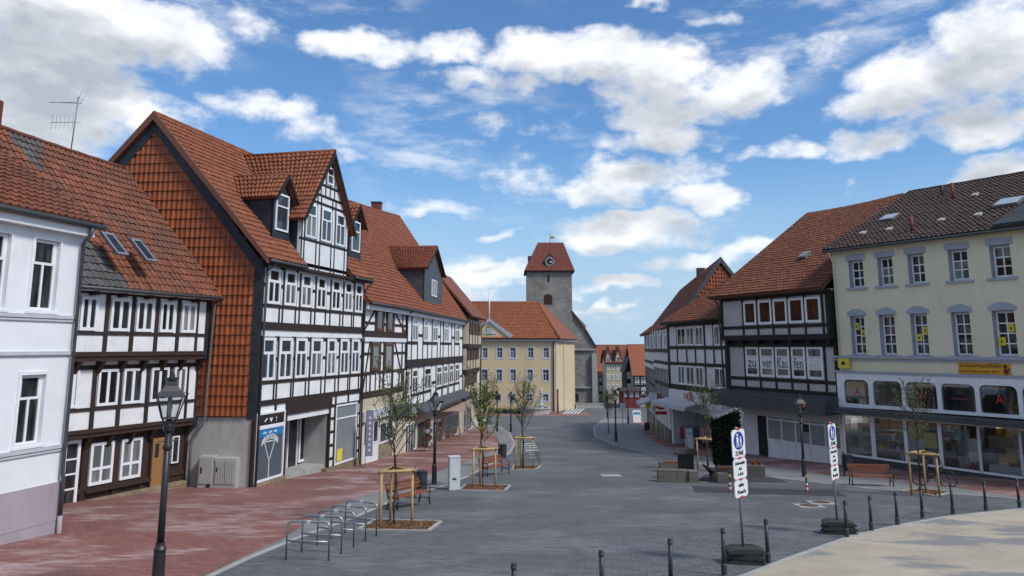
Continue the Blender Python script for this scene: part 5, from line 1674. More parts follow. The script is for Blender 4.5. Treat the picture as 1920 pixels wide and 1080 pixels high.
# ================================================================ distant houses at the end of the street
def far_house(label, xpx0, xpx1, Y, eave_y, ridge_y, wall, roof, wins=(3, 3), gable=False, storeys=3, name='distant_house', depth=9, dark=None, lattice=False):
    X0 = (xpx0 - PX) / F * Y * 1.0137; X1 = (xpx1 - PX) / F * Y * 1.0137
    ff = Fac((X0, Y), (X1, Y)); m_ = (xpx0 + xpx1) / 2
    ze, zr = ff.z(m_, eave_y), ff.z(m_, ridge_y); zb_ = g(Y) - 1
    t = thing(name, label, 'house', ff.pt(ff.L / 2, g(Y)))
    body(t, ff, 0, ff.L, zb_, ze, depth, wall, -.0)
    if gable:
        bm = bmesh.new(); poly_prism(bm, [ff.pt(0, ze), ff.pt(ff.L, ze), ff.pt(ff.L / 2, zr)], -ff.n * depth); world_part('gable', bm, t, wall)
        for s_ in (0, 1):
            a = ff.pt(-.4 if s_ == 0 else ff.L + .4, ze - .4, .3); b = ff.pt(ff.L / 2, zr + .15, .3)
            q = [a - ff.n * -0 - ff.n * depth, a, b, b - ff.n * depth] if s_ == 0 else [a, a - ff.n * depth, b - ff.n * depth, b]
            slab('roof', t, q, roof, .2)
    else:
        a, b = ff.pt(-.4, ze, .5), ff.pt(ff.L + .4, ze, .5); c, d = ff.pt(ff.L + .4, zr, -depth / 2), ff.pt(-.4, zr, -depth / 2)
        rr = slab('roof', t, [a, b, c, d], roof, .2)
        slab('back_roof', t, [ff.pt(ff.L + .4, ze, -depth - .4), ff.pt(-.4, ze, -depth - .4), d, c], roof, .2)
        for uu in (0, ff.L):
            bm = bmesh.new(); poly_prism(bm, [ff.pt(uu, ze), ff.pt(uu, ze, -depth), ff.pt(uu, zr - .1, -depth / 2)], ff.d * (.15 if uu == 0 else -.15)); world_part('gable', bm, t, wall)
    H = (ze - g(Y)) / storeys
    for r_ in range(1, storeys):
        for k in range(wins[0]):
            cu = ff.L * (k + .5) / wins[0]; w_ = min(.55, ff.L / wins[0] * .3)
            ff.window(t, cu - w_, cu + w_, g(Y) + H * r_ + H * .28, g(Y) + H * r_ + H * .85, .02, cols=2, fw=.14, bar=.1)
        if lattice:
            ff.box('timber_beam', t, 0, ff.L, g(Y) + H * r_ - .2, g(Y) + H * r_ + .2, 0, .06, 'timber')
            for k in range(wins[0] * 2 + 1): ff.beam('timber_post', t, ff.L * k / (wins[0] * 2), g(Y) + H * r_, ff.L * k / (wins[0] * 2), g(Y) + H * (r_ + 1), .22, 0, .04, 'timber')
    return t, ff, ze, zr


far_house('distant half-timbered house just right of the church buttress', 1117, 1131, 172, 704, 690, 'grey_render', 'tile_orange', (2, 2), storeys=3, lattice=True, depth=6)
t, ff, ze, zr = far_house('distant house with a broad bright orange roof behind the grey gabled house', 1118, 1172, 196, 700, 646, 'grey_render', 'tile_orange', (5, 2), storeys=3)
t, ff, ze, zr = far_house('distant grey house with two small gabled dormers at the end of the street', 1131, 1172, 165, 680, 656, 'beige_render', 'tile_tower', (5, 2), storeys=4, depth=7)
for l, r in ((1136, 1146), (1154, 1165)):
    a, b, c, d = fpx(ff, l, r, 668, 681, .1)
    bm = bmesh.new(); poly_prism(bm, [ff.pt(a, ze - .2, .1), ff.pt(b, ze - .2, .1), ff.pt(b, ze + 1.0, .1), ff.pt((a + b) / 2, ze + 3.2, .1), ff.pt(a, ze + 1.0, .1)], -ff.n * .5); world_part('dormer_gable', bm, t, 'beige_render')
    for s_ in (0, 1):
        e_ = ff.pt(a - .2 if s_ == 0 else b + .2, ze + .7, .3); rdg = ff.pt((a + b) / 2, ze + 3.4, .3); bk_ = -ff.n * 3.5
        slab('dormer_roof', t, [e_ + bk_, e_, rdg, rdg + bk_] if s_ == 0 else [e_, e_ + bk_, rdg + bk_, rdg], 'tile_tower', .15)
    ff.window(t, (a + b) / 2 - .4, (a + b) / 2 + .4, ze + .1, ze + 1.3, .12, cols=2, fw=.12)
far_house('distant dark timbered house with a steep black gable beside the grey house', 1167, 1185, 150, 694, 660, 'timber_black', 'slate', (2, 2), gable=True, storeys=3, depth=6)
far_house('distant half-timbered house under a large rust roof next to the curved timbered house', 1181, 1226, 146, 704, 645, 'grey_render', 'tile_flat', (4, 2), storeys=3, lattice=True, depth=10)
t, ff, ze, zr = far_house('distant shop with dark red front below the black gable', 1160, 1191, 140, 733, 728, 'red_render', 'tile_brown', (3, 1), storeys=2, depth=5)
# ================================================================ right row: cream house
f = Fac((18.05, 43.8), (22.84, 35.9), ext=8.5); L = f.L
c1 = thing('cream_house', 'cream rendered house with brown tiled roof above a long glazed shopfront', 'house', f.pt(0, g(43.8)))
zg = f.z(1568, 470, .2); zb = g(45) - .6
zA = (f.z(1876, 520), f.z(1876, 459)); zAl = f.z(1876, 446)
zB = (f.z(1884, 668), f.z(1884, 582)); zBl = f.z(1884, 566)
cA = [(1592, 1619), (1646, 1674), (1703, 1733), (1779, 1815), (1857, 1896)]; cB = [(1596, 1622), (1650, 1679), (1709, 1740), (1786, 1821), (1863, 1905)]
holes = []
for (a, b), cc in ((zA, cA), (zB, cB)):
    m_ = (a + b) / 2
    hs = [(f.u(l, m_), f.u(r, m_), a, b) for l, r in cc]
    sp_ = (hs[-1][0] - hs[0][0]) / 4
    hs += [(hs[-1][0] + sp_ * k, hs[-1][1] + sp_ * k, a, b) for k in (1, 2, 3) if hs[-1][1] + sp_ * k < L - .5]
    holes += hs
zl1 = f.z(1740, 671, .05); zl2 = f.z(1740, 702, .05)
zs0 = f.z(1740, 770, .0); zc0 = f.z(1740, 787, .5)
body(c1, f, .32, L, zl2, zg, 10, 'cream_render', -.42)
body(c1, f, .02, L, zb, zl2, 10, 'shop_room', -2.4, 'shop_back_wall')
f.box('side_wall', c1, .01, .25, zb, zl2, -2.5, -.02, 'cream_render')
f.box('side_wall', c1, .301, .5, zl2, zg, -2.5, -.02, 'cream_render')
f.wall('front_wall', c1, .30, L, zl2, zg, 0, 'cream_render', holes, .40, 'bluegrey_trim')
for i, (a, b, c, d) in enumerate(holes):
    upper = c == zA[0]
    fr = f.window(c1, a + .02, b - .02, c + .02, d - .02, -.34, cols=2, rows=(.33, .66) if upper else (.25, .5, .75), fw=.09, bar=.06)
    f.box('sill', fr, a - .2, b + .22, c - .12, c - .005, -.3, .10, 'bluegrey_trim')
    if upper:
        n_ = 7; f.box('lintel', fr, a - .14, b + .14, d + .003, zAl, -.05, .05, 'bluegrey_trim')
    else:
        bm = bmesh.new(); pts = []
        for k in range(9):
            t = -1 + k / 4; pts.append(Vector(((a + b) / 2 + t * ((b - a) / 2 + .14), -.05, zBl - .22 * t * t)))
        pts = [Vector((a - .14, -.05, d + .003)), Vector((b + .14, -.05, d + .003))] + pts[::-1]
        poly_prism(bm, pts, Vector((0, .1, 0))); f.mesh('arched_lintel', fr, bm, 'bluegrey_trim')
for (l, y0), s_ in (((1607, 612), 1), ((1619, 625), .8), ((1724, 633), 1), ((1735, 620), .8), ((1879, 640), 1.2), ((1896, 615), 1)):
    u_, z_ = f.uv(l, y0, -.28)
    p_ = f.box('yellow_notice', c1, u_ - .14 * s_, u_ + .14 * s_, z_ - .19, z_ + .19, -.285, -.27, 'sign_yellow')
    f.box('notice_mark', p_, u_ - .04, u_ + .03, z_ - .07, z_ + .05, -.27, -.266, 'print_black')
for z, t_, w in ((zl1, .13, .12), (zl1 - .16, .08, .06), (zl2, .14, .12)):
    f.box('ledge', c1, -.05, L, z - t_ / 2, z + t_ / 2, -.05, w, 'bluegrey_trim')
# sign boards
a, b, c, d = fpx(f, 1797, 1893, 677, 702, .1)
sg = f.box('tutoring_sign', c1, a, b, zl2 + .09, zl1 - .22, 0, .10, 'sign_orange')
f.text('sign_lettering', c1, 'Schülernachhilfe', a + (b - a) * .43, zl2 + (zl1 - zl2) * .60, .108, (b - a) * .128, 'print_brown', shear=.25)
f.text('sign_lettering', c1, 'Euer Erfolg ist unser Ziel !', a + (b - a) * .40, zl2 + (zl1 - zl2) * .27, .108, (b - a) * .075, 'print_brown', shear=.3)
bm = bmesh.new(); cx_, cz_ = b - (b - a) * .08, (zl1 + zl2) / 2 - .05
for r_, dz, dx in ((.13, .1, 0), (.16, -.13, .02), (.07, -.02, .15)):
    bm.faces.new([bm.verts.new((cx_ + dx + r_ * .8 * math.cos(k * .785), -.106, cz_ + dz + r_ * .8 * math.sin(k * .785))) for k in range(8)])
bmesh.ops.recalc_face_normals(bm, faces=bm.faces); stuff(f.mesh('sign_emblem', c1, bm, 'print_brown'))
a, b, c, d = fpx(f, 1572, 1592, 672, 690, .2)
ys_ = f.box('yellow_sign', c1, a, b, c, d, .1, .25, 'sign_yellow'); f.box('post_horn_mark', ys_, (a + b) / 2 - .1, (a + b) / 2 + .1, (c + d) / 2 - .1, (c + d) / 2 + .1, .25, .258, 'print_black')
# upper shop band: rounded openings in a white frame
z0_, z1_ = f.z(1740, 767, .02), zl2 - .07
zu0, zu1 = f.z(1874, 776, .02), f.z(1874, 723, .02)
cu = [(1584, 1630), (1638, 1692), (1700, 1758), (1766, 1830), (1838, 1910)]
ops = [(f.u(l, (zu0 + zu1) / 2, .02), f.u(r, (zu0 + zu1) / 2, .02)) for l, r in cu]
sp_ = ops[-1][1] - ops[-2][1]
ops += [(ops[-1][0] + sp_ * k, ops[-1][1] + sp_ * k) for k in (1, 2) if ops[-1][1] + sp_ * k < L]
zf0, zf1 = zu0 - .22, z1_
def rounded(a, b, c, d, r=.28, n=4):
    pts = []
    for cx, cz, s0 in ((b - r, d - r, 0), (a + r, d - r, 1), (a + r * .3, c + r * .3, 2), (b - r * .3, c + r * .3, 3)):
        rr = r if s0 < 2 else r * .3
        for k in range(n + 1):
            an = (s0 + k / n) * math.pi / 2; pts.append((cx + rr * math.cos(an), cz + rr * math.sin(an)))
    return pts
edges_ = [0.12] + [(ops[i][1] + ops[i + 1][0]) / 2 for i in range(len(ops) - 1)] + [L]
words = ['A', 'x', 'A', 'x', 'A', 'x', 'A']
for i, (a, b) in enumerate(ops):
    u0, u1 = edges_[i], edges_[i + 1]
    pts = rounded(a, b, zu0, zu1)
    bm = bmesh.new(); N = len(pts)
    outer = []
    for x, z in pts:
        dx, dz = x - (a + b) / 2, z - (zu0 + zu1) / 2
        k = min(((u1 if dx > 0 else u0) - (a + b) / 2) / dx if abs(dx) > 1e-6 else 9e9, ((zf1 if dz > 0 else zf0) - (zu0 + zu1) / 2) / dz if abs(dz) > 1e-6 else 9e9)
        outer.append(((a + b) / 2 + dx * k, (zu0 + zu1) / 2 + dz * k))
    A_ = [bm.verts.new((x, -.08, z)) for x, z in pts]; O_ = [bm.verts.new((x, -.08, z)) for x, z in outer]; I_ = [bm.verts.new((x, .05, z)) for x, z in pts]
    for k in range(N):
        j = (k + 1) % N
        bm.faces.new((O_[k], O_[j], A_[j], A_[k])); bm.faces.new((A_[k], A_[j], I_[j], I_[k]))
    for cx, cz in ((u0, zf0), (u1, zf0), (u0, zf1), (u1, zf1)):
        k = min(range(N), key=lambda q: (outer[q][0] - cx) ** 2 + (outer[q][1] - cz) ** 2)
        near = sorted(range(N), key=lambda q: (outer[q][0] - cx) ** 2 + (outer[q][1] - cz) ** 2)[:2]
        v = bm.verts.new((cx, -.08, cz))
        try: bm.faces.new((v, O_[near[0]], O_[near[1]]))
        except ValueError: pass
    bmesh.ops.recalc_face_normals(bm, faces=bm.faces)
    fr = f.mesh('band_window', c1, bm, 'white_frame')
    bm = bmesh.new(); poly_prism(bm, [Vector((x, .02, z)) for x, z in pts], Vector((0, .02, 0))); f.mesh('pane', fr, bm, 'pane_mirror')
    mu = (a + b) / 2
    if i in (0, 2, 4):   # red pharmacy letter
        zc_ = (zu0 + zu1) / 2 + .05
        f.text('pharmacy_mark', fr, 'A', mu, zc_ - .05, -.012, .62, 'sign_red', sx=.8)
    else:
        f.box('window_script', fr, mu - .45, mu + .45, (zu0 + zu1) / 2 - .1, (zu0 + zu1) / 2 - .04, -.018, -.008, 'red_render')
f.box('band_core', c1, .1, L, zf0 + .01, zf1 - .01, -.6, -.08, 'shop_room')
# canopy strip and lower shop windows
f.box('canopy', c1, -.1, L, zf0 - .30, zf0 - .02, -.1, .75, 'slate_grey')
zw0, zw1 = f.z(1876, 888, .0), f.z(1876, 802, .0)
cl = [(1585, 1635), (1641, 1697), (1702, 1762), (1767, 1836), (1839, 1914)]
op2 = [(f.u(l, (zw0 + zw1) / 2), f.u(r, (zw0 + zw1) / 2)) for l, r in cl]
sp_ = op2[-1][1] - op2[-2][1]; op2 += [(op2[-1][0] + sp_ * k, op2[-1][1] + sp_ * k) for k in (1,)]
f.box('shop_head', c1, .1, L, zw1 + .08, zf0 - .30, -.2, .02, 'cream_frame')
f.box('plinth', c1, .05, L, zb, zw0 - .12, -.3, .03, 'slate_grey')
f.box('shop_floor', c1, .2, L, zw0 - .3, zw0 - .12, -2.5, -.3, 'shop_room')
f.box('shop_ceiling', c1, .2, L, zw1 + .15, zw1 + .25, -2.5, -.2, 'grey_infill')
for i, (a, b) in enumerate(op2):
    fr = f.window(c1, a - .08, b + .08, zw0 - .1, zw1 + .08, 0, cols=1, pane='clear_glass', fw=.1, proud=.06, name='shop_window')
    f.box('downlight', fr, a + .35, a + .50, zw1 + .06, zw1 + .13, -.95, -.8, 'lit_downlight') if i in (0, 1, 4) else None
# goods seen through the glass
def stacked(nm, label, cat, i, t, zrel, parts, back=-.6):
    back = back + .42
    a, b = op2[i]; u_ = a + (b - a) * t; z_ = zw0 - .12 + zrel
    th_ = thing(nm, label, cat, f.pt(u_, z_, back))
    for pn, du, dz, w, h, mat in parts: f.box(pn, th_, u_ + du - w / 2, u_ + du + w / 2, z_ + dz, z_ + dz + h, back - .2, back, mat)
    return th_
stacked('display_rack', 'pale rack of leaflets in the first shop window from the left', 'rack', 0, .62, 0, [('rack_panel', 0, .2, .8, 1.6, 'cabinet_grey')] + [('leaflet', -.22 + .22 * (k % 3), .35 + .48 * (k // 3), .18, .3, ('sign_white', 'cloth_teal', 'awning_pink')[k % 3]) for k in range(9)], -.7)
stacked('shelf_display', 'shelf of small coloured packets in the second shop window from the left', 'shelf', 1, .65, 0, [('shelf', 0, .5 * k, 1.2, .05, 'ledge_grey') for k in range(4)] + [('packet', -.5 + .2 * (k % 6), .06 + .5 * (k // 6), .14, .2 + .1 * (k % 2), ('cloth_teal', 'wafer', 'print_blue', 'sign_white', 'cloth_red')[k % 5]) for k in range(18)], -.8)
stacked('shelf_display', 'low counter with yellow and brown packets in the second shop window from the left', 'shelf', 1, .2, 0, [('counter', 0, 0, .9, .5, 'shop_room')] + [('packet', -.35 + .2 * k, .5, .16, .25, ('wafer', 'sign_yellow', 'awning_pink', 'wafer')[k]) for k in range(4)], -.6)
for l, y0, h_, w_ in ((1716, 810, 20, 20), (1744, 826, 20, 18)):
    u_, z_ = f.uv(l, y0, -.03); f.box('yellow_poster', c1, u_ - .34, u_ + .34, z_ - .36, z_ + .36, -.03, -.02, 'sign_yellow')
for k, (l, y0) in enumerate(((1710, 831), (1725, 832), (1713, 851))):
    u_, z_ = f.uv(l, y0, -.03); f.box('white_notice', c1, u_ - .2, u_ + .2, z_ - .26, z_ + .26, -.03, -.02, 'sign_white')
stacked('display_figure', 'round teal display disc on a stand in the fourth shop window from the left', 'display', 3, .45, .0, [('stand', 0, 0, .5, 1.3, 'cabinet_grey'), ('disc', .0, 1.3, .6, .6, 'cloth_teal')], -.7)
stacked('display_figure', 'grey draped display column with red bags in the fourth shop window from the left', 'display', 3, .8, 0, [('column', 0, .3, .55, 1.2, 'grey_infill'), ('bag', -.15, 0, .3, .45, 'cloth_red'), ('bag', .2, 0, .3, .5, 'cloth_pink')], -.6)
stacked('sales_counter', 'white counter with orange goods in the fifth shop window from the left', 'counter', 4, .55, 0, [('counter', 0, 0, 1.5, .45, 'grey_infill'), ('goods', -.1, .45, .4, .18, 'sign_white'), ('goods', .1, .62, .7, .2, 'sign_orange'), ('goods', .35, .85, .6, .4, 'awning_pink')], -.6)
stacked('hanging_banner', 'orange swag hung high in the fifth shop window from the left', 'banner', 4, .6, 1.75, [('swag', -.3, .05, .35, .3, 'sign_orange'), ('swag', .0, 0, .4, .3, 'sign_orange'), ('swag', .35, .1, .35, .35, 'sign_orange')], -.8)
stacked('poster_stand', 'grey picture stand low in the first shop window from the left', 'stand', 0, .2, 0, [('panel', 0, .25, .7, 1.1, 'grey_render'), ('print', 0, .5, .5, .6, 'cabinet_grey')], -.75)
stacked('shelf_display', 'shelf of pale boxes and bottles in the third shop window from the left', 'shelf', 2, .5, 0, [('shelf', 0, .02, 1.7, .05, 'ledge_grey')] + [('box', -.7 + .2 * k, .07, .15, .22 + .12 * (k % 3), ('cloth_teal', 'sign_white', 'print_blue', 'awning_white')[k % 4]) for k in range(8)], -.7)
stacked('shelf_display', 'pink and white packets on a rail in the fourth shop window from the left', 'shelf', 3, .16, .0, [('counter', 0, 0, .6, .9, 'shop_room'), ('rail', .1, 1.75, .8, .05, 'sign_white')] + [('packet', -.25 + .2 * k, 1.8, .16, .25, ('cloth_pink', 'sign_white', 'cloth_pink')[k]) for k in range(3)], -.7)
stacked('mannequin_display', 'dark draped stand in the fifth shop window from the left', 'display', 4, .12, 0, [('drape', 0, 0, .5, 1.2, 'cloth_blue'), ('drape_top', 0, 1.2, .3, .4, 'dark_board')], -.7)
# roof
e0 = f.pt(.05, zg + .05, .4); e1 = f.pt(L, zg + .05, .4)
nrm_in = -f.n
zR = None
gp = Fac((f.A.x, f.A.y), (f.A.x - f.n.x * 10, f.A.y - f.n.y * 10))
rp = plane_hit(1703, 362, f.A, f.d)
zR = rp.z; din = (rp - f.A).dot(-f.n)
r0 = f.pt(.05, zR, -din); r1 = f.pt(L, zR, -din)
SLc = (zR - zg) / (din + .4)
nr = (e1 - e0).cross(r0 - e0).normalized()
SAG[0] = .06
ro = slab('roof', c1, [e0, e1, r1, r0], 'tile_brown', .14)
tiles(ro, e0 + nr * .02, e1 + nr * .02, r1 + nr * .02, r0 + nr * .02, .26, .33, 'tile_brown', 300, tall=.9, jitter=.02)
slab('back_roof', c1, [f.pt(L, zg, -2 * din - .4), f.pt(-.25, zg, -2 * din - .4), r0, r1], 'tile_brown', .14)
bm = bmesh.new(); poly_prism(bm, [f.pt(.01, zg, 0), f.pt(.01, zg, -2 * din), f.pt(.01, zR - .1, -din)], f.d * .2); world_part('gable_wall', bm, c1, 'cream_render')
ridge('ridge_cap', c1, r0 + Vector((0, 0, .05)), r1 + Vector((0, 0, .05)), .1, 'tile_brown', 30); SAG[0] = 0.0; rod('verge', c1, [e0 + nr * .05, r0 + nr * .05], .08, 'tile_brown')
rod('gutter', c1, [f.pt(.05, zg - .02, .47), f.pt(L, zg - .02, .47)], .075, 'dark_zinc')
rod('downpipe', c1, [f.pt(.4, zg - .05, .45), f.pt(.4, zg - .3, .3), f.pt(.4, zg - .6, .08), f.pt(.4, zl1, .08)], .05, 'cream_render')
dnv = (e0 - r0).normalized(); alv = (e1 - e0).normalized()
for l, y0, w_, l_ in ((1668, 410, .95, .95), (1893, 381, 1.25, 1.1)):
    p = plane_hit(l, y0, e0 + nr * .05, nr)
    bm = bmesh.new(); poly_prism(bm, [p - alv * w_ / 2 - dnv * l_ / 2 + nr * .14, p + alv * w_ / 2 - dnv * l_ / 2 + nr * .14, p + alv * w_ / 2 + dnv * l_ / 2 + nr * .14, p - alv * w_ / 2 + dnv * l_ / 2 + nr * .14], -nr * .15); sk = world_part('skylight', bm, c1, 'zinc')
    k_ = .08
    bm = bmesh.new(); poly_prism(bm, [p - alv * (w_ / 2 - k_) - dnv * (l_ / 2 - k_) + nr * .16, p + alv * (w_ / 2 - k_) - dnv * (l_ / 2 - k_) + nr * .16, p + alv * (w_ / 2 - k_) + dnv * (l_ / 2 - k_) + nr * .16, p - alv * (w_ / 2 - k_) + dnv * (l_ / 2 - k_) + nr * .16], -nr * .018); world_part('pane', bm, sk, 'skylight_glass')
for l, y0 in ((1617, 437), (1666, 430), (1763, 413), (1832, 403), (1826, 366)):
    p = plane_hit(l, y0, e0 + nr * .05, nr); bm = bmesh.new()
    poly_prism(bm, [p + nr * .12, p + alv * .3 + nr * .12, p + alv * .3 + dnv * .35 + nr * .12, p + dnv * .35 + nr * .12], -nr * .1); world_part('roof_pane', bm, c1, 'cabinet_grey')
for l, y0, h_, m_ in ((1767, 366, .6, 'print_black'), (1787, 372, .9, 'tile_tower'), (1710, 433, .8, 'tile_tower')):
    p = plane_hit(l, y0, e0 + nr * .05, nr); rod('vent_pipe', c1, [p - Vector((0, 0, .2)), p + Vector((0, 0, h_))], .09, m_, 8)
# slate-roofed bay at the right edge
p = plane_hit(1925, 400, e0, nr)
uB = (p - f.A).dot(f.d)
bm = bmesh.new(); poly_prism(bm, [f.pt(uB - .7, zg + .1, .35), f.pt(uB + 3.6, zg + .1, .35), f.pt(uB + 3.0, zg + 2.2, -2.3), f.pt(uB + 1.1, zg + 2.2, -2.3)], nr * .25); world_part('bay_roof', bm, c1, 'slate_grey')

# ================================================================ grey brick timbered house
f = Fac((14.33, 52.03), (18.05, 43.8), ext=.26); L = f.L
c2 = thing('brick_timber_house', 'timbered house with grey brick infill, rust tiled roof and paper letters in its windows', 'house', f.pt(0, g(52)))
zb = g(53) - .6
w2 = .4
zE = f.z(1460, 547, .8)
zA = (f.z(1460, 607, w2), f.z(1460, 561, w2)); zB = (f.z(1468, 708, 0), f.z(1468, 650, 0))
zj0, zj1 = f.z(1468, 650, w2), f.z(1468, 628, w2); zk0 = f.z(1468, 733, 0)
zc = f.z(1468, 775, 0)
body(c2, f, .02, L - .05, zc - .3, zE, 11, 'grey_brick', -.03)
body(c2, f, .02, L - .05, zj1 - .25, zE, 8, 'grey_brick', w2 - .03, 'upper_wall')
rA = f.row(c2, [(1395, 1418), (1422, 1447), (1450, 1476), (1479, 1507), (1510, 1539)], zA[0], zA[1], w2, cols=1, fw=.14, pane='pane_red')
rB = f.row(c2, [(1399, 1423), (1426, 1452), (1455, 1481), (1485, 1511), (1514, 1544)], zB[0], zB[1], 0, cols=1, rows=(.72,), fw=.14, bar=.06, pane='pane')
for rr, z0, z1_, w, lo in ((rA, zj1 - .02, zE - .1, w2, zA[0]), (rB, zk0, zj1 - .3, 0, zB[0])):
    us_ = [.12] + [rr[0][0] - .12] + [(rr[i][1] + rr[i + 1][0]) / 2 for i in range(4)] + [rr[4][1] + .12, L - .15]
    for i, uu in enumerate(us_): f.beam('timber_post', c2, uu, z0, uu, z1_, .22 if i in (0, 7) else .14, -.1, w + .02, 'timber_black')
    f.box('timber_rail', c2, .05, L - .05, lo - .26, lo - .06, -.1, w + .014, 'timber_black')
    f.box('timber_rail', c2, .05, L - .05, z1_ - .22, z1_, -.1, w + .016, 'timber_black')
f.box('jetty_beam', c2, 0, L - .02, zj1 - .30, zj1 + .02, -.1, w2 + .05, 'timber_black')
f.box('jetty_beam', c2, 0, L - .02, zj0 - .02, zj0 + .25, -.1, .08, 'timber_black')
for k in range(7):
    uu = .3 + k * (L - .7) / 6; f.box('joist_end', c2, uu, uu + .2, zj1 - .55, zj1 - .31, .0, w2 + .02, 'timber_black')
f.box('timber_beam', c2, 0, L - .02, zk0 - .15, zk0 + .12, -.1, .05, 'timber_black')
for i, s_ in enumerate(('zu', 'ver', 'Kau', 'fen', '')):
    a, b = rB[i]; z0 = zB[0] + (zB[1] - zB[0]) * .27; z1_ = zB[0] + (zB[1] - zB[0]) * .66
    p_ = f.box('paper_sheet', c2, a + .13, b - .13, z0, z1_, .013, .022, 'sign_white')
    if s_: f.text('paper_lettering', c2, s_, (a + b) / 2, (z0 + z1_) / 2 - .02, .026, (z1_ - z0) * 1.25, 'print_black', sx=.95 if len(s_) < 3 else .68)
    else: f.box('paper_lines', c2, a + .25, b - .3, (z0 + z1_) / 2 - .1, (z0 + z1_) / 2 - .06, .022, .027, 'ledge_grey')
# canopy over the shop
zt0, zt1, zt2 = f.z(1468, 739, .1), f.z(1468, 748, 1.1), f.z(1468, 772, 1.1)
bm = bmesh.new(); poly_prism(bm, [Vector((-.6, -.0, zt0 + .1)), Vector((-.6, -1.1, zt1)), Vector((-.6, -1.1, zt2)), Vector((-.6, 0, zt2 + .05))], Vector((L + .5, 0, 0))); f.mesh('shop_canopy', c2, bm, 'slate_grey')
f.box('shop_wall', c2, .02, L, zb, zc, -.6, -5, 'grey_infill')
a, b, cq, d = fpx(f, 1437, 1563, 776, 866, 0)
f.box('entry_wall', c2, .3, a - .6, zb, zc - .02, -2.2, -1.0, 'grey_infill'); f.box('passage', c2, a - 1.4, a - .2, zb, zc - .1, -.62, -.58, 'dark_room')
sw = f.window(c2, a, L - .1, f.z(1500, 834, 0), f.z(1500, 776, 0), -.1, cols=5, rows=(.74,), fw=.1, bar=.09, pane='pane_blind', frame='grey_infill', name='shop_window')
zq = f.z(1500, 834, 0)
for k in range(5):
    uu = a + (L - .1 - a) * k / 5; f.box('shop_panel', c2, uu + .02, uu + (L - .1 - a) / 5 - .02, zb, zq - .01, -.5, -.06, 'grey_infill')
f.box('window_notice', c2, a + (L - a) * .48, a + (L - a) * .6, zq + .75, zq + 1.2, -.09, -.08, 'dark_room')
# roof
rp = plane_hit(1520, 400, f.A, f.d); zR = rp.z; din = (rp - f.A).dot(-f.n)
e0 = f.pt(-.55, zE, .95); e1 = f.pt(L + .05, zE, .95); r0 = f.pt(-.3, zR, -din); r1 = f.pt(L + .05, zR, -din)
r1 = f.pt(f.u(1694, zR, -din), zR, -din)
nr = (e1 - e0).cross(r0 - e0).normalized()
SAG[0] = .10
ro = slab('roof', c2, [e0, e1, r1, r0], 'tile_rust', .14)
tiles(ro, e0 + nr * .02, e1 + nr * .02, r1 + nr * .02, r0 + nr * .02, .27, .34, 'tile_rust', 0, tall=1.0)
slab('back_roof', c2, [f.pt(L, zE, -2 * din - .9), f.pt(-.55, zE, -2 * din - .9), r0, r1], 'tile_rust', .14)
bm = bmesh.new(); poly_prism(bm, [f.pt(.1, zE - .1, w2), f.pt(.1, zE - .1, -2 * din), f.pt(.1, zR - .15, -din)], f.d * .2); world_part('gable_wall', bm, c2, 'timber_black')
rod('verge', c2, [e0 + nr * .03, r0 + nr * .03], .09, 'tile_rust'); ridge('ridge_cap', c2, r0, r1, .1, 'tile_rust', 24); SAG[0] = 0.0
f.box('eave_board', c2, -.4, L, zE - .16, zE - .02, w2 - .2, .9, 'timber_black')
p = plane_hit(1510, 481, e0 + nr * .05, nr); al = (e1 - e0).normalized(); dn = (e0 - r0).normalized()
bm = bmesh.new(); poly_prism(bm, [p + nr * .2 - al * .3 - dn * .3, p + nr * .2 + al * .3 - dn * .3, p + nr * .2 + al * .3 + dn * .3, p + nr * .2 - al * .3 + dn * .3], -nr * .22); world_part('roof_hatch', bm, c2, 'galvanised')
rod('downpipe', c2, [f.pt(.0, zE - .1, .9), f.pt(-.1, zE - .5, .5), f.pt(-.12, zk0, .25)], .06, 'dark_zinc')

# ================================================================ pale timbered house with clothes shop
f = Fac((12.33, 61.77), (14.33, 52.03)); L = f.L
c3 = thing('clothes_shop_house', 'pale grey and black timbered house above a clothes shop with white awning', 'house', f.pt(0, g(61.8)))
zb = g(62) - .6
zE = f.z(1310, 601, .3); zA = (f.z(1295, 648), f.z(1295, 613)); zB = (f.z(1296, 723), f.z(1296, 686)); zM0, zM1 = f.z(1300, 682), f.z(1300, 653); zF1, zF0 = f.z(1300, 731), f.z(1300, 762)
body(c3, f, .02, L, zF0 - .4, zE, 9, 'grey_infill', -.03)
rA = f.row(c3, [(1270, 1286), (1287, 1302), (1304, 1319), (1339, 1360)], zA[0], zA[1], 0, cols=2, fw=.12, bar=.1)
rB = f.row(c3, [(1271, 1285), (1287, 1303), (1305, 1320), (1340, 1361)], zB[0], zB[1], 0, cols=2, fw=.12, bar=.1, pane='pane_curtain')
posts = [.15] + [rA[0][0] - .12, rA[0][1] + .03, rA[1][1] + .05, rA[2][1] + .12, rA[3][0] - .15, rA[3][1] + .1, L - .12]
for i, uu in enumerate(posts): 
    if i in (2, 3):
        f.beam('timber_post', c3, uu, zM0, uu, zM1, .15, -.1, .02, 'timber_black')
    else: f.beam('timber_post', c3, uu, zF1, uu, zE - .1, .35 if i in (0, 7) else .16, -.1, .02, 'timber_black')
for z in (zE - .2, zM1 + .05, zM0 - .05, zF1 + .15):
    f.box('timber_rail', c3, 0, L, z - (.25 if z == zF1 + .15 else .12), z + .12, -.1, .03, 'timber_black')
f.box('shop_fascia', c3, .1, L - 1.0, zF0, zF1 - .12, -.2, .06, 'grey_infill')
a, b, c, d = fpx(f, 1281, 1304, 737, 752, .06)
f.text('shop_sign', c3, 'N', a + (b - a) * .16, (c + d) / 2, .075, (d - c) * 1.15, 'sign_red')
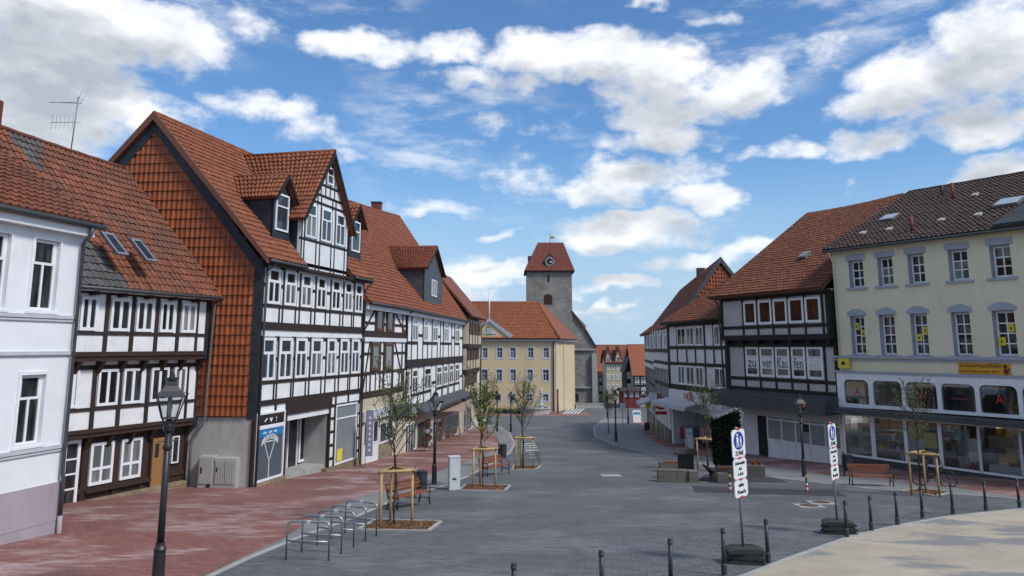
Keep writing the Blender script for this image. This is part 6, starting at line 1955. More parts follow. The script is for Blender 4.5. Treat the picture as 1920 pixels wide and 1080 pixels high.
bm = bmesh.new(); bm.faces.new([bm.verts.new((a + (b - a) * .6 + .75 * math.cos(k * .3925) * (b - a) * .42, -.07, (c + d) / 2 + (d - c) * .62 * math.sin(k * .3925))) for k in range(16)]); bmesh.ops.recalc_face_normals(bm, faces=bm.faces); f.mesh('sign_disc', c3, bm, 'sign_red')
f.text('shop_sign', c3, 'K', a + (b - a) * .52, (c + d) / 2, .08, (d - c) * 1.1, 'sign_white'); f.text('shop_sign', c3, 'D', a + (b - a) * .80, (c + d) / 2, .08, (d - c) * 1.1, 'sign_white')
az0, az1 = f.z(1285, 750, .1), f.z(1285, 765, 1.4)
bm = bmesh.new(); poly_prism(bm, [Vector((-.2, -.08, az0)), Vector((-.2, -1.4, az1 + .1)), Vector((-.2, -1.42, az1 - .25)), Vector((-.2, -1.36, az1)), Vector((-.2, -.08, az0 - .1))], Vector((L * .62, 0, 0))); f.mesh('awning', c3, bm, 'awning_white')
f.box('shop_side_wall', c3, .1, .5, zb, zF0, -4, -.05, 'grey_infill'); f.box('shop_back', c3, .1, L, zb, zF0, -9, -3.0, 'grey_infill')
f.box('shop_wall', c3, L * .72, L, zb, zF0, -3, -.05, 'grey_infill')
f.box('dark_entrance', c3, L * .22, L * .72, zb, zF0 - .2, -2.4, -2.3, 'dark_room')  # near-black sheet stands in for the shade inside the shop
f.window(c3, L * .76, L - .2, zF0 - 2.0, zF0 - .4, -.04, cols=1, fw=.25, frame='grey_infill', name='notice_frame')
# roof, lean towards the street
rp = plane_hit(1380, 516, f.A, f.d)
e0 = f.pt(-.1, zE, .5); e1 = f.pt(L + .1, zE, .5); hh = rp.z - zE; di = (rp - f.A).dot(-f.n)
r1 = f.pt(L + 1.0, zE + hh, -di); r0 = f.pt(-.1, zE + hh, -di)
F3 = f
nr = (e1 - e0).cross(r0 - e0).normalized()
ro = slab('roof', c3, [e0, e1, r1, r0], 'tile_rust', .14)
tiles(ro, e0 + nr * .02, e1 + nr * .02, r1 + nr * .02, r0 + nr * .02, .3, .36, 'tile_rust', 0)
slab('back_roof', c3, [f.pt(L, zE, -2 * di), f.pt(0, zE, -2 * di), r0, r1], 'tile_rust', .14)
rod('gutter', c3, [f.pt(-.1, zE - .05, .55), f.pt(L, zE - .05, .55)], .08, 'timber_black'); f.box('eave_board', c3, 0, L, zE - .15, zE, -.1, .45, 'timber_black')

# ================================================================ curved timbered house
fa_ = Fac((14.72, 86.55), (12.9, 71.0)); fb_ = Fac((12.9, 71.0), (12.33, 61.77))
c4_ = thing('curved_timber_house', 'white timbered house with swept rust roof and orange tile-hung gable', 'house', fb_.pt(fb_.L, g(62)))
zb = g(88) - .6
zE = fb_.z(1240, 617, .3)
for ff in (fa_, fb_):
    body(c4_, ff, 0, ff.L, zb + 2.9, zE, 8, 'grey_infill', -.02)
    z_ = [ff.z(1230 if ff is fb_ else 1216, y) for y in (626, 657, 678, 688, 715, 738)]
    n_ = 5 if ff is fb_ else 6
    for k in range(n_ + 1):
        uu = .1 + (ff.L - .2) * k / n_
        ff.beam('timber_post', c4_, uu, z_[1], uu, zE, .2, -.1, .02, 'timber_black'); ff.beam('timber_post', c4_, uu, z_[5], uu + .3, z_[3], .22, -.1, .02, 'timber_black')
        if k < n_: ff.beam('timber_post', c4_, uu + ff.L / n_ / 2, z_[5], uu + ff.L / n_ / 2 + .2, z_[3], .2, -.1, .02, 'timber_black')
        if k < n_ and k % 2 == 0: ff.window(c4_, uu + .3, uu + ff.L / n_ - .3, z_[1] + .25, z_[0] - .1, .01, cols=2, fw=.14, bar=.1)
    for z in (z_[1], z_[2], z_[4]): ff.box('timber_rail', c4_, 0, ff.L, z - .14, z + .14, -.1, .03, 'timber_black')
    ff.box('white_board', c4_, 0, ff.L, z_[3], z_[2] - .14, -.1, .08, 'white_infill')
    ff.box('timber_beam', c4_, 0, ff.L, z_[5] - .3, z_[5], -.1, .12, 'timber_black')
    for k in range(n_):
        uu = .2 + (ff.L - .6) * k / n_; ff.box('shop_pier', c4_, uu, uu + .22, zb, z_[5] - .3, -.25, 0, 'beige_render')
        ff.box('shop_pane', c4_, uu + .24, uu + ff.L / n_ - .14, zb, z_[5] - .3, -.3, -.06, 'pane')
    ff.box('shop_wall', c4_, 0, ff.L, zb, z_[5] - .3, -6, -.52, 'shop_room')
# shop signs
rs = fb_
a, b, c, d = fpx(rs, 1228, 1250, 740, 778, .5)
u_m = (a + b) / 2
sgn = thing('round_shop_sign', 'round red and orange shop sign beside the white clothes-shop awning', 'sign', rs.pt(u_m, c, .8))
P0 = G(1239, 850); Ys = 62.5
c0 = plane_hit(1239, 757, (0, Ys, 0), Vector((0, 1, 0)))
def vdisc(bm, c, r, y, n=18): 
    poly_prism(bm, [c + Vector((r * math.cos(2 * math.pi * k / n), y, r * math.sin(2 * math.pi * k / n))) for k in range(n)], Vector((0, .06, 0)))
for r_, y_, m_, nm in ((.48, 0, 'sign_red', 'disc'), (.36, -.02, 'sign_orange', 'ring'), (.2, -.04, 'red_render', 'centre')):
    bm = bmesh.new(); vdisc(bm, c0, r_, y_); world_part(nm, bm, sgn, m_)
bm = bmesh.new(); bx(bm, c0.x - .45, c0.x + .45, c0.y, c0.y + .05, c0.z - .85, c0.z - .58); world_part('name_board', bm, sgn, 'sign_red')
rod('bracket', sgn, [c0 + Vector((0, .05, .3)), c0 + Vector((1.2, .05, .3))], .03, 'black_paint', 6)
sg2 = thing('hanging_sign', 'white box sign hanging from the curved house left of the red round sign', 'sign', G(1224, 800))
c0 = plane_hit(1224, 744, (0, 66.5, 0), Vector((0, 1, 0)))
bm = bmesh.new(); bx(bm, c0.x - .3, c0.x + .35, c0.y, c0.y + .15, c0.z - .35, c0.z + .35); world_part('box', bm, sg2, 'sign_white'); rod('bracket', sg2, [c0 + Vector((.2, .1, .2)), c0 + Vector((1.0, .1, .2))], .03, 'black_paint', 6)
c0 = plane_hit(1215, 760, (0, 72, 0), Vector((0, 1, 0)))
sg3 = thing('yellow_shop_sign', 'small yellow sign under the far white awning of the curved house', 'sign', (c0.x, c0.y, c0.z - .5))
bm = bmesh.new(); bx(bm, c0.x - .25, c0.x + .25, c0.y, c0.y + .1, c0.z - .25, c0.z + .25); world_part('panel', bm, sg3, 'sign_yellow'); rod('bracket', sg3, [c0 + Vector((.1, .05, .1)), c0 + Vector((.9, .05, .1))], .03, 'black_paint', 6)
p0 = fa_.u(1222, -1)
bm = bmesh.new(); za_ = fa_.z(1214, 753, .5); poly_prism(bm, [Vector((fa_.L - 5, -.1, za_ + .5)), Vector((fa_.L - 5, -1.5, za_)), Vector((fa_.L - 5, -1.5, za_ - .2)), Vector((fa_.L - 5, -.1, za_ + .3))], Vector((4.5, 0, 0))); fa_.mesh('awning', c4_, bm, 'awning_white')
# roof: gable end facing the square
gpt = F3.A - F3.d * .2; gn = F3.d.copy()
ap_ = plane_hit(1351, 484, gpt, gn); lf = plane_hit(1249, 598, gpt, gn); rt_ = plane_hit(1400, 545, gpt, gn)
lf.z = zE + .1
far = fa_.A + Vector((-.5, 0, zE - .2)); mid_ = fb_.A + fb_.n * .5 + Vector((0, 0, zE))
apf = Vector((far.x + 5.0, far.y + 1, ap_.z - .8))
k1 = ap_.lerp(lf, .68) - Vector((0, 0, .55)); k2 = apf.lerp(far, .68) - Vector((0, 0, .55))
for q in ([far, lf, k1, k2], [k2, k1, ap_, apf]):
    rr = slab('roof', c4_, q, 'tile_rust', .16)
    n2 = (q[1] - q[0]).cross(q[3] - q[0]).normalized() * .02
    tiles(rr, q[0] + n2, q[1] + n2, q[2] + n2, q[3] + n2, .34, .38, 'tile_rust', 0)
gx = -F3.n; UZ = Vector((0, 0, 1)); rb = ap_ + gx * 4.5 - UZ * 5.5
slab('back_roof', c4_, [rb, apf + gx * 4.5 - UZ * 5.5, apf, ap_], 'tile_rust', .16)
bm = bmesh.new(); poly_prism(bm, [p - F3.d * .25 for p in (lf + gx * .4 - UZ * .3, rb - gx * .3 - UZ * .3, ap_ - UZ * .2, k1 + gx * .2 - UZ * .15)], -F3.d * .2); gw = world_part('gable_wall', bm, c4_, 'timber_black')
def gk(c, a, b):
    fr_ = (c.z - lf.z) / (ap_.z - lf.z)
    if fr_ < .1: return False
    s__ = (c - lf).dot(gx); sa_ = (ap_ - lf).dot(gx); sb_ = (rb - lf).dot(gx)
    return sa_ * fr_ + .30 + .7 * (1 - fr_) < s__ < sb_ + (sa_ - sb_) * fr_ - .25
bo = -F3.d * .18; wd_ = (rb - lf).dot(gx); bl_ = Vector((lf.x, lf.y, lf.z)) + bo
tiles(gw, bl_, bl_ + gx * wd_, bl_ + gx * wd_ + UZ * (ap_.z - lf.z), bl_ + UZ * (ap_.z - lf.z), .26, .32, 'tile_hung', 0, gk, name='wall_tile')
for a, b in ((lf, k1), (k1, ap_), (ap_, rb)):
    bm = bmesh.new(); poly_prism(bm, [a + F3.d * .05 - UZ * .35, b + F3.d * .05 - UZ * .35, b + F3.d * .05 + UZ * .12, a + F3.d * .05 + UZ * .12], -F3.d * .12); world_part('bargeboard', bm, c4_, 'slate_grey')
pc = ap_.lerp(apf, .42); bm = bmesh.new(); bx(bm, pc.x - .35, pc.x + .35, pc.y - .35, pc.y + .35, pc.z - .8, pc.z + .55); world_part('chimney', bm, c4_, 'tile_brown')
# ================================================================ street furniture
def copy_tree(o, M, label=None):
    """copy a thing with its parts and sub-parts; M = its place"""
    r = o.copy(); COL.objects.link(r); r.matrix_basis = M; WM[r.name] = M
    if label: r['label'] = label
    for ch in [c for c in BY_PARENT.get(o.name, [])]:
        c = ch.copy(); COL.objects.link(c); c.parent = r
        for g2 in BY_PARENT.get(ch.name, []):
            d = g2.copy(); COL.objects.link(d); d.parent = c
    return r


def index_children():
    BY_PARENT.clear()
    for o in bpy.data.objects:
        if o.parent: BY_PARENT.setdefault(o.parent.name, []).append(o)


BY_PARENT = {}


def lpart(name, bm, root, mat, smooth=False):
    """bm in the thing's own coordinates"""
    return obj(name, mesh_from(bm, name, smooth), root, WM[root.name], mat)


def place(loc, rz=0.0, s=1.0, tilt=(0, 0)):
    return Matrix.Translation(Vector(loc)) @ Matrix.Rotation(tilt[0], 4, 'X') @ Matrix.Rotation(tilt[1], 4, 'Y') @ Matrix.Rotation(rz, 4, 'Z') @ Matrix.Scale(s, 4)


# ---- lamps
def make_lamp(loc, label):
    t = thing('street_lamp', label, 'lamp', loc, 0, 'old-style street lamps')
    bm = bmesh.new(); lathe(bm, [(.13, -.3), (.13, .05), (.115, .1), (.105, .75), (.12, .8), (.085, .86), (.08, .92)], 12); lpart('base', bm, t, 'black_paint', False)
    bm = bmesh.new(); lathe(bm, [(.068, .9), (.062, 1.6), (.055, 2.95)], 12); lpart('post', bm, t, 'black_paint', True)
    bm = bmesh.new(); lathe(bm, [(.055, 2.6), (.09, 2.63), (.09, 2.68), (.055, 2.72)], 12); lathe(bm, [(.055, 2.93), (.10, 2.97), (.11, 3.06), (.07, 3.1), (.05, 3.2)], 12); lpart('collar', bm, t, 'black_paint')
    bm = bmesh.new()
    tube(bm, [(-.18, 0, 2.78), (.18, 0, 2.78)], .014, 6); lpart('ladder_bar', bm, t, 'black_paint')
    fr = bmesh.new()
    a0, a1, z0, z1 = .13, .245, 3.2, 3.62
    cor = [(-1, -1), (1, -1), (1, 1), (-1, 1)]
    for sx, sy in cor:
        tube(fr, [(sx * .05, sy * .05, 3.05), (sx * a0, sy * a0, z0)], .010, 5); tube(fr, [(sx * a0, sy * a0, z0), (sx * a1, sy * a1, z1), (sx * (a1 + .045), sy * (a1 + .045), z1 + .06)], .013, 5)
    for a, z in ((a0, z0), (a1, z1)):
        for i in range(4):
            p, q = cor[i], cor[(i + 1) % 4]; tube(fr, [(p[0] * a, p[1] * a, z), (q[0] * a, q[1] * a, z)], .013, 5)
    ln = lpart('lantern_frame', fr, t, 'black_paint')
    for i in range(4):
        p, q = cor[i], cor[(i + 1) % 4]; bm = bmesh.new()
        bm.faces.new([bm.verts.new(v) for v in ((p[0] * a0, p[1] * a0, z0), (q[0] * a0, q[1] * a0, z0), (q[0] * a1, q[1] * a1, z1), (p[0] * a1, p[1] * a1, z1))]); lpart('lantern_pane', bm, ln, 'lamp_glass')
    bm = bmesh.new()
    prof = [(a1 + .015, z1), (a1 * .72, z1 + .10), (.11, z1 + .2), (.085, z1 + .32)]
    rings = [[bm.verts.new((sx * r, sy * r, z)) for sx, sy in cor] for r, z in prof]
    for a, b in zip(rings, rings[1:]):
        for i in range(4): bm.faces.new((a[i], a[(i + 1) % 4], b[(i + 1) % 4], b[i]))
    bm.faces.new(rings[-1]); bm.faces.new(rings[0][::-1])
    rf = lpart('lantern_roof', bm, t, 'black_paint')
    bm = bmesh.new(); lathe(bm, [(.13, z1 + .32), (.13, z1 + .35), (.06, z1 + .36), (.05, z1 + .42), (.02, z1 + .44), (.03, z1 + .47), (.005, z1 + .52)], 10); lpart('finial', bm, rf, 'black_paint')
    bm = bmesh.new(); lathe(bm, [(.03, 3.2), (.035, 3.35), (.05, 3.42), (.03, 3.52)], 8); lpart('bulb', bm, ln, 'sign_white', True)
    return t


d0 = ray(322, 720); t_ = 15.7 / d0.y
lp = Vector((d0.x * t_, 15.7, g(15.7)))
lamp = make_lamp((0, 0, 0), 'near black street lamp with lantern in front of the brown timber house')
index_children()
lamp.matrix_basis = place(lp, .5, 1.02); WM[lamp.name] = lamp.matrix_basis.copy()
for px, py, s, lab in ((814, 909, .97, 'black street lamp in front of the pink awning, left of the white cabinet'), (1508, 894, .93, 'black street lamp before the grey brick shop on the right side'),
                       (932, 809, .95, 'left one of two far lamps standing before the town hall'), (958, 810, .95, 'right one of two far lamps standing before the town hall'),
                       (1155, 828, 1.0, 'lamp at the right kerb in front of the distant houses'), (1178, 795, .98, 'far dark lamp beside the pavement sign at the end of the right row'), (1139, 783, .9, 'farthest lamp right of the church')):
    copy_tree(lamp, place(G(px, py), rnd.uniform(0, 1.5), s), lab)

# ---- bollards
bl = thing('bollard', '', 'bollard', (0, 0, 0), 0, 'black bollards along the sand kerb')
bm = bmesh.new(); lathe(bm, [(.075, -.2), (.075, .02), (.062, .04), (.062, .22), (.045, .26)], 12); lpart('foot', bm, bl, 'anthracite')
bm = bmesh.new(); lathe(bm, [(.045, .25), (.042, .86)], 12); lpart('shaft', bm, bl, 'anthracite', True)
bm = bmesh.new(); lathe(bm, [(.042, .86), (.055, .87), (.055, .905), (.045, .92), (.05, .95), (.03, .965)], 12); lpart('cap', bm, bl, 'anthracite')
index_children()
ordn = ('leftmost', 'second from the left', 'third from the left', 'left of the big sign foot', 'right of the big sign foot', 'at the small sign foot', 'seventh from the left', 'eighth from the left', 'ninth from the left, before the right-hand tree', 'third from the right', 'second from the right', 'rightmost')
bpos = [G(965, 1057, .95), G(1128, 1033, .95), G(1255, 1011, .95), G(1358, 1080), G(1441, 1057), G(1588, 1009), G(1634, 997), G(1683, 986), G(1730, 972), G(1787, 964), G(1849, 958), G(1912, 952)]
for i, p in enumerate(bpos):
    p = Vector((p.x, p.y, g(p.y)))
    M = place(p, rnd.uniform(0, 3), 1.0, (rnd.uniform(-.015, .015), rnd.uniform(-.02, .02)))
    lab = 'slim black bollard along the sand kerb, ' + ordn[i]
    if i == 0: bl.matrix_basis = M; WM[bl.name] = M; bl['label'] = lab
    else: copy_tree(bl, M, lab)

# ---- bicycle racks
rk = thing('bicycle_rack', '', 'bike rack', (0, 0, 0), 0, 'tubular bicycle racks')
def hoop(w, h, r=.09, z0=-.1):
    pts = [(-w / 2, 0, z0), (-w / 2, 0, h - r)] + [(-w / 2 + r - r * math.cos(a), 0, h - r + r * math.sin(a)) for a in (.4, .8, 1.2, 1.57)] + [(w / 2 - r + r * math.sin(a), 0, h - r + r * math.cos(a)) for a in (0, .4, .8, 1.2)] + [(w / 2, 0, h - r), (w / 2, 0, z0)]
    return pts
bm = bmesh.new(); tube(bm, hoop(1.02, .86, .12), .027, 8); lpart('hoop', bm, rk, 'galvanised', True)
bm = bmesh.new(); tube(bm, [(-.5, 0, .43), (.5, 0, .43)], .02, 8); lpart('crossbar', bm, rk, 'galvanised', True)
bm = bmesh.new(); bx(bm, -.05, .05, -.029, .029, .835, .889); lpart('sticker', bm, rk, 'cabinet_white')
index_children()
rw = ('first', 'second', 'third', 'fourth', 'fifth')
first = True
for i, (a, b) in enumerate((((537, 1051), (615, 1053)), ((565, 1036), (640, 1039)), ((593, 1023), (664, 1027)), ((619, 1011), (686, 1015)), ((645, 1000), (707, 1005)))):
    A_, B_ = G(*a), G(*b); m_ = (A_ + B_) / 2; m_.z = g(m_.y)
    M = place(m_, math.atan2(B_.y - A_.y, B_.x - A_.x)); lab = 'grey tubular bicycle rack in the near row, %s from the camera' % rw[i]
    if first: rk.matrix_basis = M; WM[rk.name] = M; rk['label'] = lab; first = False
    else: copy_tree(rk, M, lab)
for i, (a, y) in enumerate(((997, 872), (995, 866), (993, 861), (991, 856))):
    p = G(a, y); copy_tree(rk, place(p, .35, .9), 'grey tubular bicycle rack in the far row beyond the third tree, %s from the camera' % rw[i])

# ---- trees
def leaf(bm, c, s):
    a = rnd.uniform(0, 6.283); b = rnd.uniform(-1.2, 1.2)
    u = Vector((math.cos(a) * math.cos(b), math.sin(a) * math.cos(b), math.sin(b))) * s
    w = u.cross(Vector((rnd.gauss(0, 1), rnd.gauss(0, 1), rnd.gauss(0, 1))))
    if w.length < 1e-5: return
    w = w.normalized() * s * .5
    bm.faces.new([bm.verts.new(c + q) for q in (-u * .6, w, u, -w)])


def young_tree(loc, label, H, clear, spread, seed, nleaf=700, leafs=.045):
    r_ = random.Random(seed)
    t = thing('young_tree', label, 'tree', loc, 0, 'young street trees')
    bm = bmesh.new()
    tr = [(0, 0, -.1)]
    for k in range(1, 7): tr.append((r_.uniform(-.03, .03) * k, r_.uniform(-.03, .03) * k, H * .72 * k / 6))
    tube(bm, tr, [.055, .05, .045, .038, .03, .022, .014], 7)
    tips = []
    limbs = bmesh.new()
    nb = 20
    for k in range(nb):
        z0 = clear + (H * .72 - clear) * k / nb
        base = Vector((0, 0, z0)); a = k * 2.4 + r_.uniform(-.4, .4)
        ln = spread * (1.0 - .45 * k / nb) * r_.uniform(.75, 1.15); up = ln * r_.uniform(1.2, 2.1)
        mid = base + Vector((math.cos(a) * ln * .6, math.sin(a) * ln * .6, up * .45)); end = base + Vector((math.cos(a) * ln, math.sin(a) * ln, up + .2))
        tube(limbs, [base, mid, end], [.017, .011, .004], 5)
        tips += [(base.lerp(mid, .6), mid), (mid, end)]
        for j in range(6):
            s0 = mid.lerp(end, r_.uniform(-.4, .9)) if r_.random() < .7 else base.lerp(mid, r_.uniform(.3, 1))
            e_ = s0 + Vector((r_.gauss(0, .22), r_.gauss(0, .22), r_.uniform(.12, .6)))
            tube(limbs, [s0, e_], [.006, .0025], 4); tips.append((s0, e_))
    for k in range(5):
        s0 = Vector(tr[-1]) - Vector((0, 0, r_.uniform(0, .6))); e_ = s0 + Vector((r_.gauss(0, .15), r_.gauss(0, .15), H * .28 * r_.uniform(.5, 1.0)))
        tube(limbs, [s0, s0.lerp(e_, .5) + Vector((r_.gauss(0, .03), r_.gauss(0, .03), 0)), e_], [.012, .008, .003], 4); tips.append((s0, e_))
    lpart('trunk', bm, t, 'bark', True); lpart('limb', limbs, t, 'bark')
    lf_ = bmesh.new()
    for k in range(int(nleaf * 1.7)):
        a, b = tips[r_.randrange(len(tips))]
        q = r_.uniform(.15, 1.05); c = a.lerp(b, q) + Vector((r_.gauss(0, .04), r_.gauss(0, .04), r_.gauss(0, .04)))
        leaf(lf_, c, leafs * r_.uniform(.6, 1.3))
    lpart('crown', lf_, t, 'spring_leaf')
    return t


def stake_frame(loc, label, rz=0.0, h=1.55, w=.95):
    t = thing('tree_stake_frame', label, 'tree support', loc, rz, 'wooden tree support frames')
    P3 = [(-w / 2, -w * .35), (w / 2, -w * .35), (0, w * .55)]
    for x, y in P3:
        bm = bmesh.new(); tube(bm, [(x, y, -.15), (x * .97, y * .97, h)], .042, 8); lpart('post', bm, t, 'stake_wood', True)
    for i in range(3):
        a, b = Vector((*P3[i], h - .04)), Vector((*P3[(i + 1) % 3], h - .04)); e = (b - a).normalized() * .1
        bm = bmesh.new(); tube(bm, [a - e + Vector((0, 0, .06 + .002 * i)), b + e + Vector((0, 0, .06 + .002 * i))], .045, 8); lpart('rail', bm, t, 'stake_wood', True)
    return t


def tree_pit(corners, lab, hole=0):
    """mulch bed in the paving with stone edging"""
    cs = [Vector((v.x, v.y, 0)) for v in corners]
    bm = bmesh.new(); bm.faces.new([bm.verts.new((c.x, c.y, g(c.y) + .012)) for c in cs]); o = struct(world_part('tree_pit', bm, None, 'mulch'))
    n = len(cs); cen = sum(cs, Vector()) / n
    for i in range(n):
        a, b = cs[i], cs[(i + 1) % n]; t = (b - a).normalized(); out = Vector((t.y, -t.x, 0))
        if out.dot(a - cen) < 0: out = -out
        bm = bmesh.new(); q = [a, b, b + out * .1, a + out * .1]
        tv = [bm.verts.new((v.x, v.y, g(v.y) + .045)) for v in q]; bv = [bm.verts.new((v.x, v.y, g(v.y) - .05)) for v in q]
        bm.faces.new(tv); bm.faces.new(bv[::-1])
        for k in range(4): bm.faces.new((tv[k], bv[k], bv[(k + 1) % 4], tv[(k + 1) % 4]))
        bmesh.ops.recalc_face_normals(bm, faces=bm.faces); world_part('edge_stone', bm, o, 'kerb_stone')
    bm = bmesh.new()
    for k in range(900):
        u, v = rnd.random(), rnd.random()
        p = (cs[0] * (1 - u) + cs[1] * u) * (1 - v) + (cs[3] * (1 - u) + cs[2] * u) * v
        c = Vector((p.x, p.y, g(p.y) + .025 + rnd.uniform(0, .02))); a = rnd.uniform(0, 6.28); s_ = rnd.uniform(.02, .06)
        x = Vector((math.cos(a), math.sin(a), rnd.uniform(-.4, .4))) * s_; y = Vector((-math.sin(a), math.cos(a), rnd.uniform(-.4, .4))) * s_ * .5
        bm.faces.new([bm.verts.new(c + q) for q in (x, y, -x, -y)])
    stuff(world_part('bark_mulch', bm, o, 'chip'))
    return o


leaf_mat('chip', (.07, .032, .016), (.27, .15, .075))
tspec = [((738, 984), 'young tree nearest the camera on the left, beside the bicycle racks', 5.0, 1.9, .95, 11, 600), ((905, 913), 'second young tree on the left, by the white cabinet', 5.1, 1.8, .85, 12, 1900), ((981, 878), 'third young tree on the left, before the far bicycle racks', 5.3, 1.9, .8, 13, 1000),
         ((1729, 930), 'nearly bare young tree in front of the cream shop, right side', 4.9, 2.0, .85, 14, 260), ((1327, 882), 'young tree between the dark notice board and the clothes shop', 5.0, 1.9, .9, 15, 500), ((1141, 812), 'far young tree at the kerb right of the church', 4.6, 1.7, .9, 16, 900)]
for (px, py), lab, H, cl_, sp2, sd, nl in tspec:
    p = G(px, py); young_tree(p, lab, H, cl_, sp2, sd, nl)
for (px, py), lab, rz in (((738, 984), 'light wooden stake frame around the nearest left tree', .35), ((905, 913), 'light wooden stake frame around the second left tree', .25), ((981, 878), 'light wooden stake frame around the third left tree', .2), ((1736, 929), 'light wooden stake frame around the tree by the cream shop', -.5), ((1327, 882), 'light wooden stake frame behind the dark notice board', -.3)):
    stake_frame(G(px, py), lab, rz)
tree_pit([G(676, 994), G(800, 996), G(824, 979), G(706, 976)], 'a')
tree_pit([G(862, 920), G(944, 921), G(954, 911), G(876, 909)], 'b')
tree_pit([G(962, 881), G(1002, 881), G(1012, 874), G(966, 873)], 'c')
tree_pit([G(1692, 922), G(1752, 930), G(1782, 924), G(1722, 917)], 'd')

# ---- benches
def bench(loc, rz, label):
    t = thing('bench', label, 'bench', loc, rz, 'benches with iron ends')
    for x in (-.82, .82):
        bm = bmesh.new()
        tube(bm, [(x, -.26, 0), (x, -.22, .2), (x, -.26, .42)], .024, 6); tube(bm, [(x, .24, 0), (x, .18, .25), (x, .2, .42), (x, .32, .84)], .024, 6)
        tube(bm, [(x, -.28, .42), (x, .2, .41)], .024, 6); tube(bm, [(x, .26, .66), (x, -.05, .66), (x, -.24, .62), (x, -.27, .42)], .02, 6); tube(bm, [(x, -.22, .2), (x, .18, .2)], .014, 5)
        lpart('iron_end', bm, t, 'iron', True)
    for k in range(4):
        bm = bmesh.new(); bx(bm, -.86, .86, -.27 + k * .12, -.17 + k * .12, .43, .465); lpart('seat_slat', bm, t, 'bench_wood')
    for k in range(3):
        bm = bmesh.new(); v = bx(bm, -.86, .86, .22 + k * .035, .25 + k * .035, .54 + k * .11, .63 + k * .11); lpart('back_slat', bm, t, 'bench_wood')
    return t


bench(G(766, 951), R(56), 'iron and wood bench beside the nearest left tree and dark bin')
bench(G(927, 891), R(52), 'iron and wood bench beside the second left tree')
bench(G(1634, 911), R(-8), 'iron and wood bench in front of the cream shop on the right')

# ---- bins
def bin_(loc, label, rz=0.0):
    t = thing('litter_bin', label, 'bin', loc, rz, 'dark litter bins')
    bm = bmesh.new(); lathe(bm, [(.19, .25), (.21, .3), (.21, .92), (.19, .96)], 14); lpart('drum', bm, t, 'anthracite', False)
    bm = bmesh.new(); lathe(bm, [(.225, .93), (.225, .96), (.15, 1.0)], 14); lpart('lid', bm, t, 'black_paint')
    bm = bmesh.new(); bx(bm, -.28, -.23, -.03, .03, -.1, 1.1); lpart('post', bm, t, 'black_paint')
    bm = bmesh.new(); bx(bm, -.24, -.18, -.1, .1, .4, .75); lpart('bracket', bm, t, 'black_paint')
    return t


bin_(G(790, 934), 'dark round litter bin behind the nearest left bench')
bin_(G(1592, 893), 'dark round litter bin beside the right-hand bench', .3)
bin_(G(1214, 812), 'grey litter bin at the far end of the right pavement')
p = G(943, 866)
bin_(p, 'dark litter bin behind the second left bench')

# ---- cabinets
p = G(851, 918)
t = thing('utility_cabinet', 'slim pale grey cabinet standing at the kerb beside the second tree', 'cabinet', p, .25)
bm = bmesh.new(); bx(bm, -.22, .22, -.2, .2, 0, 1.28); bmesh.ops.bevel(bm, geom=[e for e in bm.edges], offset=.012, segments=1, affect='EDGES'); lpart('housing', bm, t, 'cabinet_white')
bm = bmesh.new(); bx(bm, -.24, .24, -.22, .22, 1.28, 1.32); lpart('lid', bm, t, 'cabinet_white')
bm = bmesh.new(); bx(bm, -.1, .06, -.215, -.2, .42, .48); lpart('lock', bm, t, 'print_black')
p = G(388, 914)
t = thing('electrical_cabinet', 'weathered grey double electrical cabinet against the cement wall of the gabled house', 'cabinet', p, -.08)
for nm, x0, x1, h in (('cabinet_body', -.34, .32, 1.28), ('cabinet_body', .34, 1.3, 1.22)):
    bm = bmesh.new(); bx(bm, x0, x1, -.2, .25, 0, h); bmesh.ops.bevel(bm, geom=[e for e in bm.edges], offset=.012, segments=1, affect='EDGES'); lpart(nm, bm, t, 'cabinet_grey')
for x0, x1, z0, z1, m_, nm in ((-.28, .26, .18, 1.2, 'cabinet_grey', 'cabinet_door'), (.40, .80, .18, 1.14, 'cabinet_grey', 'cabinet_door'), (.83, 1.24, .18, 1.14, 'cabinet_grey', 'cabinet_door'), (-.22, -.16, .6, .85, 'print_black', 'handle'), (.45, .5, .65, .85, 'print_black', 'handle'), (.08, .22, .05, .16, 'print_black', 'vent')):
    bm = bmesh.new(); bx(bm, x0, x1, -.225 if nm == 'cabinet_door' else -.24, -.19, z0, z1); lpart(nm, bm, t, m_)
for k in range(8):
    bm = bmesh.new(); bx(bm, .45 + k * .1, .47 + k * .1, -.238, -.2, .25, 1.05); lpart('rib', bm, t, 'cabinet_grey')

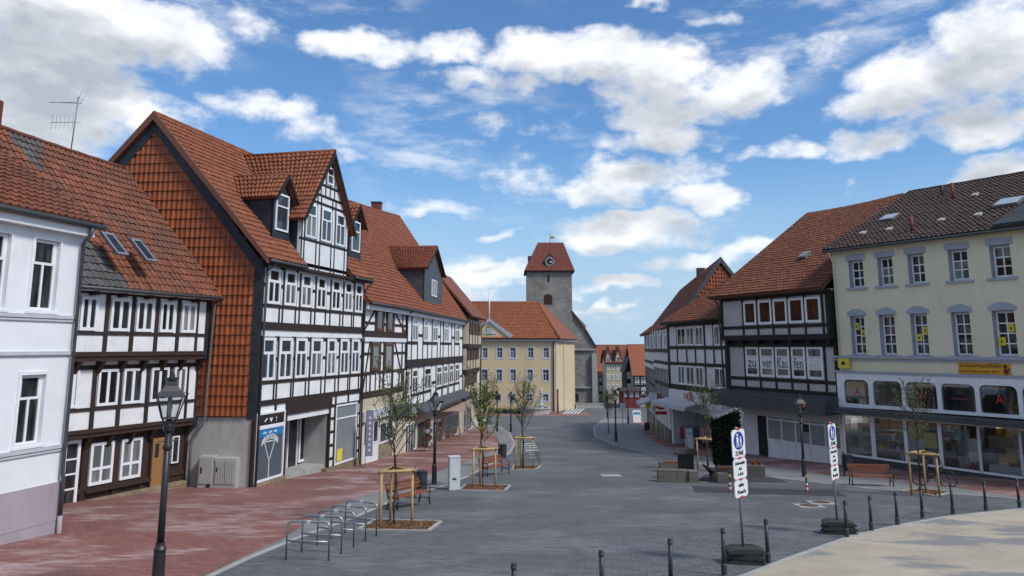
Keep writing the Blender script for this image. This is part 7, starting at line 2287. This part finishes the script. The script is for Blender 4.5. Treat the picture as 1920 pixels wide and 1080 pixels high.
# ---- pedestrian zone signs on rubber feet
def zone_sign(loc, d, label, lean, W=.54, lines=True):
    rz = math.atan2(d[1], d[0])
    M0 = place(loc, rz)
    t = thing('zone_sign', label, 'sign', loc, rz, 'pedestrian zone signs')
    Ml = WM[t.name] @ Matrix.Rotation(lean, 4, 'Y')
    def sp_(name, bm, mat, smooth=False): return obj(name, mesh_from(bm, name, smooth), t, Ml, mat)
    bm = bmesh.new(); tube(bm, [(0, .04, .3), (0, .04, 3.0)], .03, 8); sp_('pole', bm, 'galvanised', True)
    z = 2.95
    def tx(s, zz, size, sx=1.0, name='lettering'):
        me = text_mesh(s, size, 'print_black'); Mt = Ml @ Matrix.Translation((0, -.018, zz)) @ Matrix.Rotation(math.pi / 2, 4, 'X') @ Matrix.Diagonal((sx, 1, 1, 1)); obj(name, me, t, Mt)
    for k, h in enumerate((.63, .45, .38)):
        bm = bmesh.new(); bx(bm, -W / 2, W / 2, -.012, .008, z - h, z); bmesh.ops.bevel(bm, geom=[e for e in bm.edges if abs(e.verts[0].co.y - e.verts[1].co.y) > .01], offset=.04, segments=3, affect='EDGES'); pl = sp_('sign_plate', bm, 'sign_white')
        if k == 0:
            n = 28; rr = .205; cz_ = z - .25
            bm = bmesh.new(); poly_prism(bm, [Vector((rr * math.cos(2 * math.pi * i / n), -.013, cz_ + rr * math.sin(2 * math.pi * i / n))) for i in range(n)], Vector((0, -.004, 0))); sp_('blue_disc', bm, 'sign_blue')
            bm = bmesh.new()   # adult with child
            def fig(cx, s):
                bm.faces.new([bm.verts.new((cx + .035 * s * math.cos(a * .785), -.0185, cz_ + .13 * s - .05 * (1 - s) + .035 * s * math.sin(a * .785))) for a in range(8)])
                zt = cz_ + .085 * s - .05 * (1 - s); zb_ = cz_ - .15
                for q in (((-.045, 0), (.045, 0), (.04, -.12), (-.04, -.12)),): bm.faces.new([bm.verts.new((cx + x * s, -.0185, zt + y * s)) for x, y in q])
                for q in (-1, 1): bm.faces.new([bm.verts.new(v) for v in ((cx + q * .008 * s, -.0185, zt - .12 * s), (cx + q * .04 * s, -.0185, zt - .12 * s), (cx + q * .055 * s, -.0185, zb_), (cx + q * .03 * s, -.0185, zb_))])
            fig(-.05, 1.0); fig(.085, .68)
            bmesh.ops.recalc_face_normals(bm, faces=bm.faces); sp_('pedestrian_symbol', bm, 'sign_white')
            tx('ZONE', z - .535, .14, .9)
        elif k == 1:
            tx('Lieferverkehr', z - .10, .105, .72); tx('frei', z - .225, .105, .85); tx('6-10 h', z - .345, .105, .85)
        else:
            tx('außer', z - .11, .12, .85); tx('Mi und Sa', z - .265, .12, .75)
        bm = bmesh.new(); bx(bm, -.06, .06, -.02, .02, z - .012, z + .034); sp_('red_clip', bm, 'sign_red')
        z -= h + .022
    bm = bmesh.new(); bx(bm, -.06, .06, -.02, .02, z + .0, z + .045); sp_('red_clip', bm, 'sign_red')
    for k in range(3):
        bm = bmesh.new(); a, b, hh = .46 - .02 * k, .26, .105
        pts = [(-a, 0), (a, 0), (a * .98, hh * .5), (a * .6, hh), (-a * .6, hh), (-a * .98, hh * .5)]
        poly_prism(bm, [Vector((x, -b, k * .125 + z_)) for x, z_ in pts], Vector((0, 2 * b, 0)))
        o = obj('rubber_foot', mesh_from(bm, 'foot'), t, place(loc, rnd.uniform(-.12, .12) - .15), 'rubber')
    return t


zone_sign(G(1398, 1056), (.74, .67), 'tall white pedestrian zone sign on stacked rubber feet between two bollards', R(-1.6))
zone_sign(G(1574, 1001), (.70, .71), 'second pedestrian zone sign turned almost edge-on, nearer the bench', R(-1.5), .50)

# ---- bicycle against the tree frame
p = G(1752, 912)
bk = thing('bicycle', 'dark bicycle parked behind the tree frame before the cream shop', 'bicycle', p, R(-32))
def wheel(x):
    bm = bmesh.new(); n = 24; rr = .33
    pts = [(x + rr * math.cos(2 * math.pi * k / n), 0, rr + rr * math.sin(2 * math.pi * k / n)) for k in range(n + 1)]
    tube(bm, pts, .026, 6, False); wo = lpart('wheel', bm, bk, 'print_black', True)
    bm = bmesh.new()
    for k in range(12): tube(bm, [(x, 0, rr), (x + rr * math.cos(k * .5236), 0, rr + rr * math.sin(k * .5236))], .003, 3)
    lpart('spoke', bm, wo, 'zinc'); return wo
wheel(-.53); wheel(.53)
bm = bmesh.new()
for a, b in (((-.12, 0, .3), (-.22, 0, .82)), ((-.12, 0, .3), (.36, 0, .72)), ((-.2, 0, .72), (.36, 0, .80)), ((-.53, 0, .33), (-.12, 0, .3)), ((-.53, 0, .33), (-.2, 0, .74))): tube(bm, [a, b], .025, 6)
lpart('frame', bm, bk, 'print_black', True)
bm = bmesh.new(); tube(bm, [(.53, 0, .33), (.44, 0, .6), (.34, 0, .95)], .017, 6); lpart('fork', bm, bk, 'print_black', True)
bm = bmesh.new(); tube(bm, [(.22, -.28, 1.02), (.32, -.2, 1.0), (.34, 0, .97), (.32, .2, 1.0), (.22, .28, 1.02)], .014, 6); lpart('handlebar', bm, bk, 'print_black', True)
bm = bmesh.new(); lathe(bm, [(.02, .82), (.09, .86), (.1, .9), (.05, .92)], 10, -.24, 0); lpart('saddle', bm, bk, 'print_black')
bm = bmesh.new(); tube(bm, [(-.12, -.06, .3), (-.02, -.06, .15)], .012, 5); tube(bm, [(-.12, .06, .3), (-.22, .06, .45)], .012, 5); lathe(bm, [(.09, .295), (.09, .305)], 12, -.12, 0); lpart('crank', bm, bk, 'zinc')
bm = bmesh.new(); bx(bm, -.75, -.3, -.07, .07, .70, .72); tube(bm, [(-.7, 0, .7), (-.53, 0, .33)], .008, 4); lpart('carrier', bm, bk, 'print_black')

# ---- well group in the square
p = G(1266, 903)
tr_ = thing('stone_trough', 'long weathered stone trough seat at the left of the well group', 'trough', p, -.12)
for nm, (x0, x1, y0, y1, z0, z1), m_ in (('block', (-.78, .55, -.22, .22, 0, .52), 'trough_stone'), ('end_block', (.56, 1.0, -.3, .25, 0, .5), 'trough_stone')):
    bm = bmesh.new(); bx(bm, x0, x1, y0, y1, z0, z1); bmesh.ops.bevel(bm, geom=list(bm.edges), offset=.025, segments=2, affect='EDGES'); lpart(nm, bm, tr_, m_)
p2 = G(1268, 884)
tr2 = thing('stone_bench', 'stone block bench with a brown wooden top behind the stone trough', 'bench', p2, -.05)
bm = bmesh.new(); bx(bm, -.85, .8, -.22, .22, 0, .46); bmesh.ops.bevel(bm, geom=list(bm.edges), offset=.02, segments=2, affect='EDGES'); lpart('block', bm, tr2, 'trough_stone')
for k in range(3):
    bm = bmesh.new(); bx(bm, -.6, .8, -.22 + k * .15, -.09 + k * .15, .46, .51); lpart('seat_plank', bm, tr2, 'bench_wood')
p = G(1287, 897)
nb_ = thing('notice_board', 'dark wooden notice pillar with a small pitched roof beside the trough', 'notice board', p, -.25)
bm = bmesh.new(); bx(bm, -.36, .36, -.16, .16, 0, 1.12); lpart('board', bm, nb_, 'dark_board')
for k in range(4): 
    bm = bmesh.new(); bx(bm, -.34 + k * .175, -.19 + k * .175, -.175, -.15, .05, 1.08); lpart('plank', bm, nb_, 'dark_board')
bm = bmesh.new(); poly_prism(bm, [Vector((-.55, -.3, 1.08)), Vector((.55, -.3, 1.08)), Vector((.47, -.12, 1.3)), Vector((-.47, -.12, 1.3))], Vector((0, .0, .05))); poly_prism(bm, [Vector((-.55, .3, 1.08)), Vector((.55, .3, 1.08)), Vector((.47, .12, 1.3)), Vector((-.47, .12, 1.3))], Vector((0, 0, .05))); bx(bm, -.47, .47, -.12, .12, 1.3, 1.345); lpart('roof', bm, nb_, 'dark_board')
# fountain pillar wrapped in evergreen
p = G(1366, 902)
wp = thing('evergreen_pillar', 'tall dark evergreen-wrapped well pillar with a pale garland along its top', 'well', p, -.18)
W_, H0, H1 = .57, .75, 3.0
bm = bmesh.new(); bx(bm, -W_ * .95, W_ * .95, -.5, .5, 0, H0); bmesh.ops.bevel(bm, geom=list(bm.edges), offset=.03, segments=2, affect='EDGES'); lpart('stone_base', bm, wp, 'trough_stone')
bm = bmesh.new(); pts = [(-W_, H0), (W_ * .95, H0), (W_ * .95, H1 + .12), (W_ * .4, H1 + .05), (-W_, H1 - .28)]
poly_prism(bm, [Vector((x, -.42, z)) for x, z in pts], Vector((0, .84, 0))); lpart('pillar', bm, wp, 'evergreen')
bm = bmesh.new()
for k in range(5200):
    s_ = rnd.random()
    if s_ < .6: c = Vector((rnd.uniform(-W_, W_ * .95), -.44, rnd.uniform(H0, H1)))
    elif s_ < .8: c = Vector((-W_ - .02, rnd.uniform(-.42, .42), rnd.uniform(H0, H1 - .3)))
    else: c = Vector((W_ * .97, rnd.uniform(-.42, .42), rnd.uniform(H0, H1)))
    if c.z > H1 - .28 + (c.x + W_) * .28: continue
    leaf(bm, c + Vector((rnd.gauss(0, .02), -abs(rnd.gauss(0, .03)), 0)), .06)
lpart('needle', bm, wp, 'evergreen')
bm = bmesh.new()
for k in range(170):
    t_ = rnd.random()
    if t_ < .75: q = Vector((-W_ + t_ / .75 * W_ * 1.95, -.46, H1 - .26 + (t_ / .75) * .42 + .04))
    else: q = Vector((W_ * .98 + rnd.uniform(0, .1), -.46, H1 + .1 - (t_ - .75) * 2.6))
    q += Vector((rnd.gauss(0, .035), rnd.gauss(0, .05), rnd.gauss(0, .035)))
    lathe_pts = []
    r__ = rnd.uniform(.025, .045)
    for f_ in (((0, 0, 1), (1, 0, 0), (0, 1, 0)), ((0, 0, 1), (0, 1, 0), (-1, 0, 0)), ((0, 0, 1), (-1, 0, 0), (0, -1, 0)), ((0, 0, 1), (0, -1, 0), (1, 0, 0)), ((0, 0, -1), (0, 1, 0), (1, 0, 0)), ((0, 0, -1), (-1, 0, 0), (0, 1, 0)), ((0, 0, -1), (0, -1, 0), (-1, 0, 0)), ((0, 0, -1), (1, 0, 0), (0, -1, 0))):
        bm.faces.new([bm.verts.new(q + Vector(v) * r__) for v in f_])
lpart('garland', bm, wp, 'garland')
bm = bmesh.new(); bx(bm, -.45, .6, -.62, -.5, .62, .70); lpart('plank', bm, wp, 'bench_wood')
p = G(1395, 892)
ws = thing('stone_planter', 'low stone block planter with clay pots right of the evergreen pillar', 'planter', p, -.2)
bm = bmesh.new(); bx(bm, -.1, .95, -.3, .3, 0, .5); bmesh.ops.bevel(bm, geom=list(bm.edges), offset=.03, segments=2, affect='EDGES'); lpart('block', bm, ws, 'trough_stone')
for x in (.1, .45, .75):
    bm = bmesh.new(); lathe(bm, [(.06, .5), (.1, .66), (.11, .68)], 10, x, 0); lpart('pot', bm, ws, 'tile_hung')
p = G(1333, 897)
sc = thing('dark_scoop', 'dark iron water scoop lying between the notice pillar and the well', 'scoop', p, .1)
bm = bmesh.new(); tube(bm, [(-.35, 0, .62), (-.1, 0, .42), (.1, 0, .3), (.25, 0, .2)], [.04, .09, .2, .24], 10); lpart('bowl', bm, sc, 'print_black', True)
bm = bmesh.new(); bx(bm, .0, .45, -.2, .2, 0, .25); lpart('foot', bm, sc, 'trough_stone')
p = G(1352, 905)
wb = thing('stone_wellhead', 'rough stone wellhead in front of the evergreen pillar', 'well', p, -.15)
bm = bmesh.new(); bx(bm, -.2, .35, -.25, .25, 0, .42); bmesh.ops.bevel(bm, geom=list(bm.edges), offset=.04, segments=2, affect='EDGES'); lpart('block', bm, wb, 'trough_stone')
# patches of darker setts round the well
def patch(name, pts, dz, mat):
    bm = bmesh.new(); v = [G(*q) for q in pts]; bm.faces.new([bm.verts.new((q.x, q.y, g(q.y) + dz)) for q in v]); return struct(world_part(name, bm, None, mat))
patch('dark_paving', [(1304, 923), (1590, 931), (1568, 921), (1296, 911)], .006, 'dark_setts')
patch('well_paving', [(1310, 902), (1478, 905), (1440, 892), (1320, 890)], .0125, 'dark_setts')

# ---- warning posts striped red and white at their feet
for px, py, lab in ((1369, 921, 'short red and white marker post in front of the well'), (1513, 922, 'short red and white marker post beside the right-hand lamp')):
    p = G(px, py); t = thing('marker_post', lab, 'marker post', p, 0, 'striped marker posts')
    for k in range(4):
        bm = bmesh.new(); lathe(bm, [(.06 - .004 * k, .085 * k), (.06 - .004 * k, .085 * (k + 1) - .002)], 10); lpart('stripe', bm, t, 'sign_red' if k % 2 == 0 else 'sign_white')
    bm = bmesh.new(); lathe(bm, [(.04, .34), (.035, .72), (.06, .73), (.06, .8)], 8); lpart('top', bm, t, 'green_sign')
    bm = bmesh.new(); bx(bm, -.045, .045, -.065, -.03, .55, .66); lpart('yellow_tag', bm, t, 'wafer')

# ---- manhole covers
for px, py, w_, lab in ((1145, 892, .42, 'square manhole cover in the middle of the street'), (1517, 949, .40, 'rusty round manhole cover with mortar ring, nearer one'), (1540, 943, .40, 'rusty round manhole cover with mortar ring, farther one')):
    p = G(px, py); t = thing('manhole_cover', lab, 'manhole cover', p)
    sl = math.atan((g(p.y + .1) - g(p.y - .1)) / .2); Mm = place((p.x, p.y, g(p.y)), 0, 1, (sl, 0))
    bm = bmesh.new(); k_ = w_ * 1.1; bx(bm, -k_, k_, -k_, k_, -.02, .026); obj('mortar_ring', mesh_from(bm), t, Mm, 'kerb_stone')
    bm = bmesh.new(); lathe(bm, [(w_ * .8, .0), (w_ * .8, .034), (w_ * .7, .034)], 20); obj('cover', mesh_from(bm), t, Mm, 'manhole_red' if px > 1300 else 'kerb_stone')
# road markings: faint white dashes across the square
mk = struct(band('road_marking', 4.0, 4.02, 60, 60.5, .0, 'kerb_stone'))
for k in range(5):
    for px, py in ((1040 + k * 16, 814), (1062 + k * 18, 846)):
        c = G(px, py); bm = bmesh.new(); bm.faces.new([bm.verts.new((c.x + x, c.y + y, g(c.y + y) + .006)) for x, y in ((-.3, -.12), (.3, -.12), (.3, .12), (-.3, .12))]); world_part('dash', bm, mk, 'kerb_stone')

# ---- shop things on the pavements
def a_board(p, rz, label, h=1.1, w=.6, band_mat='print_blue'):
    t = thing('pavement_sign', label, 'sign', p, rz)
    for s_, nm in ((-1, 'front_panel'), (1, 'back_panel')):
        bm = bmesh.new(); poly_prism(bm, [Vector((-w / 2, s_ * .25, 0)), Vector((w / 2, s_ * .25, 0)), Vector((w / 2, s_ * .04, h)), Vector((-w / 2, s_ * .04, h))], Vector((0, .03, 0))); lpart(nm, bm, t, 'sign_white')
    if band_mat:
        bm = bmesh.new(); poly_prism(bm, [Vector((-w * .4, -.118, h * .66)), Vector((w * .4, -.118, h * .66)), Vector((w * .4, -.085, h * .82)), Vector((-w * .4, -.085, h * .82))], Vector((0, -.01, 0))); lpart('printed_band', bm, t, band_mat)
    return t


def onfac(px, w):
    u = F3.u(px, -3.0, w); q = F3.pt(u, 0, w); return Vector((q.x, q.y, g(q.y)))


a_board(G(1194, 792), 0.1, 'white pavement sign with a blue print at the end of the right row', 1.45, 1.0)
a_board(onfac(1293, .7), .25, 'narrow white pavement sign before the clothes shop', 1.35, .45, 'ledge_grey')
for px, py, m_, w_, lab in ((1286, 829, 'cloth_red', .5, 'rail of red clothes under the white awning'), (1296, 828, 'cloth_blue', .55, 'rail of grey-blue clothes under the white awning'), (1330, 838, 'cloth_pink', .7, 'rail of pink clothes right of the shop entrance')):
    p = onfac(px, .35); t = thing('clothes_rail', lab, 'clothes rail', p, -.9)
    bm = bmesh.new(); tube(bm, hoop(w_ * 2, 1.5, .08, 0), .015, 6); lpart('rail', bm, t, 'zinc')
    for k in range(6):
        bm = bmesh.new(); x = -w_ * .8 + k * w_ * .3; h_ = rnd.uniform(.6, .95)
        poly_prism(bm, [Vector((x, -.05, 1.46)), Vector((x, -.24, 1.38)), Vector((x, -.27, 1.45 - h_)), Vector((x, .27, 1.45 - h_)), Vector((x, .24, 1.38)), Vector((x, .05, 1.46))], Vector((w_ * .14, 0, 0))); lpart('garment', bm, t, m_ if k % 3 else 'cloth_pink')
# banner flag by the glazed door on the left
p = G(684, 876)
t = thing('banner_flag', 'tall lilac advertising banner beside the white glazed door', 'banner', p, .5)
bm = bmesh.new(); tube(bm, [(0, 0, 0), (0, 0, 2.95)], .02, 6); lpart('pole', bm, t, 'zinc')
bm = bmesh.new(); bx(bm, .02, .4, -.012, .012, .55, 2.95); lpart('cloth', bm, t, 'purple_banner')
for k in range(7):
    bm = bmesh.new(); bx(bm, .16, .27, -.016, -.012, .8 + k * .28, .93 + k * .28); lpart('printed_mark', bm, t, 'ledge_grey')
bm = bmesh.new(); lathe(bm, [(.2, 0), (.2, .05), (.03, .07)], 10); lpart('foot', bm, t, 'zinc')
# ice-cream cone figure
p = G(906, 812)
t = thing('ice_cream_figure', 'giant ice-cream cone figure on the pavement behind the second tree', 'figure', p)
bm = bmesh.new(); lathe(bm, [(.18, 0), (.08, .08), (.05, .12), (.12, .3), (.26, .95)], 12); lpart('cone', bm, t, 'wafer')
bm = bmesh.new(); lathe(bm, [(.28, .95), (.31, 1.05), (.24, 1.2), (.2, 1.28), (.16, 1.4), (.04, 1.55)], 12); lpart('scoop', bm, t, 'cream_frame', True)
# red toy cart and rack at the far left shop
p = G(801, 846)
t = thing('goods_rack', 'rack of toys and wares in the dark shop entrance behind the left lamp', 'rack', p, 1.2)
bm = bmesh.new(); 
for x in (-.4, .4): tube(bm, [(x, 0, 0), (x, 0, 1.9)], .02, 5)
lpart('upright', bm, t, 'zinc')
for k in range(4):
    bm = bmesh.new(); bx(bm, -.42, .42, -.2, .2, .3 + .45 * k, .33 + .45 * k); lpart('shelf', bm, t, 'dark_board')
    for j in range(3):
        bm = bmesh.new(); bx(bm, -.38 + j * .27, -.16 + j * .27, -.18, .12, .33 + .45 * k, .55 + .45 * k + .05 * (j % 2)); lpart('ware', bm, t, ('red_render', 'grey_render', 'cloth_blue', 'window_brown', 'dark_board')[(k * 3 + j) % 5])
p = G(862, 818)
t = thing('cafe_table', 'low cafe table with planter under the pink awning', 'table', p, .8)
bm = bmesh.new(); lathe(bm, [(.5, .68), (.5, .72)], 12); lpart('table_top', bm, t, 'cabinet_grey')
bm = bmesh.new(); lathe(bm, [(.25, 0), (.04, .05), (.04, .68)], 10); lpart('leg', bm, t, 'zinc')
# pole line at far right of the church: small road sign
p = G(1168, 800)
t = thing('road_sign', 'small pale road sign on a post near the distant red shop', 'sign', p)
bm = bmesh.new(); tube(bm, [(0, 0, 0), (0, 0, 2.6)], .035, 6); lpart('post', bm, t, 'zinc')
bm = bmesh.new(); bx(bm, -.3, .3, -.05, -.03, 1.9, 2.5); lpart('plate', bm, t, 'sign_white')
